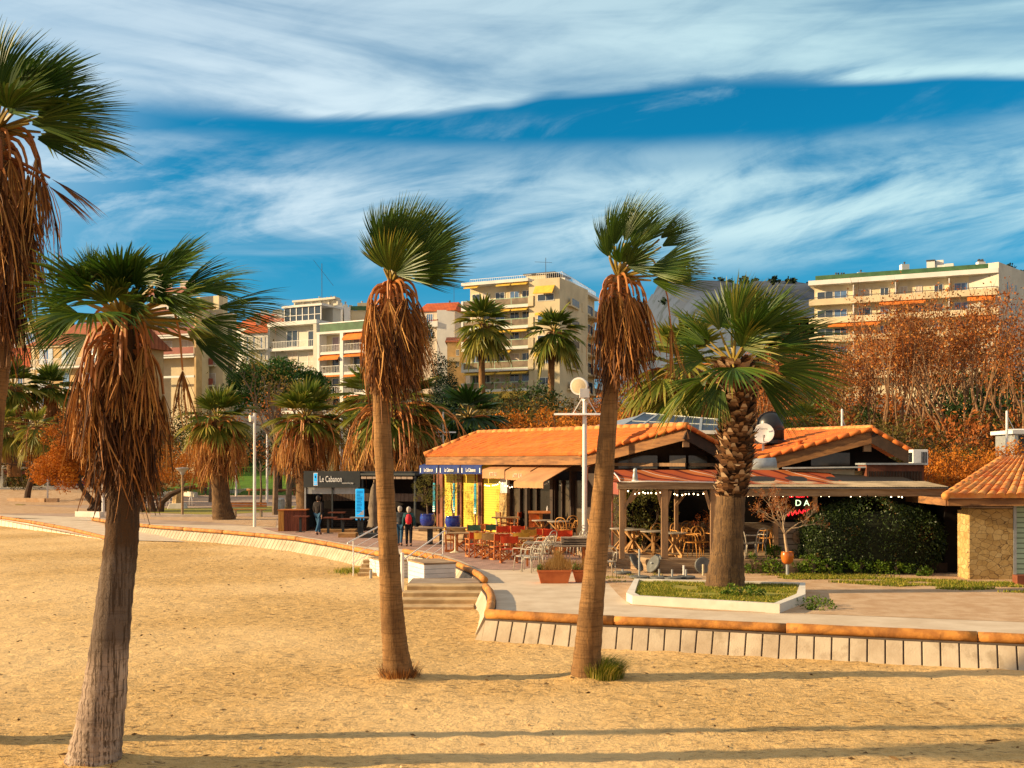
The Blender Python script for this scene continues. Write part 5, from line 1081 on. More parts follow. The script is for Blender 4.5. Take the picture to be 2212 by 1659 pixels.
# ------------------------------------------------------------------ terrace, deck and pergola
tr_ = thing('terrace', (0, 43, 0), 'low timber terrace along the yellow wall', 'terrace')
tp_ = [(-4.7, 47.6), (-2.2, 45.2), (.5, 42.2), (2.2, 39.6), (3.1, 36.5), (3.0, 34.7), (4.34, 32.5), (8.9, 32.4), (8.9, 42), (3, 43), (-3.4, 50)]
mb = MB(); mb.prism([Vector((x, y, .36)) for x, y in tp_], (0, 0, .04)); mb.build('floor', M['old_wood'], tr_); mb = MB()
for (xa, ya), (xb, yb) in zip(tp_[:7], tp_[1:8]):
    for k in range(3):
        a, b = Vector((xa, ya + .03, .07 + k * .118)), Vector((xb, yb + .03, .07 + k * .118)); mb.bar(a, b, .05, .112)
mb.build('edge_boards', M['old_wood'], tr_); mb = MB(); mb.prism([Vector((x, y + .1, 0)) for x, y in tp_[:8]] + [Vector((8.9, 34, 0)), Vector((-3, 49, 0))], (0, 0, .355)); mb.build('base', M['dark_gap'], tr_)
pg = thing('pergola', (6, 33, .4), 'timber pergola with striped red canopy over the bar tables', 'pergola')
PY = 32.7
def post(x0, x1, yb=1207, Yd=PY, mat='post_wood', zt=2.46, name='post'):
    a, b = P(x0, yb, Yd), P(x1, yb, Yd); return MB().box((a.x, Yd - .07, .4), (b.x, Yd + .09, zt)).build(name, M[mat], pg, bevel=.008)
post(1338, 1349); post(1428, 1443); post(1534, 1551); post(1457, 1465, Yd=35.2); post(1343, 1353, Yd=35.5); post(1757, 1765, Yd=33.0, zt=2.3); post(1592, 1600, Yd=PY)
def brace(x0, y0, x1, y1, Yd=PY, w=.09): MB().bar(P(x0, y0, Yd), P(x1, y1, Yd), w).build('brace', M['post_wood'], pg)
brace(1372, 1058, 1348, 1098); brace(1420, 1058, 1431, 1100); brace(1448, 1060, 1438, 1100); brace(1523, 1060, 1535, 1100); brace(1384, 1058, 1360, 1085, 34.5); brace(1480, 1066, 1460, 1092, 35)
a, b = P(1333, 1043, PY), P(1553, 1043, PY); MB().box((a.x, PY - .11, 2.46), (b.x, PY + .07, 2.67)).build('beam', M['old_wood'], pg, bevel=.01)
a, b = P(1556, 1052, PY), P(2042, 1052, PY); MB().box((a.x, PY - .09, 2.25), (b.x, PY + .07, 2.48)).build('beam', M['old_wood'], pg, bevel=.01)
mb = MB(); q = [(P(1318, 1043, PY).x, PY - .15, 2.70), (P(1553, 1, PY).x, PY - .15, 2.68), (P(1560, 1, PY).x, 33.2, 2.60), (P(1850, 1, PY).x, 33.6, 2.60), (P(1790, 1, 37).x, 36.6, 2.98), (P(1310, 1, 37).x, 37.6, 3.05)]
nx, ny = 46, 8; rows = []
for j in range(ny + 1):
    row = []
    for i in range(nx + 1):
        u, v = i / nx, j / ny; xf = q[0][0] + (q[3][0] - q[0][0]) * u; xb = q[5][0] + (q[4][0] - q[5][0]) * u; yf = PY - .15 if u < .48 else 33.3; zf = 2.69 if u < .48 else 2.60
        row.append(mb.v((xf + (xb - xf) * v, yf + (37.2 - yf) * v, zf + (3.02 - zf) * v - .06 * math.sin(v * math.pi) * (1 + .3 * math.sin(u * 40)))))
    rows.append(row)
for r0, r1 in zip(rows, rows[1:]):
    for i in range(nx): mb.F.append([r0[i], r0[i + 1], r1[i + 1], r1[i]])
mb.build('canopy', M['canopy'], pg, smooth=True)
mb = MB(); mb.tube([P(1322, 1017, 36.8), P(1334, 1030, 34.5), P(1340, 1041, PY - .1), P(1400, 1040, PY - .16), P(1553, 1042, PY - .16)], .022, 6); mb.build('canopy_cord', M['white_steel'], pg, smooth=True)
mb = MB(); x0, x1 = P(1556, 1, PY).x, P(2045, 1, PY).x; n = 150; rows = [[], []]
for i in range(n * 4 + 1): x = x0 + (x1 - x0) * i / (n * 4); z = .022 * math.sin(i * math.pi / 2); rows[0].append(mb.v((x, PY - .2, 2.52 + z))); rows[1].append(mb.v((x, 34.4, 2.66 + z)))
for i in range(n * 4): mb.F.append([rows[0][i], rows[0][i + 1], rows[1][i + 1], rows[1][i]])
M['corrug'] = pmat('grey_corrugated_sheet', (.27, .22, .16), .7, .2, 2, spec=.1); mb.build('corrugated_roof', M['corrug'], pg); MB().box((x0, PY - .21, 2.485), (x1, PY + .1, 2.494)).build('roof_edge', M['grey_steel'], pg)
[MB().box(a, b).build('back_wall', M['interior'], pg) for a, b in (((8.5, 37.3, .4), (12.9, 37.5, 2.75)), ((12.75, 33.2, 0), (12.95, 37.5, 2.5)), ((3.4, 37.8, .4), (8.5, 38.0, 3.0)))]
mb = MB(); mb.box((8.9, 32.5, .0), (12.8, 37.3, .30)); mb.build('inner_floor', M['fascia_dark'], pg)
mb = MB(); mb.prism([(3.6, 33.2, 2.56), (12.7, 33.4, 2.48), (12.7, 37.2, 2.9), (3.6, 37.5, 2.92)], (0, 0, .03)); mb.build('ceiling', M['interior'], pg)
mb = MB(); [mb.box((8.9 - 2.2 * k, 37.0, .42), (8.9 - 2.2 * k - 1.6, 37.25, 1.25)) for k in range(2)]; mb.build('counter', M['grey_plank'], pg)
string_lights([P(x, y, PY - .02) for x, y in ((1355, 1056), (1370, 1059), (1395, 1058), (1427, 1058))], 10, 'string of lit bulbs along the left pergola beam'); string_lights([P(x, y, PY - .02) for x, y in ((1444, 1059), (1470, 1063), (1500, 1061), (1530, 1062))], 10, 'string of lit bulbs between the middle and right pergola posts')
string_lights([P(x, y, PY + .1) for x, y in ((1606, 1063), (1680, 1066), (1760, 1064), (1850, 1066), (1960, 1066))], 22, 'long string of lit bulbs under the corrugated roof above the hedge')
M['neon_red'] = pmat('red_neon', (.8, .02, .02), .4, emit=((1, .02, .03), 1.4)); M['neon_green'] = pmat('pale_green_neon', (.6, .8, .4), .4, emit=((.62, .85, .42), 1.6))
ns = thing('neon_sign', P(1724, 1090, 36.6), 'red and green neon letters glowing in the dark bar', 'neon sign'); wq('board', 'interior', 1690, 1062, 1752, 1122, 36.7, .05, ns)
text_mesh('red_letters', 'SALSA', M['neon_red'], ns, P(1725, 1070, 36.6), (1, 0, 0), (0, 0, 1), .23); text_mesh('green_letters', 'D A', M['neon_green'], ns, P(1733, 1087, 36.6), (1, 0, 0), (0, 0, 1), .28)
mb = MB(); mb.tube([P(1700 + k * 3, 1110 + 5 * math.sin(k * 1.9) - k * .4, 36.6) for k in range(17)], .022, 5); mb.build('red_script', M['neon_red'], ns)
ol = thing('owl_decoy', P(1372, 1041, PY), 'grey owl decoy perched on the pergola beam', 'decoy'); c0 = P(1372, 1041.5, PY - .02)
MB().lathe(c0, [(.06, .0), (.085, .05), (.075, .2), (.055, .28), (.065, .33), (.05, .39), (.01, .42)], 12).build('body', M['grey_steel'], ol, smooth=True); MB().lathe(c0, [(.10, -.005), (.10, .06), (.05, .08)], 12).build('base', M['white_steel'], ol)
wq2 = thing('bar_screen', P(1690, 1190, 33), 'weathered plank screen with a cut disc behind the leafless potted tree', 'screen'); a, b = P(1671, 1, 33.4), P(1742, 1, 33.4); mb = MB()
for k in range(6): z = .45 + k * .17; mb.box((a.x, 33.38, z), (b.x, 33.43, z + .15))
mb.build('planks', M['grey_plank'], wq2); mb = MB(); mb.box((a.x - .03, 33.3, .3), (a.x + .12, 33.37, 1.5)); mb.build('upright', M['post_wood'], wq2); MB().lathe(P(1725, 1160, 33.33), [(.19, 0), (.19, .04)], 20, ax=(0, -1, 0)).build('disc', M['old_wood'], wq2)

# ------------------------------------------------------------------ stone hut on the right
hut = thing('stone_hut', (15, 32, 0), 'stone hut with pale orange barrel tiles and green roller shutter at right edge', 'hut'); HYd = 30.6
a, b = P(2092, 1, HYd), P(2190, 1, HYd); MB().box((a.x, HYd, -.05), (b.x, HYd + .5, 1.97)).build('stone_wall', M['stone'], hut, bevel=.03); MB().box((a.x - .01, HYd - .01, 1.975), (b.x, HYd + .5, 2.02)).build('coping', M['grey_plank'], hut)
MB().box((a.x + .02, HYd + .5, -.05), (a.x + .5, HYd + .8, 1.9)).build('side_wall', M['stone'], hut)
x0 = P(2196, 1, HYd).x; MB().box((x0, HYd + .1, 0), (x0 + 3, HYd + .16, 2.1)).build('roller_shutter', M['green_shutter'], hut); MB().box((x0 - .09, HYd - .01, -.02), (x0 - .003, HYd + .2, 2.2)).build('shutter_rail', M['grey_steel'], hut); MB().box((x0 - .15, HYd - .02, 2.1), (x0 + 3, HYd + .3, 2.42)).build('lintel', M['fascia_dark'], hut)
a = P(2133, 1, HYd + .3); MB().box((a.x - .22, HYd + .1, 2.022), (a.x + .3, HYd + .5, 2.5)).build('roof_post', M['fascia_dark'], hut)
e0, e1 = P(2042, 1072, 29.9), Vector((P(2042, 1072, 29.9).x + 5.2, 29.5, P(2042, 1072, 29.9).z)); tile_roof('roof', hut, e0, e1, e0 + Vector((2.9, 3.0, 1.05)), e1 + Vector((-.3, 3.2, 1.15)), M['tile_pale'], pitch=.26, row=.42, amp=.075, samp=8)
mb = MB(); ridge_tiles(mb, e0, e0 + Vector((2.9, 3.0, 1.05)), .11); mb.build('hip_tiles', M['tile_pale'], hut, smooth=True); mb = MB(); mb.bar(e0 + Vector((.1, .1, -.16)), e1 + Vector((0, .1, -.16)), .1, .2); mb.bar(e0 + Vector((.1, .1, -.16)), e0 + Vector((.4, 4, -.16)), .1, .2); mb.poly([e0 + Vector((0, 0, -.08)), e1 + Vector((0, 0, -.08)), e1 + Vector((0, 4, -.08)), e0 + Vector((.5, 4, -.08))]); mb.build('eave_board', M['fascia'], hut)
MB().box((P(2194, 1, 29.3).x, 29.2, 0), (P(2230, 1, 29.3).x, 29.5, .25)).build('door_step', M['red_wood'], hut)
MB().box((12.75, 32.6, 0), (13.2, 34.8, 2.0)).build('hedge_shade_backing', M['interior'], hut); MB().box((12.75, 34.5, 0), (16.5, 34.8, 2.5)).build('yard_shade_backing', M['interior'], hut)  # near-black backings stand in for the shade between hedge and hut
# ------------------------------------------------------------------ terrace furniture
M['chair_wood'] = pmat('oiled_chair_wood', (.58, .20, .05), .6, .2, 6, .1, 20, col2=(.42, .12, .03))
M['bent_wood'] = pmat('honey_bentwood', (.62, .30, .07), .5, .15, 5, col2=(.50, .21, .045))
M['table_wood'] = pmat('table_timber', (.45, .29, .14), .7, .2, 3, .15, 14, col2=(.32, .19, .09), stretch=(1, 5, 1))
M['trestle_wood'] = pmat('trestle_timber', (.52, .28, .10), .7, .2, 4, .1, 14)
M['bistro_metal'] = pmat('grey_white_bistro_metal', (.46, .41, .33), .45, .1, 6, spec=.4)
M['grey_top'] = pmat('grey_table_top', (.40, .34, .27), .6, .15, 4)
M['iron_base'] = pmat('cream_table_pedestal', (.70, .60, .42), .5, .1, 5)
for n_, c_ in (('red', (.72, .075, .02)), ('orange', (.75, .22, .05)), ('ochre', (.60, .34, .045)), ('green', (.09, .20, .11)), ('brown', (.26, .15, .06))): M['cv_' + n_] = pmat(n_ + '_canvas', c_, .85, .15, 3)
def director_chair(col):
    r = thing('director_chair', (0, 0, 0), 'chair', 'chair', 'folding director chairs on the terrace'); mb = MB(); w = .27
    for x in (-w, w):
        mb.bar((x, -.2, .03), (x, -.2, .62), .03, .045); mb.bar((x, .2, .03), (x, .24, .90), .03, .045); mb.bar((x, -.24, .035), (x, .26, .035), .03, .05); mb.bar((x, -.22, .44), (x, .22, .44), .03, .05)
    for y in (-.19, .19): mb.bar((-w + .02, y, .05), (w - .02, y, .43), .025, .04); mb.bar((w - .02, y + .03, .05), (-w + .02, y + .03, .43), .025, .04)
    mb.build('frame', M['chair_wood'], r)
    for x in (-w, w): MB().box((x - .03, -.26, .622), (x + .03, .27, .648)).build('armrest', M['chair_wood'], r)
    mb = MB(); mb.hexa([Vector(p) for p in ((-w + .018, -.2, .445), (w - .018, -.2, .445), (w - .018, .2, .445), (-w + .018, .2, .445), (-w + .018, -.2, .458), (w - .018, -.2, .458), (w - .018, .2, .458), (-w + .018, .2, .458))]); mb.build('seat', M['cv_' + col], r)
    mb = MB(); rows = []
    for z in (.66, .88): rows.append([mb.v((-w - .01 + (2 * w + .02) * k / 6, .25 + .03 * math.sin(k / 6 * math.pi) + (z - .66) * .08, z + (.012 * math.cos(k * 1.9)))) for k in range(7)])
    for k in range(6): mb.F.append([rows[0][k], rows[0][k + 1], rows[1][k + 1], rows[1][k]])
    o = mb.build('backrest', M['cv_' + col], r); s_ = o.modifiers.new('thick', 'SOLIDIFY'); s_.thickness = .012
    return r
DC = {c: [director_chair(c), []] for c in ('red', 'orange', 'ochre', 'green', 'brown')}
def dchair(c, x, y, rz, label, z=0.0): p = G(x, y, z); place(DC[c][0], DC[c][1], p, R(rz), label)
# rz 0: chair faces the camera; 180: its back towards the camera
dchair('ochre', 976, 1192, 95, 'ochre director chair at the left end of the terrace rows, back to the beach railing'); dchair('brown', 992, 1191, 170, 'brown director chair second from the left end of the terrace rows')
dchair('green', 1026, 1184, 8, 'green director chair on the far side of the first table'); dchair('orange', 1046, 1181, -6, 'orange director chair on the far side of the first table'); dchair('green', 1066, 1183, 14, 'green director chair right of the orange one, far side of the tables')
dchair('ochre', 1044, 1205, 172, 'ochre director chair with its back to the beach, before the first table'); dchair('red', 1026, 1203, 200, 'red director chair in front of the first table, seen from behind'); dchair('red', 1078, 1209, 205, 'red director chair turned sideways at the front of the second table'); dchair('brown', 1062, 1208, 168, 'brown director chair next to the sideways red one at the front')
dchair('red', 1090, 1188, 10, 'red director chair behind the second table, left of a row of red backs'); dchair('red', 1106, 1187, -8, 'red director chair in the middle of the row of red backs'); dchair('red', 1122, 1188, 12, 'red director chair at the right end of the row of red backs')
dchair('red', 1099, 1216, 185, 'red director chair before the third table, nearest the bistro chairs'); dchair('ochre', 1126, 1206, 180, 'ochre director chair half hidden by the pale bistro chairs'); dchair('ochre', 1140, 1196, 188, 'ochre director chair further back behind the pale bistro chairs')
dchair('brown', 1156, 1191, 5, 'brown director chair behind the long slatted table'); dchair('red', 1172, 1196, -10, 'red director chair left of two others behind the long slatted table'); dchair('red', 1192, 1198, 12, 'red director chair in the middle behind the long slatted table'); dchair('red', 1222, 1201, 4, 'red director chair nearest the lamp post behind the planters')
dchair('red', 1112, 1153, 250, 'red director chair up on the terrace beside the small high table', .4); dchair('brown', 1088, 1153, 110, 'brown director chair up on the terrace left of the small high table', .4); dchair('green', 1168, 1160, 5, 'green director chair behind the round tables by the glass doors', .4)
def table(loc, lx, ly, h, label, mat='table_wood', name='table', rz=0, leg='iron_base', ped=True, grp='rectangular terrace tables'):
    r = thing(name, loc, label, 'table', grp); x, y, z = loc; mb = MB(); n = max(3, int(ly / .11))
    for k in range(n): a = y - ly / 2 + ly * k / n; mb.box((x - lx / 2, a + .004, z + h - .035), (x + lx / 2, a + ly / n - .004, z + h))
    mb.build('tabletop', M[mat], r)
    if ped:
        for sx in ((-1, 1) if lx > .95 else (0,)): MB().lathe((x + sx * lx * .32, y, z), [(.20, 0), (.20, .02), (.06, .07), (.035, .12), (.03, h - .08), (.12, h - .037)], 12).build('leg', M[leg], r, smooth=False)
    else:
        for sx in (-1, 1):
            for sy in (-1, 1): MB().box((x + sx * (lx / 2 - .06) - .03, y + sy * (ly / 2 - .06) - .03, z), (x + sx * (lx / 2 - .06) + .03, y + sy * (ly / 2 - .06) + .03, z + h - .037)).build('leg', M[leg], r)
    r.rotation_euler.z = 0; return r
table(G(1012, 1194), 1.5, .75, .74, 'timber table at the left end among the director chairs'); table(G(1070, 1198), 1.1, .75, .74, 'timber table between the green and red director chairs'); table(G(1118, 1208), 1.1, .75, .74, 'timber table right behind the standing bistro chairs'); table(G(1092, 1157, .4), 1.1, .6, .74, 'small timber table on the terrace before the white pier')
table(G(1200, 1222), 1.9, .8, .74, 'long grey timber table behind the terracotta planters', 'grey_plank', leg='chair_wood', ped=False); table(G(1252, 1228), 1.6, .75, .72, 'slatted timber table beside the slim palm trunk', 'grey_plank', leg='chair_wood', ped=False)
mb = MB()
for k in range(3): c = G(1250, 1226); mb.box((c.x - .55, c.y - .35 + .02 * k, .745 + k * .075), (c.x + .65, c.y + .3, .79 + k * .075))
tag(mb.build('stacked_boards', M['grey_plank']), 'stack of loose grey boards lying on the slatted table', 'boards')
def bistro_chair(mat, arms=True, seatz=.46, name='bistro_chair', grp='pale bistro chairs'):
    r = thing(name, (0, 0, 0), 'chair', 'chair', grp); w = .21
    arch = lambda w_, y0, z0, z1, yb: [Vector((-w_, y0, z0)), Vector((-w_, yb, z0 + (z1 - z0) * .62)), Vector((-w_ * .7, yb + .03, z0 + (z1 - z0) * .9)), Vector((0, yb + .04, z1)), Vector((w_ * .7, yb + .03, z0 + (z1 - z0) * .9)), Vector((w_, yb, z0 + (z1 - z0) * .62)), Vector((w_, y0, z0))]
    mb = MB(); p, _ = smooth_path(arch(w, .19, seatz, seatz + .44, .25), [.015] * 7, 3); mb.tube(p, .016, 6); p, _ = smooth_path(arch(w * .52, .2, seatz, seatz + .34, .24), [.012] * 7, 3); mb.tube(p, .011, 6)
    if arms:
        for sx in (-1, 1): p, _ = smooth_path([Vector((sx * w, .235, seatz + .24)), Vector((sx * (w + .05), .05, seatz + .23)), Vector((sx * (w + .05), -.16, seatz + .21)), Vector((sx * (w + .01), -.2, seatz))], [.014] * 4, 4); mb.tube(p, .015, 6)
    mb.build('backrest', M[mat], r, smooth=True); mb = MB(); mb.lathe((0, 0, seatz - .03), [(.2, 0), (.225, .01), (.225, .028), (.2, .034)], 18); mb.build('seat', M[mat], r)
    for x, y, xx, yy in ((-.17, -.17, -.2, -.22), (.17, -.17, .2, -.22), (-.17, .17, -.2, .24), (.17, .17, .2, .24)): MB().tube([(xx, yy, 0), ((x + xx) / 2, (y + yy) / 2, seatz * .55), (x, y, seatz - .03)], [.013, .015, .017], 6).build('leg', M[mat], r, smooth=True)
    return r
BC = [bistro_chair('bistro_metal'), []]; WC = [bistro_chair('bent_wood', True, .47, 'bentwood_chair', 'honey coloured bentwood chairs'), []]
def bch(k, x, y, rz, label, z=0.0, dz=0): p = G(x, y, z); p.z += dz; place(k[0], k[1], p, R(rz), label)
bch(BC, 1130, 1233, 215, 'pale bistro chair standing alone at the front left of its row'); bch(BC, 1147, 1236, 222, 'second pale bistro chair from the left, tucked against the first')
p0 = G(1168, 1228)
for k in range(3): place(BC[0], BC[1], (p0.x + .09 * k, p0.y + .12 * k, .02 + .12 * k), R(235), ('lowest', 'middle', 'topmost')[k] + ' pale bistro chair of the stack left of the planters')
for k in range(3): p0 = G(1240, 1204); place(BC[0], BC[1], (p0.x + .11 * k, p0.y, .02), R(250), ('leftmost', 'middle', 'rightmost')[k] + ' pale bistro chair of the three nested at the lamp post foot')
bch(BC, 1312, 1247, 190, 'single pale bistro chair just right of the slim palm trunk'); bch(BC, 1270, 1205, 240, 'pale bistro chair half hidden behind the slim palm trunk')
for x, y, rz, lb in ((1231, 1166, 200, 'bentwood chair by the round tables before the glass doors'), (1218, 1172, 150, 'bentwood chair in front of the round tables by the glass doors'), (1288, 1178, 90, 'bentwood chair between the slim palm and the side wall of the restaurant'), (1496, 1204, 60, 'bentwood armchair at the front of the deck, right of the round tables'), (1516, 1203, 20, 'bentwood armchair against the right pergola post'),
                     (1470, 1193, 30, 'bentwood armchair behind the rightmost round deck table'), (1487, 1186, 0, 'bentwood armchair in the back row of the deck, left one'), (1503, 1187, 12, 'bentwood armchair in the back row of the deck, middle one'), (1521, 1186, -10, 'bentwood armchair in the back row of the deck, right one'), (1397, 1186, 5, 'bentwood armchair behind the middle round deck tables'), (1424, 1190, 160, 'bentwood armchair between the two right round deck tables'), (1656, 1193, 235, 'red lit bentwood chair facing the dark bar right of the thick palm')): bch(WC, x, y, rz, lb, .4)
bch(BC, 1612, 1206, 120, 'pale armchair partly behind the right side of the thick palm', .4); bch(BC, 1633, 1205, 215, 'pale armchair on the deck between the thick palm and the red lit chair', .4)
bch(BC, 1376, 1178, 0, 'white bistro chair behind the left round deck tables', .4); bch(BC, 1452, 1181, 10, 'white bistro chair behind the rightmost round deck table', .4)
def round_table():
    r = thing('round_table', (0, 0, 0), 't', 'table', 'round trestle tables'); MB().lathe((0, 0, .705), [(.0, 0), (.40, 0), (.41, .012), (.41, .03), (.395, .036), (0, .036)], 28).build('tabletop', M['grey_top'], r); mb = MB()
    for k in range(2):
        a = R(20 + 90 * k); c, s = math.cos(a), math.sin(a)
        for sg_ in (-1, 1): mb.bar((sg_ * c * .36, sg_ * s * .36, .70), (sg_ * c * .05, sg_ * s * .05, .40), .05); mb.bar((sg_ * c * .05, sg_ * s * .05, .36), (sg_ * c * .36, sg_ * s * .36, .04), .055)
        mb.bar((-c * .36, -s * .36, .03), (c * .36, s * .36, .03), .06)
    mb.bar((0, 0, .12), (0, 0, .7), .10); mb.build('trestle', M['trestle_wood'], r); return r
RT = [round_table(), []]
for x, y, rz, lb in ((1344, 1190, 0, 'leftmost round trestle table at the pergola corner'), (1368, 1193, 30, 'second round trestle table from the left on the deck'), (1412, 1198, 60, 'third round trestle table from the left on the deck'), (1456, 1203, 15, 'round trestle table nearest the front right of the deck'), (1172, 1166, 20, 'round trestle table beside the orange lectern'), (1206, 1169, 45, 'round trestle table between the lectern and the lamp post')): bch(RT, x, y, rz, lb, .4)
le = thing('lectern', G(1166, 1161, .4), 'orange wooden host lectern with open shelves by the glass doors', 'lectern'); c = G(1166, 1161, .4); M['orange_wood'] = pmat('orange_varnished_wood', (.62, .22, .035), .4, .2, 2, stretch=(1, 1, 4))
MB().box((c.x - .02, c.y - .2, .4), (c.x + .10, c.y + .25, 1.32)).build('front_panel', M['orange_wood'], le); MB().box((c.x + .103, c.y - .18, .4), (c.x + .40, c.y + .25, 1.3)).build('cabinet', M['fascia_dark'], le); MB().box((c.x - .42, c.y + .1, .4), (c.x - .023, c.y + .14, 1.3)).build('back_panel', M['chair_wood'], le)
for z in (.42, .72, 1.02): MB().box((c.x - .42, c.y - .15, z), (c.x - .023, c.y + .097, z + .03)).build('shelf', M['chair_wood'], le)
MB().hexa([Vector(p) for p in ((c.x - .45, c.y - .25, 1.325), (c.x + .42, c.y - .25, 1.325), (c.x + .42, c.y + .28, 1.38), (c.x - .45, c.y + .28, 1.38), (c.x - .45, c.y - .25, 1.36), (c.x + .42, c.y - .25, 1.36), (c.x + .42, c.y + .28, 1.42), (c.x - .45, c.y + .28, 1.42))]).build('top', M['chair_wood'], le)
mb = MB(); mb.lathe((c.x + .3, c.y + .2, 1.425), [(.03, 0), (.03, .12), (.015, .15), (.015, .19)], 10); tag(mb.build('bottle', M['white_print']), 'small white bottle standing on the orange lectern', 'bottle')
# terracotta troughs with dry grass
M['terracotta'] = pmat('terracotta', (.60, .17, .05), .75, .15, 3, .1, 20, col2=(.48, .12, .035)); M['dry_grass'] = vmat('dry_grass', [(0, (.34, .16, .04)), (.6, (.58, .34, .10)), (1, (.70, .48, .18))], .8, .2)
M['weeds'] = vmat('low_weeds', [(0, (.03, .07, .008)), (.5, (.07, .14, .012)), (1, (.16, .22, .02))], .6, .25); M['soil'] = pmat('dark_soil', (.09, .055, .03), .95)
def trough(c, lx, ly, h, label, seed, rz=0, grass=True):
    r = thing('planter_trough', c, label, 'planter', 'terracotta troughs before the terrace'); x, y, z = c; a, b = .80, 1.0; mb = MB()
    mb.hexa([Vector((x + sx * lx / 2 * k, y + sy * ly / 2 * k, zz)) for zz, k in ((z, a), (z + h * .82, .97)) for sx, sy in ((-1, -1), (1, -1), (1, 1), (-1, 1))]); mb.build('trough', M['terracotta'], r, bevel=.012)
    mb = MB()
    for x0, y0, x1, y1 in ((-1, -1, 1, -.84), (-1, .84, 1, 1), (-1, -.838, -.93, .838), (.93, -.838, 1, .838)): mb.box((x + x0 * lx / 2, y + y0 * ly / 2, z + h * .825), (x + x1 * lx / 2, y + y1 * ly / 2, z + h))
    mb.build('rim', M['terracotta'], r); MB().box((x - lx * .46, y - ly * .41, z + h * .823), (x + lx * .46, y + ly * .41, z + h * .9)).build('soil', M['soil'], r)
    rg = random.Random(seed); mb = MB()
    if grass:
        for i in range(800):
            t = rg.gauss(.15, .26); p = Vector((x + max(-.45, min(.45, t)) * lx, y + rg.uniform(-.35, .35) * ly, z + h * .9)); H = rg.uniform(.12, .34) + (.42 * math.exp(-((t - .12) / .14) ** 2)) * rg.random(); q = p + Vector((rg.uniform(-.12, .12), rg.uniform(-.1, .1), H)); mb.a = rg.random(); s_ = Vector((.005, 0, 0)); mb.poly([p - s_, p + s_, q + s_ * .5, q - s_ * .5])
        mb.build('dry_grass', M['dry_grass'], r, attr=True); g = np.random.default_rng(seed); pts = g.normal(size=(140, 3)) * (.07, .07, .05) + (x - lx * .4, y, z + h + .04); np_mesh('weeds', leaf_faces(g, pts, .06, .6), 4, M['weeds'], r, g.random(140))
    return r
trough(G(1197, 1259), .92, .42, .36, 'terracotta trough with tall dry grass, left of two', 5); trough(G(1272, 1257), .90, .42, .34, 'terracotta trough half hidden by the slim palm, right of two', 6)
# blue pots with olive trees
M['blue_glaze'] = pmat('cobalt_blue_glaze', (.012, .035, .30), .12, .1, 3, spec=.8); M['olive_leaf'] = vmat('olive_leaves', [(0, (.045, .055, .012)), (.5, (.12, .12, .025)), (1, (.32, .26, .05))], .6, .3); M['twig'] = pmat('grey_brown_bark', (.24, .17, .11), .9, .2, 4, .3, 20)
def branches(mb, tips, p, d, r, L, depth, rg, up=.2, kids=(2, 3), shrink=.74, spread=.6, bend=.2, ns=3, n=5, mid=None):
    pts, rr = [p], [r]; q = p; dd = d.copy()
    for k in range(ns): dd = (dd + Vector((rg.uniform(-bend, bend), rg.uniform(-bend, bend), rg.uniform(-bend, bend) + up * .3))).normalized(); q = q + dd * L / ns; pts.append(q); rr.append(r * (1 - .35 * (k + 1) / ns))
    mb.tube(pts, rr, n if depth > 2 else 3, cap=False)
    if mid is not None and depth <= 2: mid.extend(pts[1:])
    if depth == 0: tips.append((q, dd)); return
    for k in range(rg.randint(*kids)):
        ax = Vector((rg.uniform(-1, 1), rg.uniform(-1, 1), rg.uniform(-1, 1))).normalized(); nd = (dd + ax * spread * rg.uniform(.6, 1.2) + UPV * up).normalized()
        st = pts[-1] if k == 0 or rg.random() < .6 else pts[-2]
        branches(mb, tips, st, nd, r * .62, L * shrink * rg.uniform(.8, 1.15), depth - 1, rg, up, kids, shrink, spread, bend, ns, n, mid)
def pot_tree(c, R0, h0, crown, label, seed, nl=2600, rimz=None, mat='olive_leaf', name='potted_tree', th=.5, lsz=.055, grp=None):
    r = thing(name, c, label, 'potted tree', grp); c = Vector(c)
    MB().lathe(c, [(R0 * .62, 0), (R0 * .85, h0 * .12), (R0, h0 * .45), (R0 * .98, h0 * .75), (R0 * .88, h0 * .96), (R0 * .92, h0), (R0 * .8, h0), (R0 * .78, h0 * .9)], 28).build('pot', M['blue_glaze'], r, smooth=True)
    rg = random.Random(seed); mb = MB(); tips = []; mid = []
    branches(mb, tips, c + UPV * h0 * .9, UPV.copy(), .035, th, 3, rg, .35, (2, 3), .75, .65, .2, 3, 6, mid); mb.build('trunk', M['twig'], r)
    g = np.random.default_rng(seed); pts, vals = clump_pts(g, c + Vector((crown[0], 0, h0 + crown[1])), (crown[2], crown[2], crown[3]), 46, nl, .17, .35); np_mesh('foliage', leaf_faces(g, pts, lsz, .35), 4, M[mat], r, vals); return r
for px_, py_ in ((924, 47.2), (979, 45.6)): a = P(px_, 1010, py_); mb = MB(); mb.box((a.x - .38, py_ - .36, .402), (a.x + .38, py_ + .36, .6)); tag(mb.build('pot_plinth', M['old_wood'], bevel=.01), 'low wooden plinth under the ' + ('left' if px_ < 950 else 'right') + ' cobalt pot', 'plinth')
a = P(924, 1010, 47.2); pot_tree((a.x, 47.2, .6), .34, .52, (0, 1.05, .62, .85), 'leafy olive tree in a round cobalt pot, left of two', 3, grp='olive trees in cobalt pots'); a = P(979, 1010, 45.6); pot_tree((a.x, 45.6, .6), .34, .5, (-.1, 1.05, .5, .95), 'slender olive tree in a cobalt pot against the yellow wall', 4, 1700, th=.65, grp='olive trees in cobalt pots')
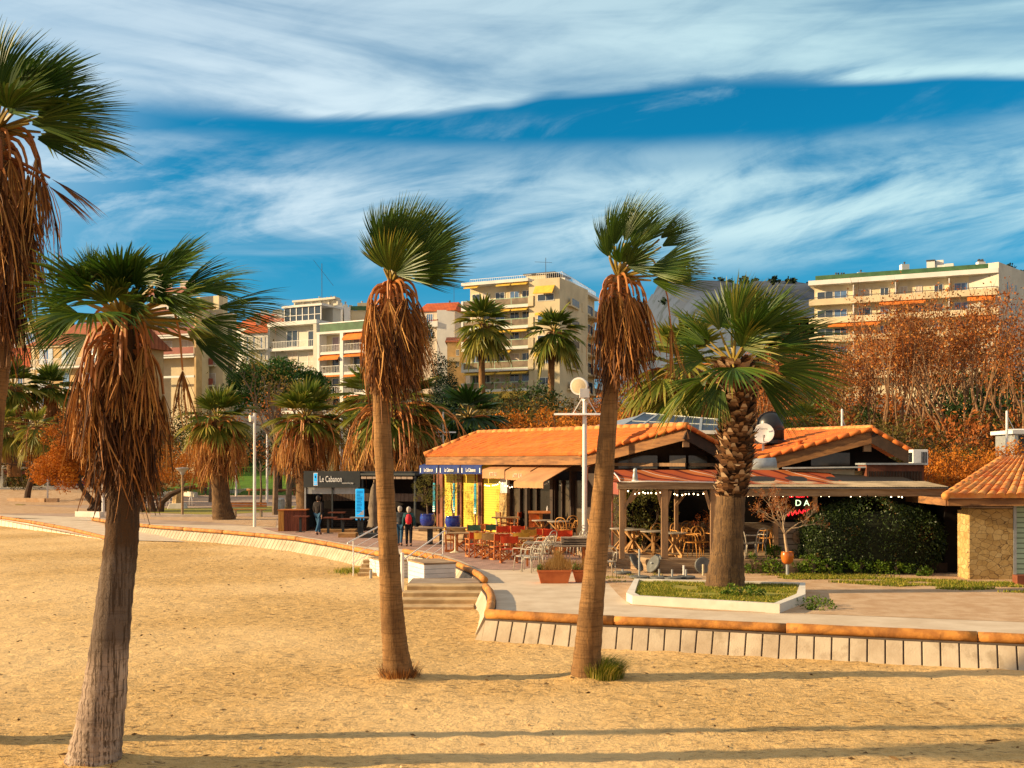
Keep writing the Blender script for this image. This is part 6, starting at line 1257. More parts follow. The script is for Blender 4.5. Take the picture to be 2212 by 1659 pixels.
# large potted olive under the pergola and red shrub in the bar
def shrub(c, rad, nclump, nl, cr, lsz, mat, label, seed, name='shrub', cat='shrub', grp=None, stem=None, asp=.5, shell=.5, low=-1.0, flat=1.0):
    r = thing(name, c, label, cat, grp); g = np.random.default_rng(seed); rg = random.Random(seed); cc = Vector(c) + UPV * rad[2] * (stem or .9)
    mb = MB(); tips = []
    for k in range(4): branches(mb, tips, Vector(c), Vector((rg.uniform(-.5, .5), rg.uniform(-.5, .5), 1)).normalized(), .02 + rad[2] * .018, rad[2] * .7, 2, rg, .3)
    mb.build('stems', M['twig'], r); pts, vals = clump_pts(g, cc, rad, nclump, nl, cr, shell, flat, low); np_mesh('foliage', leaf_faces(g, pts, lsz, asp), 4, M[mat], r, vals); return r
shrub(P(1392, 1166, 36.2) - UPV * .35, (.95, .7, 1.0), 50, 2400, .22, .09, 'olive_leaf', 'leafy olive bush standing inside the pergola', 14, 'olive_bush', stem=1.25)
M['rust_leaf'] = vmat('rust_red_leaves', [(0, (.16, .035, .012)), (.5, (.38, .10, .02)), (1, (.55, .24, .05))], .7, .25)
shrub(P(1546 - 26, 1176, 36.4) - UPV * .05, (.35, .3, .6), 24, 700, .14, .06, 'rust_leaf', 'rusty red dry shrub inside the dark bar', 15, 'dry_shrub')
# bare tree in an orange jar
jr = thing('potted_tree', P(1701, 1240, 31.6), 'leafless twiggy tree in an orange jar beside the hedge', 'potted tree'); c = P(1701, 1218, 31.6)
M['orange_jar'] = pmat('orange_glazed_jar', (.66, .17, .02), .25, .15, 2, spec=.6); MB().lathe(c, [(.09, 0), (.15, .06), (.185, .2), (.18, .3), (.165, .335), (.18, .35), (.15, .35), (.14, .28)], 20).build('jar', M['orange_jar'], jr, smooth=True); MB().tube([c - UPV * .36, c], .045, 10).build('stand_pipe', M['grey_steel'], jr)
rg = random.Random(4); mb = MB(); tips = []; t0 = c + UPV * .3; f1 = t0 + Vector((-.08, 0, .55)); mb.tube([t0, t0 + Vector((-.05, 0, .3)), f1], [.05, .04, .035], 7)
for d_, L_ in ((Vector((-.45, -.1, .9)), .55), (Vector((.7, .1, .6)), .5), (Vector((-.05, .5, .9)), .5), (Vector((-.4, -.4, .6)), .4)): branches(mb, tips, f1, d_.normalized(), .024, L_, 5, rg, .12, (2, 3), .70, .75, .22, 2, 5)
M['pale_bark'] = pmat('pale_bark', (.50, .36, .22), .85, .15, 5, .3, 25); mb.build('branches', M['pale_bark'], jr)
g = np.random.default_rng(4); tp2 = np.array([t[0] for t in tips]); pts = tp2[g.integers(0, len(tp2), 1400)] + g.normal(size=(1400, 3)) * .04; np_mesh('twigs', leaf_faces(g, pts, .10, .12), 4, M['rust_leaf'], jr, g.random(1400))
M['base_grey'] = pmat('grey_cast_base', (.17, .175, .165), .7, .2, 4)
# parasol feet heaped before the deck
def pbase(kind, x, y, label, tilt=0, rz=0, Rd=.24, pipe=.22, z=0.03):
    p = G(x, y); p.z = z; r = thing('parasol_base', p, label, 'parasol base', 'grey parasol bases before the deck'); mb = MB()
    q = Matrix.Rotation(R(rz), 3, 'Z') @ Matrix.Rotation(R(tilt), 3, 'X'); ax = q @ UPV
    mb.lathe(p + UPV * (Rd * math.sin(R(abs(tilt)))), [(.02, 0), (Rd, 0), (Rd, .035), (Rd * .93, .05), (.02, .05)], 20, ax=ax); mb.build('plate', M['base_grey'], r)
    o = p + UPV * (Rd * math.sin(R(abs(tilt)))) + ax * .05; MB().tube([o, o + ax * pipe], .028, 10).build('socket', M['grey_steel'], r)
pbase(0, 1345, 1240, 'grey parasol base lying flat at the far left of the heap', 0, 0, .26, .06); pbase(0, 1374, 1236, 'grey parasol base propped on edge, left of two tilted ones', 55, 62, .30, .08); pbase(0, 1381, 1250, 'grey parasol base carrying a tall pipe', 0, 0, .28, .75); pbase(0, 1412, 1239, 'front plate of the leaning stack of parasol bases', 62, -62, .27, .06); pbase(0, 1417, 1236, 'rear plate of the leaning stack of parasol bases', 66, -60, .27, .06)
pbase(0, 1424, 1251, 'grey parasol base flat before the leaning stack', 0, 0, .26, .2); pbase(0, 1452, 1252, 'grey parasol base with a short socket, middle of the row', 0, 0, .26, .2); pbase(0, 1482, 1250, 'grey parasol base with a short socket, right end of the row', 0, 0, .26, .18); pbase(0, 1518, 1241, 'large grey parasol disc leaning on the deck boards left of the thick palm', 82, 5, .24, .03)
for x, y0, y1, lb in ((1477, 1221, 1244, 'short white pipe stub before the dark deck boards'), (1519, 1219, 1243, 'short beige pipe stub in front of the leaning disc'), (1464, 1196, 1212, 'grey pipe clamped to the deck edge near the rightmost round table')):
    p = G(x, y1); mb = MB(); mb.lathe(p, [(.032, 0), (.032, (y1 - y0) / F * p.y)], 10); tag(mb.build('pipe_stub', M['white_steel'] if x < 1480 else M['cream']), lb, 'pipe')
# hedge and weeds
M['hedge_leaf'] = vmat('dark_hedge_leaves', [(0, (.016, .032, .006)), (.55, (.038, .068, .012)), (.9, (.08, .11, .018)), (1, (.22, .11, .03))], .45, .12, spec=.4); M['weed_leaf'] = vmat('bright_weed_leaves', [(0, (.035, .075, .006)), (.6, (.10, .17, .010)), (1, (.22, .26, .02))], .55, .25)
hg = thing('hedge', G(1875, 1236), 'big rounded dark evergreen hedge before the corrugated bar roof', 'hedge'); hc = G(1878, 1236); g = np.random.default_rng(77); hc.y += .45; N_ = 22000
d = g.normal(size=(N_, 3)); d /= np.linalg.norm(d, axis=1, keepdims=True); d[:, 2] = np.abs(d[:, 2]); ex = 1 / 3.2
sq = np.sign(d) * np.abs(d) ** .62; sq /= (np.abs(sq) ** 3.0).sum(1, keepdims=True) ** (1 / 3.0)
lump = 1 + .05 * np.sin(sq[:, :1] * 9 + 1) + .05 * np.sin(sq[:, 2:3] * 8 + sq[:, :1] * 5) + g.normal(size=(N_, 1)) * .022
pts = sq * (2.28, 1.15, 2.2) * lump * g.uniform(.93, 1.0, (N_, 1)); pts[:, 2] *= np.where(pts[:, :1].ravel() < -.6, 1 - .18 * np.clip((-.6 - pts[:, 0]) / 1.6, 0, 1) ** 1.4, 1)
pts += np.array(hc); np_mesh('foliage', leaf_faces(g, pts, .072, .5, up=(0, -.3, .6)), 4, M['hedge_leaf'], hg, np.clip(g.random(N_) * .8 + .25 * (np.sin(pts[:, 0] * 3) * np.sin(pts[:, 2] * 4) > .6), 0, 1))
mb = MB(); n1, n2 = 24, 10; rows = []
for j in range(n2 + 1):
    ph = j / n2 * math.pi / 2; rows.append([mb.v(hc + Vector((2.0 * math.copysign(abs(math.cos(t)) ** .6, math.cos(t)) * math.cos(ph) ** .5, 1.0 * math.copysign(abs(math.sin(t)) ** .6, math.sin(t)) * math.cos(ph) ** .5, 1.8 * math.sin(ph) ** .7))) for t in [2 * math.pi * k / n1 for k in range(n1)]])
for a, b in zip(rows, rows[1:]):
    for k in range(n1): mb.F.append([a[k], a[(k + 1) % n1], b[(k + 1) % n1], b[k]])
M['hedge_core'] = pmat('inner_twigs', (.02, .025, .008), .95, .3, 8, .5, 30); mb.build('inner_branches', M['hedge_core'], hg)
for k, (x, y, rx, rz_) in enumerate(((1730, 1238, .30, .42), (1758, 1240, .34, .46), (1792, 1240, .34, .36), (1825, 1239, .36, .46), (1860, 1240, .35, .34), (1895, 1240, .34, .30), (1935, 1241, .36, .26), (1985, 1243, .4, .2), (1622, 1238, .26, .5), (1671, 1240, .28, .36), (1672, 1205, .25, .3))):
    p = G(x, y, .4 if y == 1205 else 0)
    shrub(p, (rx, .28, rz_ * .6), 16, 420, .13, .075, 'weed_leaf', ('bright green weeds below the left end of the dark hedge', 'bright weed clump second from the left below the hedge', 'bright weed clump third from the left below the hedge', 'tall bright weed clump below the middle of the hedge', 'bright weed clump right of the hedge middle', 'low bright weeds below the right half of the hedge', 'low weeds near the right end of the hedge', 'creeping weeds at the far right end of the hedge', 'green plant against the deck boards right of the thick palm', 'green plant before the deck step left of the orange jar', 'small green plant growing up on the deck edge')[k], 300 + k, 'weed_clump', 'weeds', 'weed clumps along the hedge and deck', asp=.65)
# grass: planter, hedge foot, tuft at the palm
M['grass'] = vmat('grass_blades', [(0, (.08, .12, .008)), (.5, (.20, .23, .015)), (.8, (.40, .33, .04)), (1, (.55, .42, .10))], .7, .3)
def grass(name, pts, h, label=None, cat='grass', mat='grass', kind='stuff', lean=.4, w=.008, seed=1, parent=None):
    g = np.random.default_rng(seed); pts = np.asarray(pts); n = len(pts); H = h * g.uniform(.4, 1.2, (n, 1)); t = pts + np.concatenate([g.normal(size=(n, 2)) * H * lean, H], 1); a = g.uniform(0, 6.28, (n, 1)); s_ = np.concatenate([np.cos(a), np.sin(a), a * 0], 1) * w * g.uniform(.6, 1.5, (n, 1))
    o = np_mesh(name, np.stack([pts - s_, pts + s_, t], 1).reshape(-1, 3), 3, M[mat], parent, g.random(n))
    if label: tag(o, label, cat, kind=kind)
    return o
g = np.random.default_rng(9)
def in_poly(poly, n, z, shrink=.95):
    c = sum(poly, Vector()) / len(poly); out = []; tri = [(c, poly[i], poly[(i + 1) % len(poly)]) for i in range(len(poly))]; ar = [((b - a).cross(d - a)).length for a, b, d in tri]; cs = np.cumsum(ar) / sum(ar)
    for k in range(n):
        a, b, d = tri[int(np.searchsorted(cs, g.random()))]; u, v = g.random(), g.random(); u, v = (1 - u, 1 - v) if u + v > 1 else (u, v); p = a + (b - a) * u * shrink + (d - a) * v * shrink; out.append((p.x, p.y, z))
    return out
gp = [q for q in in_poly(PLANTER, 15000, .15, .90) if mnoise.noise((q[0] * 1.3, q[1] * 1.3, 2)) > -.22]; grass('planter_grass', gp, .06, 'short patchy grass growing in the white kerbed bed', w=.012)
shrub(G(1600, 1286, .15), (.5, .4, .10), 14, 520, .11, .075, 'weed_leaf', 'green leafy weeds at the foot of the thick palm', 61, 'weed_clump', 'weeds', 'weed clumps along the hedge and deck'); shrub(G(1760, 1312), (.45, .6, .08), 14, 600, .12, .06, 'weed_leaf', 'green weeds spilling past the right corner of the white planter', 62, 'weed_clump', 'weeds', 'weed clumps along the hedge and deck')
pl_ = [G(1640, 1243), G(1700, 1252), G(1900, 1266), G(2130, 1279), G(2300, 1284), G(2300, 1262), G(2080, 1256), G(1900, 1244), G(1750, 1240)]
gp = [q for q in in_poly(pl_, 16000, .005, 1.0) if mnoise.noise((q[0] * .9, q[1] * 1.6, 7)) > -.12]; grass('verge_grass', gp, .07, 'strip of green grass along the foot of the hedge and hut', w=.014, seed=3)
gp = [q for q in in_poly([G(1300, 1262), G(1310, 1236), G(1420, 1236), G(1440, 1250)], 1200, .005, 1.0) if mnoise.noise((q[0] * 1.5, q[1] * 1.5, 3)) > 0]; grass('deck_grass', gp, .06, 'thin yellowed grass along the foot of the deck boards', w=.01, seed=4)
tf = thing('grass_tuft', G(1303, 1466, -.4), 'bushy green grass tuft at the foot of the slim palm', 'grass tuft'); c = G(1300, 1464, -.4); rg = random.Random(12); mb = MB()
for i in range(1500):
    a = rg.uniform(0, 6.283); rr = .34 * rg.random() ** .5; p = c + Vector((math.cos(a) * rr * 1.1, math.sin(a) * rr, 0)); L = rg.uniform(.25, .52) * (1.15 - rr); o = Vector((math.cos(a) + .35, math.sin(a), 0)) * rg.uniform(.2, .8); mb.a = rg.random() * .75 if rg.random() < .8 else 1; row = []
    for t in (0, .4, .75, 1): q = p + UPV * L * (t - .35 * t * t) * 1.1 + o * L * t * t * .8; s_ = Vector((-math.sin(a), math.cos(a), 0)) * .007 * (1 - t * .9); row.append((mb.v(q - s_), mb.v(q + s_)))
    for u, v in zip(row, row[1:]): mb.F.append([u[0], u[1], v[1], v[0]])
mb.build('blades', M['grass'], tf, attr=True)
gp = [(G(2 * k % 40 + 782, 1206, -.4).x, 36.6 + (k * .37 % 1.2), -.4) for k in range(500)]; grass('stair_grass', [(x + g.normal() * .15, y + g.normal() * .3, z) for x, y, z in gp], .14, 'patch of green grass beside the beach handrail', w=.012, seed=5)
# ------------------------------------------------------------------ kiosk
M['charcoal'] = pmat('charcoal_board', (.045, .052, .055), .6, .1, 2); M['sign_blue'] = pmat('glowing_blue_board', (.03, .45, .80), .5, .04, 2, emit=((.01, .36, .75), .45)); M['kiosk_wood'] = pmat('orange_cladding', (.50, .25, .05), .65, .2, 3, .1, 15, col2=(.36, .15, .03), stretch=(6, 6, .5)); M['kiosk_red'] = pmat('red_brown_boards', (.22, .06, .03), .6, .2, 3, stretch=(6, 6, .5)); M['slat'] = pmat('pale_slats', (.34, .25, .19), .7, .1, 3)  # sign_blue: weak glow added to the board colour
kf = Fac(657, 54.6, 778.5, 54.2); kb = thing('kiosk', kf.p(kf.w / 2, 0), 'dark beach kiosk with a charcoal sign reading Le Cabanon', 'kiosk')
zs0, zs1 = kf.z(718, 1053), kf.z(718, 1017.5)
MBk = fpart(kb, kf, 'sign_board', M['charcoal'], (0, kf.w, zs0, zs1, -.02, .08)); fpart(kb, kf, 'roof', M['charcoal'], (0.003, kf.w + 2.6, zs1 - .12, zs1 - .02, -3.2, -.03)); fpart(kb, kf, 'back_wall', M['interior'], (0, kf.w + 2.7, 0, zs1 - .13, -3.2, -3.0)); fpart(kb, kf, 'left_wall', M['charcoal'], (0.003, .08, 0, zs0 - .003, -2.9, -.1)); fpart(kb, kf, 'floor', M['fascia_dark'], (.1, kf.w + 2.6, 0.01, .12, -2.9, -.3)); fpart(kb, kf, 'bar_front', M['fascia_dark'], *[(.5, kf.w - .05, .15 + .1 * k, .23 + .1 * k, -1.3, -1.25) for k in range(9)])
for u in (.02, kf.w * .49, kf.w - .1): fpart(kb, kf, 'post', M['grey_steel'] if u < 1 else M['charcoal'], (u, u + .07, 0, zs0 - .003, -.05, .02))
fpart(kb, kf, 'rolled_blind', M['grey_steel'], (.1, kf.w - .12, zs0 - .32, zs0 - .004, -.5, -.12)); fpart(kb, kf, 'slats', M['slat'], *[(.45 + .075 * k, .49 + .075 * k, 1.42, 1.80, -1.6, -1.56) for k in range(int((kf.w + 1.6) / .075))])
text_mesh('lettering', 'Le Cabanon', M['white_print'], kb, kf.p(kf.w * .485, zs0 + .40, .095), kf.e, (0, 0, 1), .42, squeeze=.56, bold=.004); text_mesh('small_lettering', 'restaurant bar plage', M['white_print'], kb, kf.p(kf.w * .785, zs0 + .22, .095), kf.e, (0, 0, 1), .12, squeeze=.6)
u = kf.w * .22; fpart(kb, kf, 'oar_emblem', M['white_print'], (u - .12, u + .10, zs0 + .08, zs0 + .72, .082, .09), bevel=.02); fpart(kb, kf, 'oar_emblem_blue', M['sign_blue'], (u - .10, u + .06, zs0 + .12, zs0 + .69, .0905, .097), bevel=.02)
fpart(kb, kf, 'emblem_stripes', M['white_print'], (u - .09, u + .05, zs0 + .17, zs0 + .20, .098, .1), (u - .09, u + .05, zs0 + .25, zs0 + .28, .098, .1)); fpart(kb, kf, 'emblem_eye', M['blue_cloth'], (u - .05, u + .01, zs0 + .46, zs0 + .58, .098, .1))
fp = Fac(779, 54.2, 898, 53.0); bw = thing('bar_shelter', fp.p(fp.w / 2, 0, -1), 'black slatted shelter adjoining the kiosk behind the palm trunk', 'shelter'); fpart(bw, fp, 'back_wall', M['interior'], (0, fp.w, 0, 2.7, -2.5, -2.3)); fpart(bw, fp, 'roof', M['charcoal'], (0.05, fp.w, 2.72, 2.82, -2.5, .1)); fpart(bw, fp, 'roof_edge', M['slat'], *[(.1 + .32 * k, .38 + .32 * k, 2.55, 2.66, .05, .12) for k in range(int(fp.w / .32))]); fpart(bw, fp, 'slats', M['slat'], *[(1.0 + .075 * k, 1.04 + .075 * k, 1.42, 1.80, -1.6, -1.56) for k in range(22)])
for a_ in (.05, fp.w - .1): fpart(bw, fp, 'post', M['charcoal'], (a_, a_ + .08, 0, 2.71, -.1, .0))
c = G(634, 1147); ct = thing('bar_counter', c, 'wooden counter with orange end board beside the kiosk', 'counter'); a, b = P(604, 1, 54), P(664, 1, 54)
mb = MB(); n = 13
for k in range(n): xx = a.x + .28 + (b.x - a.x - .28) * k / n; mb.box((xx + .004, 53.7, .02), (xx + (b.x - a.x - .28) / n - .004, 53.74, 1.02))
mb.build('front_boards', M['kiosk_red'], ct); MB().box((a.x, 53.68, .0), (a.x + .275, 53.75, 1.02)).build('end_board', M['kiosk_wood'], ct); MB().box((a.x + .02, 53.76, 0), (b.x, 54.5, 1.0)).build('body', M['fascia_dark'], ct); MB().box((a.x - .03, 53.62, 1.022), (b.x + .03, 54.55, 1.06)).build('top', M['chair_wood'], ct)
MB().box((a.x - .012, 53.76, 0), (a.x + .015, 54.5, 1.02)).build('side_boards', M['kiosk_wood'], ct)
mn = thing('menu_board', P(777, 1140, 51.8), 'tall bright blue menu board shaped like an oar blade', 'menu board'); fm_ = Fac(768, 51.8, 786.5, 51.8); z0, z1 = fm_.z(777, 1123.5), fm_.z(777, 1056); fpart(mn, fm_, 'panel', M['sign_blue'], (0, fm_.w, z0, z1, -.05, 0), bevel=.02); mb = MB(); rg = random.Random(2)
for k in range(15): zz = z1 - .1 - k * .068; fm_.box(mb, .05, .05 + (fm_.w - .1) * rg.uniform(.55, 1), zz - .022, zz, .002, .006)
mb.build('text_lines', M['blue_cloth'], mn); fpart(mn, fm_, 'white_feet', M['white_print'], (.03, fm_.w * .42, z0 + .04, z0 + .14, .002, .006), (fm_.w * .58, fm_.w - .03, z0 + .04, z0 + .14, .002, .006)); mb = MB(); mb.prism([fm_.p(.02, z0 + .24, .002), fm_.p(fm_.w - .02, z0 + .24, .002), fm_.p(fm_.w - .02, z0 + .48, .002), fm_.p(fm_.w * .7, z0 + .40, .002), fm_.p(fm_.w * .4, z0 + .28, .002)], fm_.n * .004); mb.build('white_wave', M['white_print'], mn)
MB().box((fm_.p(fm_.w / 2, 0).x - .04, 51.86, 0), (fm_.p(fm_.w / 2, 0).x + .04, 51.92, z1 - .1)).build('stand', M['charcoal'], mn)
um = thing('closed_umbrella', G(808, 1150), 'closed grey brown parasol standing by the kiosk', 'umbrella'); c = P(808, 1150, 50.0); c.z = 0; M['taupe'] = pmat('taupe_canvas', (.22, .17, .125), .9, .2, 3); z1 = P(808, 1043, 50).z
mb = MB(); pf = [(.02, z1 + .02), (.10, z1 - .2), (.15, z1 - .7), (.19, z1 - 1.1), (.15, z1 - 1.5), (.21, z1 - 1.85), (.24, z1 - 1.98)]; rings = []
for r_, h_ in pf: rings.append([mb.v(c + Vector((r_ * (1 + .28 * math.cos(k * math.pi)) * math.cos(2 * math.pi * k / 16) * 1.1, r_ * (1 + .28 * math.cos(k * math.pi)) * math.sin(2 * math.pi * k / 16), h_ + .04 * math.sin(k * 2.2)))) for k in range(16)])
for a, b in zip(rings, rings[1:]):
    for k in range(16): mb.F.append([a[k], a[(k + 1) % 16], b[(k + 1) % 16], b[k]])
mb.build('canvas', M['taupe'], um, smooth=True); MB().lathe(c, [(.025, .05), (.025, z1 + .14)], 8).build('pole', M['old_wood'], um); MB().lathe(c, [(.3, 0), (.3, .06), (.05, .1)], 14).build('base', M['grey_steel'], um)
def bar_table(xa, xb, yt, legs, Yd, label, zt=1.08, mat='kiosk_red'):
    a, b = P(xa, 1, Yd), P(xb, 1, Yd); r = thing('bar_table', ((a.x + b.x) / 2, Yd, 0), label, 'table', 'high narrow bar tables by the kiosk'); z = P(1, yt, Yd).z; MB().box((a.x, Yd - .28, z - .05), (b.x, Yd + .28, z)).build('tabletop', M[mat], r)
    for x in legs: q = P(x, 1, Yd); MB().box((q.x - .055, Yd - .05, 0), (q.x + .055, Yd + .05, z - .052)).build('leg', M['charcoal'], r); MB().box((q.x - .2, Yd - .2, 0.0), (q.x + .2, Yd + .2, .025)).build('foot', M['charcoal'], r)
bar_table(635, 668, 1114.5, (649,), 53.0, 'high bar table nearest the wooden counter'); bar_table(700, 729, 1117, (709,), 52.0, 'high bar table just right of the man in black'); bar_table(722, 762, 1120, (741,), 51.8, 'high bar table in front of the kiosk middle'); bar_table(710, 746, 1106, (739,), 53.6, 'high bar table at the back inside the kiosk front'); bar_table(757, 798, 1117, (775, 782), 51.2, 'high bar table crossing the foot of the blue menu board', mat='grey_top'); bar_table(795, 832, 1123, (803, 812), 50.5, 'high bar table below the closed parasol', mat='grey_top')
bar_table(868, 1010, 1139, (926, 932, 952), 44.6, 'long dark table in front of the cobalt pots', mat='grey_plank')
for x0, x1, y0, y1, Yd, lb in ((730, 768, 1152, 1163, 48.8, 'low pale wooden step near the closed parasol'), (690, 768, 1144, 1151, 52.6, 'long low wooden plinth at the foot of the kiosk'), (775, 812, 1153, 1164, 48.5, 'dark low podium behind the left beach handrail')):
    a, b = P(x0, y1, Yd), P(x1, y0, Yd); mb = MB(); mb.box((a.x, Yd, 0), (b.x, Yd + .8, b.z)); tag(mb.build('wooden_step', M['trestle_wood'] if x0 != 775 else M['charcoal'], bevel=.01), lb, 'step')

# ------------------------------------------------------------------ people
M['skin'] = pmat('skin', (.50, .27, .17), .6, .06, 8); M['jacket_black'] = pmat('black_brown_jacket', (.022, .014, .012), .85, .2, 5); M['jeans'] = pmat('blue_jeans', (.03, .10, .19), .9, .2, 5); M['navy'] = pmat('dark_trousers', (.012, .012, .018), .9, .2, 5); M['teal'] = pmat('dark_teal_jacket', (.02, .085, .095), .85, .2, 5); M['red_bag'] = pmat('red_rucksack', (.62, .02, .04), .7, .1, 5); M['hair_grey'] = pmat('grey_hair', (.55, .50, .44), .8, .2, 20); M['hair_dark'] = pmat('dark_hair', (.03, .018, .012), .7, .2, 20); M['shoe'] = pmat('shoes', (.10, .06, .05), .7, .1, 5); M['grey_knit'] = pmat('grey_black_coat', (.05, .055, .065), .9, .2, 5)
def skin_obj(name, pts, edges, mat, parent, sub=1):
    me = bpy.data.meshes.new('t'); me.from_pydata([p[0] for p in pts], edges, []); o = bpy.data.objects.new('t', me); C.objects.link(o); m_ = o.modifiers.new('s', 'SKIN'); m_.use_smooth_shade = True
    for i, p in enumerate(pts): sv = me.skin_vertices[0].data[i]; sv.radius = p[1] if isinstance(p[1], tuple) else (p[1], p[1]); sv.use_root = i == 0
    if sub: o.modifiers.new('u', 'SUBSURF').levels = sub
    dg = bpy.context.evaluated_depsgraph_get(); nm = bpy.data.meshes.new_from_object(o.evaluated_get(dg)); bpy.data.objects.remove(o); nm.name = name; nm.materials.clear(); return link(name, nm, mat, parent)
def person(loc, rz, label, top, bottom, hair, stride=.18, hgt=1.0, bag=None, arm=.12):
    r = thing('person', (0, 0, 0), label, 'person')
    J = {}; K = [('pel', (0, 0, .94), .12), ('spi', (0, .01, 1.14), .115), ('che', (0, .02, 1.33), (.15, .115)), ('nek', (0, .01, 1.49), .05), ('hd0', (0, -.015, 1.57), (.07, .085)), ('hd1', (0, -.01, 1.68), (.072, .085)), ('hd2', (0, 0, 1.74), .05), ('nose', (0, -.115, 1.61), .014), ('chin', (0, -.07, 1.54), .035)]
    for s_, n_ in ((1, 'R'), (-1, 'L')):
        k = stride * s_; q = -arm * s_
        K += [('ear' + n_, (s_ * .085, .01, 1.62), .016), ('sho' + n_, (s_ * .18, .02, 1.41), .062), ('elb' + n_, (s_ * .235, .05 + q * .6, 1.14), .045), ('wri' + n_, (s_ * .24, -.05 + q * 1.5, .90), .028), ('pal' + n_, (s_ * .235, -.065 + q * 1.6, .83), (.035, .018))]
        for f_, (fx, fl_) in enumerate(((-.03, .062), (-.010, .075), (.010, .07), (.028, .055))): K += [('f%d%s' % (f_, n_), (s_ * .235 + s_ * .004, -.07 + q * 1.6 + fx, .79), .009), ('g%d%s' % (f_, n_), (s_ * .225, -.078 + q * 1.6 + fx, .79 - fl_), .008)]
        K += [('th' + n_, (s_ * .222, -.115 + q * 1.6, .81), .01), ('ti' + n_, (s_ * .215, -.13 + q * 1.6, .77), .009)]
        K += [('hip' + n_, (s_ * .085, 0, .90), .088), ('kne' + n_, (s_ * .09, -.02 - k * .55, .50 + abs(k) * .05), .06), ('ank' + n_, (s_ * .09, .02 - k * 1.1 + (.06 if k < 0 else 0), .09 + (.05 if k < 0 else 0)), .042), ('toe' + n_, (s_ * .10, -.13 - k * 1.1 + (.06 if k < 0 else 0), .04), .035)]
    for i, (n_, p, rad) in enumerate(K): J[n_] = i
    E = [('pel', 'spi'), ('spi', 'che'), ('che', 'nek'), ('nek', 'hd0'), ('hd0', 'hd1'), ('hd1', 'hd2'), ('hd0', 'nose'), ('hd0', 'chin')]
    for n_ in 'RL':
        E += [('hd0', 'ear' + n_), ('che', 'sho' + n_), ('sho' + n_, 'elb' + n_), ('elb' + n_, 'wri' + n_), ('wri' + n_, 'pal' + n_), ('pal' + n_, 'th' + n_), ('th' + n_, 'ti' + n_), ('pel', 'hip' + n_), ('hip' + n_, 'kne' + n_), ('kne' + n_, 'ank' + n_), ('ank' + n_, 'toe' + n_)]
        for f_ in range(4): E += [('pal' + n_, 'f%d%s' % (f_, n_)), ('f%d%s' % (f_, n_), 'g%d%s' % (f_, n_))]
    skin_obj('body', [(p, q) for _, p, q in K], [(J[a], J[b]) for a, b in E], M['skin'], r)
    def subset(name, names, mat, grow, extra=None):
        idx = {n_: i for i, n_ in enumerate(names)}; pts = []
        for n_ in names: p, q = K[J[n_]][1:]; q = q if isinstance(q, tuple) else (q, q); pts.append((p, (q[0] + grow, q[1] + grow)))
        skin_obj(name, pts, [(idx[a], idx[b]) for a, b in E if a in idx and b in idx], M[mat], r)
    subset('jacket', ['spi', 'pel', 'che', 'nek'] + [a + b for b in 'RL' for a in ('sho', 'elb', 'wri')], top, .028); subset('trousers', ['pel'] + [a + b for b in 'RL' for a in ('hip', 'kne', 'ank')], bottom, .016)
    for n_ in 'RL': subset('shoe', ['ank' + n_, 'toe' + n_], 'shoe', .02)
    MB().lathe((0, .028, 1.60), [(.07, -.08), (.09, -.03), (.10, .03), (.097, .09), (.075, .14), (.035, .165), (.005, .17)], 14).build('hair', M[hair], r, smooth=True)
    if bag == 'rucksack':
        mb = MB(); mb.tube([(0, .20, 1.02), (0, .225, 1.10), (0, .23, 1.25), (0, .2, 1.40), (0, .17, 1.43)], [.09, .135, .14, .10, .03], 12); mb.build('rucksack', M['red_bag'], r, smooth=True)
    if bag == 'shoulder': MB().box((-.30, -.10, .95), (-.22, .12, 1.15)).build('shoulder_bag', M['cream'], r, bevel=.03); MB().bar((-.26, 0, 1.14), (.12, .05, 1.45), .03).build('strap', M['cream'], r)
    r.location = loc; r.rotation_euler.z = R(rz); r.scale = (hgt,) * 3
    return r
person(G(688, 1156), 158, 'man in a black jacket and blue jeans walking past the kiosk tables', 'jacket_black', 'jeans', 'hair_dark', .24, 1.03); person(G(864, 1180), 176, 'grey haired person in dark coat and jeans partly behind the palm trunk', 'grey_knit', 'jeans', 'hair_grey', .16, .90)
person(G(883, 1181), 184, 'grey haired person in dark teal jacket with a red rucksack', 'teal', 'navy', 'hair_grey', .15, .89, 'rucksack'); person(G(444, 1070), 175, 'woman in dark clothes with a pale shoulder bag on the far park path', 'navy', 'navy', 'hair_dark', .1, .98, 'shoulder')

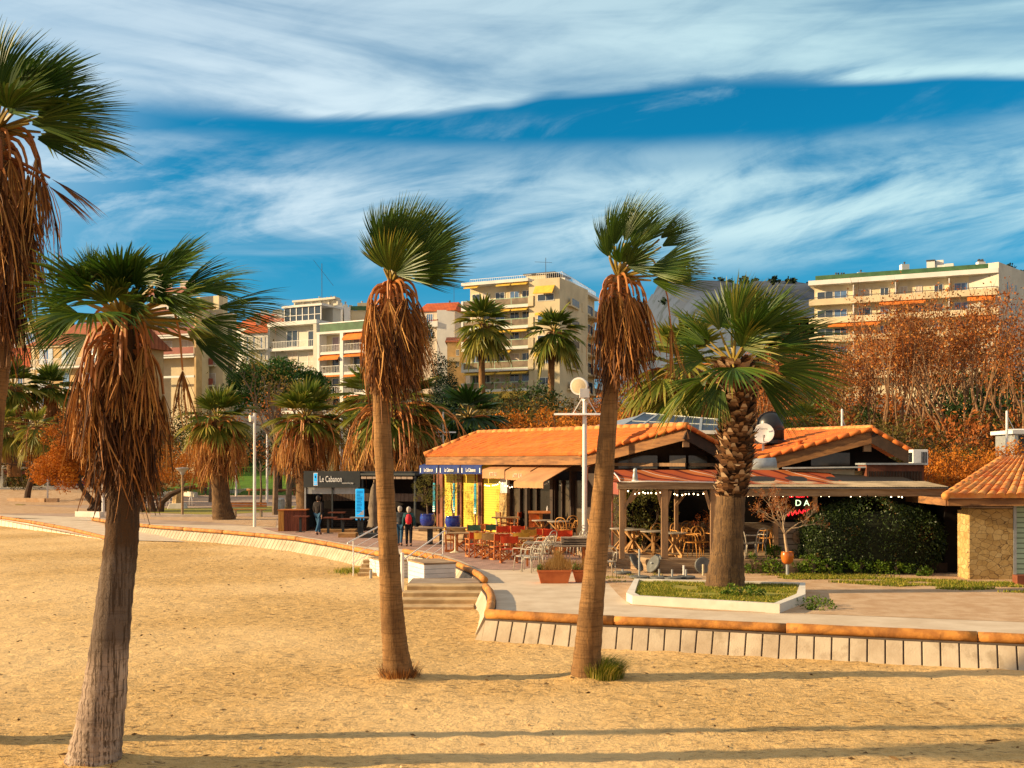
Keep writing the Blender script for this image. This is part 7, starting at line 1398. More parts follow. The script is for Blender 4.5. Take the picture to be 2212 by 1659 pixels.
# ------------------------------------------------------------------ lamps and posts
def lamp(xb, Yd, ytop, label, r=.07, arms=(), spots=(), zb=0, grp='white park lamp posts', name='lamp_post', mat='white_steel'):
    b = P(xb, 1, Yd); b.z = zb; zt = P(1, ytop, Yd).z; o = thing(name, b, label, 'lamp post', grp); MB().lathe(b, [(r * 1.15, -.2), (r * 1.1, (zt - zb) * .3), (r * .85, zt - zb), (r * .5, zt - zb + .02)], 12).build('pole', M[mat], o, smooth=False)
    for x0, x1, y in arms:
        a, c = P(x0, y, Yd), P(x1, y, Yd); mb = MB(); n = 10
        for k in range(n):
            u0, u1 = k / n, (k + 1) / n; w0, w1 = .05 + .06 * math.sin(u0 * math.pi), .05 + .06 * math.sin(u1 * math.pi); p, q = a.lerp(c, u0), a.lerp(c, u1); mb.hexa([p + Vector((0, -w0 * 2, -.03)), q + Vector((0, -w1 * 2, -.03)), q + Vector((0, w1 * 2, -.03)), p + Vector((0, w0 * 2, -.03)), p + Vector((0, -w0, .04)), q + Vector((0, -w1, .04)), q + Vector((0, w1, .04)), p + Vector((0, w0, .04))])
        mb.build('lamp_arm', M['white_steel'], o)
        for sx in (-.55, .55):
            t = b.x + (sx * (c.x - a.x) * .42)
            if min(a.x, c.x) <= t <= max(a.x, c.x): MB().tube([Vector((t, Yd, a.z + .04)), Vector((b.x, Yd, a.z + .75))], .018, 5).build('strut', M['white_steel'], o)
    for x, y, rad, ax in spots:
        p = P(x, y, Yd); q = Vector(ax).normalized(); h = MB(); h.lathe(p, [(rad * .35, -rad * 1.9), (rad * .75, -rad * 1.6), (rad * .85, -.1 * rad), (rad * 1.06, 0), (rad * 1.06, rad * .25), (rad * .9, rad * .27)], 18, ax=q); hd = h.build('lamp_head', M['white_steel'], o, smooth=False); MB().lathe(p, [(rad * .88, rad * .12), (rad * .86, rad * .28), (rad * .4, rad * .36), (.01, rad * .38)], 18, ax=q).build('lens', M['grey_top'] if rad > .3 else M['cream'], hd)
        MB().bar(p - q * rad, Vector((b.x, Yd, min(p.z - rad * .2, zt))), .07).build('bracket', M['white_steel'], o)
    return o
o = lamp(1263, 39.7, 862, 'tall white floodlight post with wing shaped arms before the restaurant', .085, arms=((1197, 1304, 895),), spots=((1251, 834, .30, (-.30, -.92, -.12)), (1267, 866, .11, (.5, -.8, -.3))), grp='white park lamp posts'); a = P(1263, 852, 39.7); MB().box((a.x - .18, 39.55, a.z - .12), (a.x + .16, 39.85, a.z + .2)).build('gear_box', M['white_steel'], o); MB().lathe((P(1263, 1, 39.7).x, 39.7, 0), [(.22, 0), (.2, .05), (.1, .22), (.09, .3)], 12).build('foot', M['white_steel'], o)
lamp(550, 58, 893, 'white post with a small spotlight turned left, before the brown bench', .075, spots=((541, 904, .17, (-.85, -.5, -.1)),)); lamp(223, 75, 940, 'slim white post rising beside the kerbed orange tamarisk', .09, arms=((196, 223, 940),)); lamp(577, 95, 935, 'distant white post among the thin park trees', .09); lamp(510, 120, 975, 'distant pale post standing on the lawn', .1, arms=((495, 512, 976),))
lamp(737, 66, 904, 'white post rising behind the kiosk sign', .10); lamp(957, 60, 890, 'white post with wing arms behind the orange roof', .06, arms=((942, 985, 934),)); lamp(923, 62, 918, 'thin white post with a single arm left of the orange roof', .05, arms=((911, 958, 942),)); lamp(790, 60, 930, 'white wing arm lamp post hidden behind the middle palm trunk', .05, arms=((789, 832, 927),), zb=0)
lamp(1819, 62, 884, 'white post rising behind the second tiled roof', .07, arms=((1820, 1862, 930),)); lamp(2175, 58, 888, 'white post with a roof arm at the far right edge', .07, arms=((2176, 2240, 928),)); lamp(103, 95, 1024, 'slender white post on the gravel at far left', .07)
o = lamp(394, 71, 1016, 'grey green park lamp with a conical cap', .075, mat='old_wood'); c = P(394, 1016, 71); MB().lathe(c, [(.08, -.3), (.18, -.1), (.42, .1), (.44, .15), (.05, .18)], 16).build('cap', M['grey_steel'], o)
sg = thing('street_sign', P(747, 1016, 66), 'small white parking board on a thin post above the kiosk', 'sign'); a, b = P(739, 1006, 66), P(755, 990, 66); MB().box((a.x, 66, a.z), (b.x, 66.05, b.z)).build('panel', M['white_print'], sg); MB().bar(P(747, 1100, 66.1), P(747, 995, 66.1), .07).build('post', M['grey_steel'], sg); text_mesh('lettering', 'P E', M['dark_steel'], sg, P(747, 994.5, 65.98), (1, 0, 0), (0, 0, 1), .2); mb = MB(); [mb.box((a.x + .06, 65.97, a.z + .05 + k * .05), (b.x - .06, 65.995, a.z + .07 + k * .05)) for k in range(3)]; mb.build('text_lines', M['dark_steel'], sg)

# ------------------------------------------------------------------ park furniture
M['bench_wood'] = pmat('orange_bench_slats', (.52, .21, .06), .6, .15, 3)
def bench(x0, x1, y, label, grp=None, back=True, ys=0):
    a, b = G(x0, y), G(x1, y); r = thing('park_bench', (a + b) / 2, label, 'bench', grp); Yd = a.y
    for z, yo in ((.45, 0), (.45, .13), (.45, .26)): MB().box((a.x, Yd + yo, z), (b.x, Yd + yo + .11, z + .04)).build('seat_slat', M['bench_wood'], r)
    if back:
        for z in (.62, .78): MB().box((a.x, Yd + .40, z), (b.x, Yd + .44, z + .12)).build('back_slat', M['bench_wood'], r)
    for t in (.14, .86): x = a.x + (b.x - a.x) * t; MB().box((x - .05, Yd + .02, 0), (x + .05, Yd + .45, .449)).build('leg', M['cream'], r)
bench(495, 573, 1117, 'long orange slatted bench behind the spotlight post'); bench(648, 676, 1098, 'short bench just left of the kiosk sign', back=True)
bn = thing('litter_bin', G(608, 1103), 'round grey metal litter bin behind the wooden counter', 'bin'); c = G(608, 1103); MB().lathe(c, [(.24, 0), (.25, .05), (.25, .78), (.22, .8), (.22, .86), (.10, .9)], 16).build('drum', M['grey_steel'], bn); mb = MB(); [mb.lathe(c, [(.255, z), (.255, z + .02)], 16) for z in (.1, .7)]; mb.build('bands', M['dark_steel'], bn); a = G(622, 1102); mb = MB(); mb.box((a.x - .16, a.y, 0), (a.x + .16, a.y + .3, .7)); mb.box((a.x - .18, a.y - .02, .702), (a.x + .18, a.y + .32, .74)); tag(mb.build('cabinet', M['greige'], bevel=.01), 'small grey service cabinet right of the litter bin', 'cabinet')
mo = thing('stone_marker', G(384, 1099), 'upright boulder on a white plinth in the park', 'stone'); c = G(384, 1099)
MB().hexa([Vector((c.x + sx * k, c.y + sy * k, z)) for z, k in ((0, .62), (.42, .5)) for sx, sy in ((-1, -1), (1, -1), (1, 1), (-1, 1))]).build('plinth', M['white_wall'], mo, bevel=.03); mb = MB(); mb.tube([c + UPV * .42, c + UPV * .8, c + Vector((.05, 0, 1.2)), c + Vector((.08, 0, 1.45))], [.42, .40, .3, .16], 8, prof=lambda i, k: 1 + .12 * math.sin(k * 2.3 + i * 1.7)); mb.build('boulder', M['step_concrete'], mo)
for x, w_, lb in ((354, 12, 'white bike hoop left of the stone marker'), (371, 10, 'white bike hoop just left of the plinth'), (412, 6, 'narrow white bike hoop right of the stone marker')):
    c = G(x, 1094); w = w_ / F * c.y / 2; pts = [c + Vector((-w, 0, 0)), c + Vector((-w, 0, .5)), c + Vector((-w * .6, 0, .72)), c + Vector((w * .6, 0, .72)), c + Vector((w, 0, .5)), c + Vector((w, 0, 0))]; mb = MB(); mb.tube(pts, .03, 6); tag(mb.build('bike_hoop', M['white_steel'], smooth=True), lb, 'bike rack', 'white bike hoops')
def low_wall(pts, h, label, mat='park_paving', w=.3):
    r = MB()
    for (x0, y0), (x1, y1) in zip(pts, pts[1:]): a, b = G(x0, y0), G(x1, y1); r.bar(a + UPV * h / 2, b + UPV * h / 2, w, h)
    tag(r.build('low_wall', M[mat]), label, 'wall')
low_wall([(348, 1080), (352, 1072), (385, 1069), (424, 1074)], .5, 'curved low concrete wall behind the stone marker', 'greige'); low_wall([(486, 1067), (512, 1066), (548, 1060), (640, 1058)], .45, 'low concrete wall at the foot of the lawn', 'greige'); low_wall([(326, 1117), (420, 1117), (478, 1117)], .16, 'low pale kerb edging the gravel under the shaggy palm', 'white_wall', .15); mb = MB(); mb.box((-46, 106.1, .7), (-36.5, 106.5, 1.32)); tag(mb.build('kerb_wall', M['white_wall'], bevel=.02), 'white kerb wall below the barrels', 'wall')
low_wall([(166, 1116), (200, 1117), (221, 1118)], .35, 'white block kerb holding the tamarisk', 'white_wall', .3)
def log_rail_park(x0, x1, y, label):
    a, b = G(x0, y), G(x1, y); r = thing('log_barrier', a, label, 'barrier', 'dark log barriers on the lawn'); MB().tube([a + UPV * .62, b + UPV * .62], .13, 8).build('log', M['fascia'], r, smooth=True)
    for t in (.12, .88): q = a.lerp(b, t); MB().lathe(q, [(.11, 0), (.11, .5)], 8).build('post', M['fascia'], r)
log_rail_park(533, 582, 1070, 'dark log barrier behind the spotlight post'); log_rail_park(592, 642, 1071, 'dark log barrier left of the kiosk, nearer one'); log_rail_park(632, 660, 1066, 'dark log barrier reaching behind the kiosk'); log_rail_park(408, 440, 1066, 'dark log barrier left of the walking woman')
for i, (x, y, lb) in enumerate(((101, 1053, 'leftmost white wine barrel under the orange tree'), (128, 1053, 'second white wine barrel from the left'), (149, 1053, 'third white wine barrel from the left'), (211, 1054, 'rightmost white wine barrel, nearly hidden by the palm skirt'), (241, 1054, 'white wine barrel seen right of the nearest palm'))):
    c = P(x, y, 108); c.z = 1.16; br = thing('barrel', c, lb, 'barrel', 'white barrels before the beach bar'); MB().lathe(c, [(.40, 0), (.48, .3), (.5, .5), (.48, .7), (.40, 1.0), (.36, .98)], 14).build('staves', M['white_board'], br, smooth=True); mb = MB(); [mb.lathe(c, [(q + .012, z), (q + .012, z + .05)], 14) for q, z in ((.425, .1), (.475, .27), (.475, .68), (.425, .86))]; mb.build('hoops', M['dark_steel'], br)
bb = thing('beach_bar', P(40, 1045, 120), 'low beach bar with white slatted canopy and red blind at far left', 'beach bar'); fb_ = Fac(-60, 110, 160, 110); mb = MB()
for k in range(4): fb_.box(mb, 0, fb_.w * (.86 - .03 * k), fb_.z(20, 1012 - 4.6 * k) , fb_.z(20, 1010 - 4.6 * k), -2, 2 - .3 * k)
mb.build('slatted_canopy', M['white_r'], bb); fpart(bb, fb_, 'back_wall', M['interior'], (0, fb_.w * 1.3, -.2, fb_.z(20, 1016), -3, -2.8)); fpart(bb, fb_, 'red_blind', M['red_panel'], (3, 6.2, fb_.z(20, 1024), fb_.z(20, 1016), 1.5, 1.6)); fpart(bb, fb_, 'terrace_base', M['white_wall'], (-3, fb_.w * 1.35, -.3, 1.15, -2.7, 3.2)); fpart(bb, fb_, 'pillar', M['greige'], (.4, 1.2, -.2, 3, 1, 1.8), (3.0, 3.9, -.2, 3.0, 1, 1.8)); fpart(bb, fb_, 'blue_counter', M['blue_cloth'], (6.5, fb_.w * 1.3, .26, 2.0, -1.6, -1.4)); fpart(bb, fb_, 'rail', M['white_steel'], *[(5 + k * .5, 5.06 + k * .5, 1.155, 2.1, -.9, -.84) for k in range(16)], (5, 13, 2.1, 2.15, -.9, -.84))
for x, y in ((35, 1070), (94, 1068)): c = P(x, y, 112); c.z = 0; mb = MB(); mb.lathe(c, [(.04, 0), (.04, 1.6)], 6); tag(mb.build('fence_post', M['old_wood']), 'thin wooden post on the gravel, ' + ('left' if x < 50 else 'right') + ' one of two before the beach bar', 'post')
low_wall([(20, 1088), (100, 1089)], .5, 'low sandy block wall at far left', 'gravel', .5); low_wall([(102, 1089), (126, 1089)], .5, 'short sandy block right of the low wall', 'gravel', .5)
shl = thing('road_shelter', P(2200, 985, 60), 'white roofed shelter behind the post at the right edge', 'shelter'); fr2 = Fac(2185, 61, 2260, 61); fpart(shl, fr2, 'roof', M['white_r'], (-.3, fr2.w, fr2.z(2200, 938), fr2.z(2200, 930), -2, .8)); fpart(shl, fr2, 'back_panel', M['dark_steel'], (.2, fr2.w, 0, fr2.z(2200, 939), -2, -1.9)); fpart(shl, fr2, 'side_panel', M['grey_steel'], (-.1, .1, 0, fr2.z(2200, 939), -1.8, .6))
# ------------------------------------------------------------------ park palms
M['hill_ground'] = M['grass_soil']
lw = []; xs_, ys_ = np.linspace(-44, 12, 40), np.linspace(124, 176, 40); o = sheet('lawn_slope', xs_, ys_, lambda x, y: max(.03, terr(x, y) + .18), pmat('lawn_green', (.10, .22, .012), .95, .15, .6, .6, 5, col2=(.05, .13, .008)))
FP = dict(fm='frond_far', group='park palms')
palm('squat park palm with a shaggy orange skirt behind the spotlight post', 101, 0, 66.0, [(484, 1124, 26), (478, 1080, 19), (474, 1010, 18), (471, 960, 17)], (470, 905), 28, 85, .9, 1.6, 22, wind=Vector((.10, 0, 0)), skirt=(.6, 1, 473, 975, 1.5, 1.0, 0, .1), mat='trunk_dark', bootspec=(.42, .75, 120, .4, 18, 22), ow=2.4, dcol=.72, pr=.045, lcol=.55, sg=.8, elr=(-.5, 1.5), **FP)
palm('park palm with dense scaly trunk behind the left end of the kiosk', 102, 0, 62.0, [(664, 1120, 24), (662, 1060, 22), (662, 990, 24), (662, 955, 24)], (662, 905), 28, 75, 1.0, 1.6, 22, wind=Vector((.10, 0, 0)), skirt=(.6, 1, 662, 950, 1.6, 1.0, 0, .1), mat='trunk_dark', bootspec=(.2, .95, 200, .4, 22, 27), ow=2.4, dcol=.72, pr=.045, lcol=.55, sg=.8, elr=(-.35, 1.5), **FP)
palm('wide shaggy palm with rust skirt behind the middle palm trunk', 103, 0, 60.0, [(868, 1110, 26), (862, 1040, 22), (856, 960, 22)], (850, 880), 30, 110, 1.4, 1.9, 22, wind=Vector((.1, 0, 0)), skirt=(.6, 1, 856, 975, 1.9, 1.0, 0, .05), mat='trunk_dark', ow=2.6, dcol=.65, pr=.045, lcol=.5, sg=1.0, elr=(-.55, 1.5), **FP)
palm('tall slim palm in front of the left side of the beige tower', 104, 0, 120.0, [(1043, 905, 7), (1042, 860, 7), (1040, 760, 7), (1040, 730, 7)], (1042, 700), 26, 14, 1.4, 2.6, 16, wind=Vector((.08, 0, 0)), skirt=(.6, 1, 1041, 730, 1.2, .8, 0, .05), ow=1.5, pr=.06, lcol=.62, sg=1.2, elr=(-.9, 1.5), **FP)
palm('tall slim palm in front of the right side of the beige tower', 105, 0, 118.0, [(1189, 925, 7), (1190, 860, 7), (1192, 770, 7), (1194, 745, 7)], (1196, 715), 26, 14, 1.3, 2.4, 16, wind=Vector((.12, 0, 0)), skirt=(.6, 1, 1195, 745, 1.2, .8, 0, .05), ow=1.5, pr=.06, lcol=.5, sg=1.2, elr=(-.9, 1.5), **FP)
palm('skirted palm at the far left edge before the red hipped house', 106, 0, 96.0, [(30, 1030, 14), (28, 960, 12), (28, 880, 14)], (28, 835), 24, 60, 1.2, 1.9, 16, wind=Vector((.08, 0, 0)), skirt=(.6, 1, 28, 930, 1.4, .9, 0, .05), ow=1.6, pr=.05, lcol=.5, sg=1.0, elr=(-.5, 1.5), dcol=.5, **FP)
palm('skirted palm in front of the ochre house', 107, 0, 98.0, [(118, 1000, 13), (112, 930, 10), (108, 870, 13)], (107, 835), 22, 60, 1.0, 1.7, 16, wind=Vector((.08, 0, 0)), skirt=(.6, 1, 114, 950, 1.4, .85, .3, .05), ow=1.6, pr=.05, lcol=.5, sg=1.0, elr=(-.4, 1.5), dcol=.6, **FP)
palm('yellow green palm with drooping leaves left of the stout palm', 108, 0, 56.0, [(1478, 1010, 24), (1476, 920, 22), (1474, 850, 22)], (1472, 800), 40, 24, 1.6, 2.0, 20, wind=Vector((.08, 0, 0)), skirt=(.6, 1, 1474, 860, 1.5, .9, 0, .05), ow=2.0, pr=.045, lcol=.68, sg=1.6, elr=(-.9, 1.5), **FP)
palm('dark drooping palm just left of the beige tower foot', 109, 0, 64.0, [(1012, 1000, 12), (1012, 940, 12)], (1012, 905), 30, 10, 1.2, 1.9, 18, wind=Vector((0, 0, 0)), skirt=(.6, 1, 1012, 940, 1.4, .9, 0, .0), ow=2, pr=.045, lcol=.3, sg=1.8, elr=(-.9, 1.4), fm='frond', group='park palms')
palm('small bright green palm behind the black roof cowl', 110, 0, 58.0, [(1738, 960, 12), (1738, 930, 12)], (1736, 912), 26, 0, .7, 1.1, 18, wind=Vector((0, 0, 0)), pr=.03, lcol=.7, sg=1.6, elr=(-.5, 1.4), **FP)
palm('low green palm in the bushes at the far left', 111, 0, 90.0, [(12, 1000, 10), (12, 950, 10)], (12, 920), 24, 10, 1.0, 1.5, 16, wind=Vector((0, 0, 0)), skirt=(.6, 1, 12, 950, 1.4, .9, 0, .0), ow=2, pr=.045, lcol=.68, sg=1.6, elr=(-.9, 1.4), **FP)
palm('small skirted palm beside the dark leaning tree', 112, 0, 84.0, [(84, 1010, 10), (82, 960, 10)], (80, 925), 22, 24, .9, 1.3, 16, wind=Vector((0, 0, 0)), skirt=(.6, 1, 82, 960, 1.4, .9, 0, .0), ow=2, pr=.045, lcol=.72, sg=1.6, elr=(-.9, 1.4), dcol=.6, **FP)
palm('half hidden green palm left of the middle palm skirt', 113, 0, 80.0, [(812, 1000, 14), (806, 900, 12)], (803, 860), 26, 20, 1.3, 2.3, 18, wind=Vector((.05, 0, 0)), skirt=(.6, 1, 806, 900, 1.4, .9, 0, .0), ow=2, pr=.05, lcol=.55, sg=1.0, elr=(-.3, 1.5), **FP)

# ------------------------------------------------------------------ trees
M['plane_leaf'] = vmat('dry_plane_leaves', [(0, (.13, .035, .008)), (.5, (.34, .10, .02)), (.85, (.50, .18, .035)), (1, (.62, .30, .06))], .75, .25); M['plane_bark'] = pmat('pale_plane_bark', (.30, .17, .085), .85, .25, 2, .2, 8, col2=(.16, .085, .04)); M['twig_rust'] = vmat('rust_twigs', [(0, (.09, .035, .015)), (1, (.30, .12, .04))], .8, .1)
M['pine_leaf'] = vmat('pine_needles', [(0, (.014, .05, .005)), (.6, (.040, .115, .010)), (1, (.10, .20, .015))], .6, .1); M['dark_conifer'] = vmat('dark_conifer', [(0, (.006, .016, .008)), (.7, (.018, .042, .014)), (1, (.04, .07, .02))], .6, .1)
M['tamarisk'] = vmat('orange_tamarisk', [(0, (.17, .045, .006)), (.45, (.42, .13, .012)), (.85, (.62, .22, .02)), (1, (.32, .24, .03))], .8, .25); M['olive_shrub'] = vmat('olive_brown_foliage', [(0, (.04, .035, .006)), (.5, (.11, .085, .015)), (1, (.25, .15, .03))], .8, .2); M['green_shrub'] = vmat('mid_green_foliage', [(0, (.012, .03, .006)), (.6, (.035, .075, .012)), (1, (.09, .13, .02))], .6, .2); M['brown_bark'] = pmat('dark_brown_bark', (.11, .065, .04), .9, .25, 3, .5, 12)
def plane_tree(seed, H):
    r = thing('plane_tree', (0, 0, 0), 't', 'tree', 'russet plane trees behind the restaurant'); rg = random.Random(seed); mb = MB(); tips = []; mid = []
    tr0 = Vector((0, 0, H * .16)); mb.tube([(0, 0, -.5), (0, 0, H * .08), tr0], [.38, .30, .27], 9)
    for k in range(6):
        a = k * 1.05 + rg.uniform(-.3, .3); d = Vector((math.cos(a) * .5, math.sin(a) * .5, 1)).normalized(); branches(mb, tips, tr0, d, .17, H * .30, 5, rg, .32, (2, 2), .74, .42, .16, 3, 6, mid)
    mb.build('trunk', M['plane_bark'], r); g = np.random.default_rng(seed); tp = np.array([t[0] for t in tips] + [q for q in mid]); nt = len(tp)
    tw = MB()
    for t, d in tips:
        for q in range(3): e = t + (d + Vector((rg.uniform(-.6, .6), rg.uniform(-.6, .6), rg.uniform(-.1, .6)))).normalized() * rg.uniform(.5, 1.1); s_ = Vector((rg.uniform(-1, 1), rg.uniform(-1, 1), 0)).normalized() * .014; tw.a = rg.random(); tw.poly([t - s_, t + s_, e + s_ * .3, e - s_ * .3])
    tw.build('twigs', M['twig_rust'], r, attr=True); n = 3600; pts = tp[g.integers(0, nt, n)] + g.normal(size=(n, 3)) * .42; np_mesh('dry_leaves', leaf_faces(g, pts, .21, .62), 4, M['plane_leaf'], r, g.random(n)); return r
PT = [plane_tree(7, 14), plane_tree(19, 15), plane_tree(31, 13)]; ST = [[], [], []]
spots = [(1640, 78, 0, 0.71, 'leftmost russet plane tree, just right of the stout palm'), (1720, 92, 1, 0.76, 'russet plane tree behind the black roof cowl'), (1790, 76, 2, 0.76, 'russet plane tree left of the long block front'), (1860, 90, 0, 0.91, 'russet plane tree before the left third of the long block'), (1930, 74, 1, 0.82, 'pale limbed plane tree above the second gable'), (2000, 84, 2, 1.06, 'tallest russet plane tree before the middle of the long block'), (2075, 72, 0, 0.87, 'russet plane tree right of the second gable'), (2150, 80, 1, 0.87, 'russet plane tree before the end wall of the long block'), (2225, 70, 2, 0.84, 'rightmost russet plane tree at the photo edge'), (1560, 96, 1, 0.62, 'low russet plane tree hidden behind the stout palm trunk'), (2110, 98, 2, 0.99, 'rear russet plane tree between two front ones at right'), (1900, 104, 1, 0.94, 'rear russet plane tree under the balconies'), (1340, 104, 0, 0.58, 'bare tree right of the beige tower'), (1270, 110, 2, 0.66, 'bare twiggy tree before the right wing of the beige tower')]
for i, (x, Yd, k, s_, lb) in enumerate(spots): b = P(x, 1, Yd); place(PT[k], ST[k], (b.x, Yd, max(0, terr(b.x, Yd) - .1)), i * 1.7, lb, scale=s_)
def crown_tree(name, c, H, cr, mat, label, seed, nclump=60, nl=5000, clr=.8, lsz=.22, bark='brown_bark', trunk_r=.22, lean=(0, 0), cat='tree', grp=None, shell=.6, low=-.35, asp=.5, th=None, up=None, flat=1.0):
    r = thing(name, c, label, cat, grp); c = Vector(c); rg = random.Random(seed); g = np.random.default_rng(seed); cc = c + Vector((lean[0], lean[1], H - cr[2])); mb = MB(); tips = []; th = th or max(.4, H - 1.6 * cr[2])
    t1 = c + Vector((lean[0] * .7, lean[1] * .7, th)); mb.tube([c - UPV * .3, c + Vector((lean[0] * .2, 0, th * .5)), t1], [trunk_r * 1.2, trunk_r * .9, trunk_r * .75], 9)
    for k in range(5): a = k * 1.26 + rg.uniform(-.3, .3); branches(mb, tips, t1, Vector((math.cos(a) * .9, math.sin(a) * .9, .8)).normalized(), trunk_r * .5, min(cr[0], cr[2] * 1.2) * .55, 3, rg, .2, (2, 3), .75, .6)
    mb.build('trunk', M[bark], r); pts, vals = clump_pts(g, cc, cr, nclump, nl, clr, shell, flat, low); np_mesh('crown', leaf_faces(g, pts, lsz, asp, up=up), 4, M[mat], r, vals); return r
b = P(602, 1, 135); crown_tree('umbrella_pine', (b.x, 135, 0), 15.9, (6.0, 5.0, 3.6), 'pine_leaf', 'dense dark green umbrella pine below the grey cream block', 41, 170, 26000, 1.15, .36, trunk_r=.4, low=-.5, asp=.4, up=(0, 0, .6), flat=.85, shell=.7)
b = P(955, 1, 140); crown_tree('conifer', (b.x, 140, 1), 17.0, (1.9, 1.9, 7.0), 'dark_conifer', 'tall dark conifer between the middle palm skirt and the beige tower', 42, 60, 4500, .9, .3, trunk_r=.3, th=1, shell=.3); b = P(968, 1, 118); crown_tree('conifer', (b.x, 118, 0), 11.5, (2.4, 2.2, 4.6), 'dark_conifer', 'broader dark conifer in front of the tall one', 43, 60, 4500, .9, .3, trunk_r=.3, th=1, shell=.3)
b = P(895, 1, 150); crown_tree('evergreen', (b.x, 150, 2), 21.5, (2.4, 2.2, 3.2), 'green_shrub', 'green tree top between the middle palm skirt and the pink house', 44, 40, 3000, .9, .3, trunk_r=.25)
# tamarisk in its kerb: several leaning trunks
tm = thing('tamarisk', G(200, 1104), 'orange tamarisk with four leaning dark trunks in a white kerb', 'tree'); c = G(200, 1104); rg = random.Random(6); g = np.random.default_rng(6); sc = c.y / F
for pts_, r0 in (([(196, 1104), (199, 1090), (190, 1073), (178, 1060), (173, 1046), (168, 1020)], .30), ([(203, 1104), (210, 1092), (212, 1075), (205, 1058), (200, 1046), (204, 1010)], .27), ([(212, 1104), (222, 1086), (238, 1068), (240, 1045)], .25), ([(219, 1105), (230, 1095), (250, 1078), (262, 1050)], .25)):
    q = [Vector(((x - 200) * sc + c.x, c.y + .3 * (i % 2), (1104 - y) * sc)) for i, (x, y) in enumerate(pts_)]; mb = MB(); q2, r2 = smooth_path(q, [r0 * (1 - .13 * i) for i in range(len(q))], 4); mb.tube(q2, r2, 8); tips = []; branches(mb, tips, q[-1], (q[-1] - q[-2]).normalized(), r0 * .4, 1.4, 3, rg, .2); mb.build('trunk', M['brown_bark'], tm, smooth=False)
P1, V1 = clump_pts(g, c + Vector((-2.1, -.2, 3.0)), (2.0, 1.8, 1.45), 60, 9000, .55, .35); P2, V2 = clump_pts(g, c + Vector((-.9, .3, 5.3)), (2.5, 1.9, 2.1), 70, 8000, .6, .45); P3, V3 = clump_pts(g, c + Vector((2.2, .2, 3.0)), (1.4, 1.4, 1.4), 24, 2000, .5, .4)
np_mesh('crown', leaf_faces(g, np.concatenate([P1, P2, P3]), .2, .34), 4, M['tamarisk'], tm, np.concatenate([V1, V2 * .75, V3]))
tm2 = thing('tamarisk', G(370, 1100), 'dark trunked tamarisk half hidden behind the nearest palm skirt', 'tree'); c = G(348, 1106); mb = MB()
for q in ([(330, 1107), (326, 1085), (322, 1060)], [(345, 1107), (350, 1085), (368, 1070), (396, 1058), (420, 1052)], [(310, 1106), (302, 1080), (300, 1060)]): qq = [Vector(((x - 348) * sc + c.x, c.y, (1107 - y) * sc)) for x, y in q]; mb.tube(qq, [.3, .24, .2, .14, .08][:len(qq)], 8)
mb.build('trunk', M['brown_bark'], tm2); P1, V1 = clump_pts(g, c + Vector((1.6, .6, 3.0)), (2.6, 1.8, 1.0), 40, 2600, .5, .4); np_mesh('crown', leaf_faces(g, P1, .17, .3), 4, M['tamarisk'], tm2, V1)
# dark leaning tree at the far left
dt = thing('leaning_tree', G(58, 1088), 'small flat topped tree with dark leaning trunk at far left', 'tree'); c = G(58, 1088); sc = c.y / F; mb = MB(); q = [Vector(((x - 58) * sc + c.x, c.y, (1088 - y) * sc)) for x, y in ((57, 1090), (61, 1060), (68, 1035), (76, 1012))]; mb.tube(q, [.30, .26, .24, .2], 9); tips = []
for d_ in (Vector((-1, .2, .25)), Vector((.9, -.2, .3)), Vector((.2, .9, .4)), Vector((-.5, -.6, .3))): branches(mb, tips, q[-1], d_.normalized(), .12, 1.6, 4, rg, .02, (2, 3), .75, .7)
mb.build('trunk', M['brown_bark'], dt); tp = np.array([t[0] for t in tips]); pts = tp[g.integers(0, len(tp), 1600)] + g.normal(size=(1600, 3)) * .3; np_mesh('twigs', leaf_faces(g, pts, .3, .12), 4, M['twig_rust'], dt, g.random(1600)); low_wall([(50, 1090), (66, 1090)], .05, 'grassy ring round the leaning tree foot', 'grass_soil', 3.0)
# thin park trees
def young(x, y, yt, r, label, mat, cr, seed, n=700, crown=True, grp='thin park trees'):
    c = G(x, y) if y > 1064 else P(x, 1, 138); c.z = 0 if y > 1064 else max(0, terr(c.x, 138)); s_ = c.y / F; H = (y - yt) * s_; o = thing('young_tree', c, label, 'tree', grp); rg = random.Random(seed); g = np.random.default_rng(seed); mb = MB(); tips = []; t1 = c + UPV * H; mb.tube([c, c + UPV * H * .5 + Vector((.05, 0, 0)), t1], [r, r * .85, r * .7], 7)
    for k in range(4): a = k * 1.57 + rg.random(); branches(mb, tips, t1, Vector((math.cos(a) * .8, math.sin(a) * .8, .9)).normalized(), r * .55, cr * .7, 3, rg, .15, (2, 3), .75, .6)
    mb.build('trunk', M['twig'], o)
    if crown: tp = np.array([t[0] for t in tips]); pts = tp[g.integers(0, len(tp), n)] + g.normal(size=(n, 3)) * cr * .22; np_mesh('dry_leaves', leaf_faces(g, pts, .2, .5), 4, M[mat], o, g.random(n))
    return o
young(563, 1094, 1020, .10, 'young tree with small bare crown, left of the spotlight post top', 'plane_leaf', 1.6, 1, 350); young(594, 1112, 960, .20, 'tall straight trunk right of the spotlight post', 'olive_shrub', 3.0, 2, 900); young(623, 1102, 985, .24, 'thick straight trunk between the posts left of the kiosk', 'plane_leaf', 2.6, 3, 900); young(455, 1085, 1010, .2, 'leaning thin trunk just right of the walking woman', 'tamarisk', 2.4, 4, 900); young(601, 1062, 1000, .28, 'lawn tree trunk farthest left of three behind the barriers', 'plane_leaf', 2.4, 5); young(634, 1062, 1000, .28, 'lawn tree trunk in the middle of three behind the barriers', 'plane_leaf', 2.4, 6); young(663, 1062, 1000, .3, 'lawn tree trunk at the right of three, beside the kiosk', 'plane_leaf', 2.4, 7)
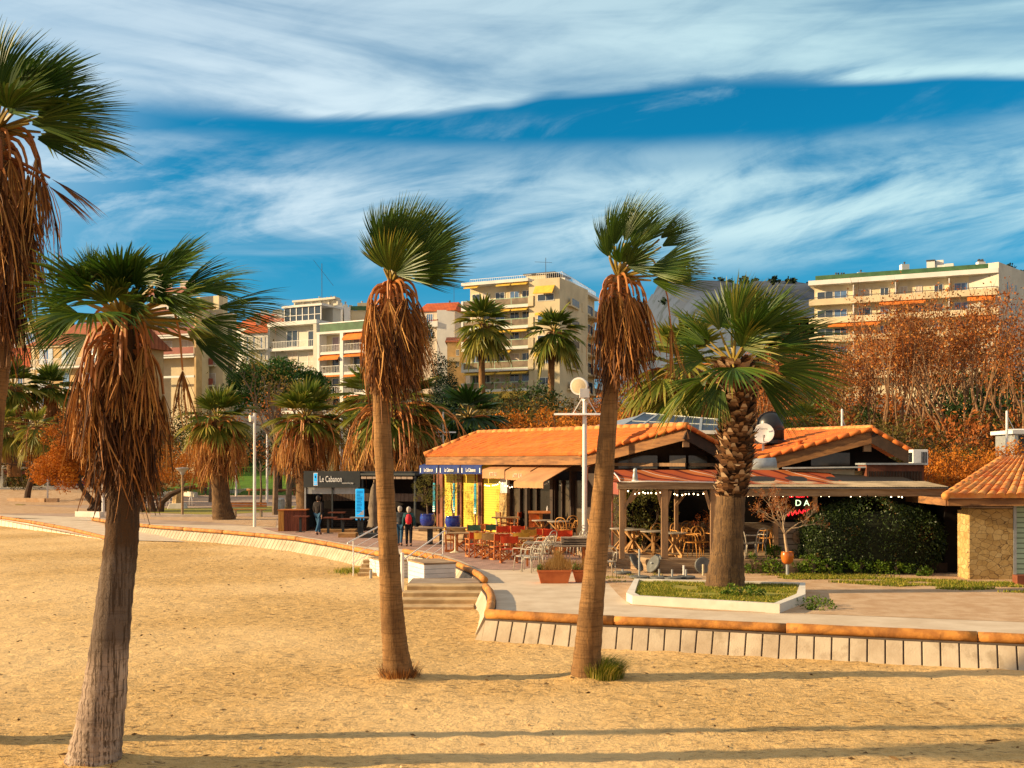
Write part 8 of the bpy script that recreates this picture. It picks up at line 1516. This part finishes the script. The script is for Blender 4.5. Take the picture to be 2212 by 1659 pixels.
for i, (x, lb) in enumerate(((690, 'bare lawn tree behind the left part of the kiosk sign'), (760, 'bare lawn tree behind the right part of the kiosk sign'), (905, 'bare lawn tree left of the orange roof corner'), (935, 'bare lawn tree just above the orange roof corner'))): young(x, 1062, 985, .22, lb, 'olive_shrub', 3.2, 20 + i, 900)
# shrubs and bushes: a few grown once, then copied about the slope
SH = []
for k, (mt, cl, n_, ls) in enumerate((('tamarisk', 60, 3200, .24), ('olive_shrub', 60, 3000, .24), ('green_shrub', 60, 3600, .26), ('plane_leaf', 60, 2600, .26))): SH.append([shrub((0, 0, 0), (3.0, 2.4, 2.3), cl, n_, .75, ls, mt, 'x', 500 + k, 'bush', 'bush', stem=.75, asp=.4, low=-.6), []])
rows_ = [  # kind, photo x, top y, depth, size
 (2, 75, 880, 112, 1.0), (2, 150, 876, 114, 1.1), (2, 215, 884, 112, 1.0), (1, 40, 930, 104, .9), (0, 112, 925, 92, .9), (0, 260, 950, 96, 1.1), (1, 330, 930, 108, 1.2), (0, 392, 965, 92, .9), (2, 440, 900, 125, 1.2), (0, 530, 940, 165, 1.3), (1, 420, 880, 132, 1.3), (2, 300, 900, 120, 1.2), (2, 10, 900, 108, 1.1), (1, 700, 930, 165, 1.4), (1, 760, 905, 118, 1.4), (2, 560, 930, 128, 1.2), (1, 640, 950, 166, 1.3), (2, 800, 930, 112, 1.2), (1, 890, 925, 100, 1.2),
 (2, 25, 965, 114, 1.1), (2, 100, 958, 114, 1.2), (1, 60, 990, 108, 1.0), (2, 170, 955, 115, 1.1), (2, 240, 960, 113, 1.1), (1, 290, 985, 105, 1.1), (2, 940, 870, 110, 1.4), (1, 985, 880, 104, 1.3), (2, 1125, 826, 106, 1.5), (1, 1075, 868, 100, 1.3), (1, 1150, 838, 98, 1.4), (0, 1090, 900, 84, 1.2), (0, 1150, 890, 82, 1.2), (1, 1210, 868, 90, 1.4), (0, 1240, 905, 76, 1.1), (0, 1200, 892, 80, 1.1), (3, 1290, 880, 88, 1.3), (1, 1320, 860, 100, 1.5), (0, 1330, 900, 78, 1.1), (0, 1400, 868, 84, 1.3), (3, 1380, 830, 104, 1.6), (1, 1430, 850, 96, 1.4), (0, 1470, 880, 78, 1.2), (3, 1520, 850, 92, 1.5), (1, 1560, 830, 104, 1.6), (0, 1560, 890, 76, 1.1), (3, 1630, 860, 86, 1.4), (1, 1690, 870, 80, 1.3), (3, 1700, 830, 100, 1.6), (3, 1770, 880, 76, 1.2), (1, 1840, 890, 72, 1.2), (3, 1850, 840, 96, 1.6), (1, 1920, 905, 66, 1.1), (3, 1950, 860, 84, 1.4), (1, 1990, 925, 60, 1.0), (2, 1880, 870, 84, 1.0), (3, 2050, 900, 70, 1.3), (2, 2110, 800, 90, 1.7), (2, 2200, 778, 88, 1.9), (2, 2160, 840, 80, 1.5), (1, 2120, 900, 72, 1.3), (3, 2190, 890, 70, 1.3), (0, 2050, 972, 46, .62), (0, 2095, 978, 45, .6), (0, 2010, 985, 47, .55), (0, 2180, 960, 47, .6), (0, 2215, 968, 46, .6), (0, 2130, 985, 44, .5), (1, 2145, 970, 52, .8), (2, 1740, 795, 110, 1.4), (3, 1480, 780, 120, 1.5)]
KN = ('orange leaved', 'olive brown', 'dark green', 'russet leaved'); cnt = {}
def near_words(x):
    for lim, t in ((60, 'at the far left edge'), (130, 'below the skirted palm of the ochre house'), (240, 'below the ochre house'), (320, 'behind the nearest palm skirt'), (430, 'right of the nearest palm skirt'), (500, 'behind the squat shaggy palm'), (590, 'left of the umbrella pine trunk'), (680, 'under the umbrella pine'), (790, 'behind the kiosk'), (860, 'behind the middle palm trunk'), (930, 'left of the orange roof'), (1000, 'left of the beige tower foot'), (1110, 'below the left half of the beige tower'), (1180, 'below the stair column of the beige tower'), (1260, 'left of the floodlight post head'), (1345, 'behind the slim palm trunk'), (1410, 'above the solar panels, left end'), (1500, 'above the solar panels'), (1590, 'behind the stout palm trunk'), (1700, 'above the satellite dish'), (1800, 'above the small clay chimney pot'), (1890, 'above the second gable peak'), (1970, 'above the right slope of the second gable'), (2060, 'above the air conditioning unit'), (2140, 'left of the stone hut roof ridge'), (2400, 'above the stone hut at the right edge')):
        if x < lim: return t
for i, (k, x, yt, Yd, s_) in enumerate(rows_):
    b = P(x, yt, Yd); top = 2.3 * 1.75 * s_; z = b.z - top; lb = '%s bush %s' % (KN[k], near_words(x)); cnt[lb] = cnt.get(lb, 0) + 1
    if cnt[lb] > 1: lb += (', smaller one' if s_ < 1.3 else ', farther one') if cnt[lb] == 2 else ', lowest of the group'
    place(SH[k][0], SH[k][1], (b.x, Yd, z), i * 1.3, lb, ('bushes on the slope behind the beach'), s_)
# russet ground cover under the trees: nobody could count it
g = np.random.default_rng(55); n = 26000; xs_ = g.uniform(-4, 62, n); ys_ = g.uniform(56, 108, n); zs_ = np.array([max(0, terr(x, y)) for x, y in zip(xs_, ys_)]) + g.gamma(2.0, .75, n) * np.clip((ys_ - 50) / 30, .3, 1)
keep = (xs_ / ys_ * F + CX < 2330) & (xs_ / ys_ * F + CX > 985); pts = np.stack([xs_, ys_, zs_], 1)[keep]; M['scrub'] = vmat('mixed_scrub', [(0, (.05, .028, .008)), (.4, (.16, .06, .014)), (.75, (.34, .12, .02)), (1, (.16, .13, .02))], .85, .2)
tag(np_mesh('undergrowth', leaf_faces(g, pts, .5, .35), 4, M['scrub'], None, g.random(len(pts))), 'tangled russet undergrowth covering the slope behind the restaurant', 'undergrowth', kind='stuff')
hp = []
g = np.random.default_rng(4)
for k in range(46):
    x, y = g.uniform(100, 420), g.uniform(700, 905); z = hillz(x, y); pts, vals = clump_pts(g, (x, y, z + 1.6), (3.2, 3.2, 2.2), 8, 60, 1.6); hp.append((pts, vals))
tag(np_mesh('hill_trees', leaf_faces(g, np.concatenate([p for p, v in hp]), 2.4, .8), 4, M['dark_conifer'], None, np.concatenate([v for p, v in hp])), 'dark pines dotted over the far grey hill', 'trees', kind='stuff')
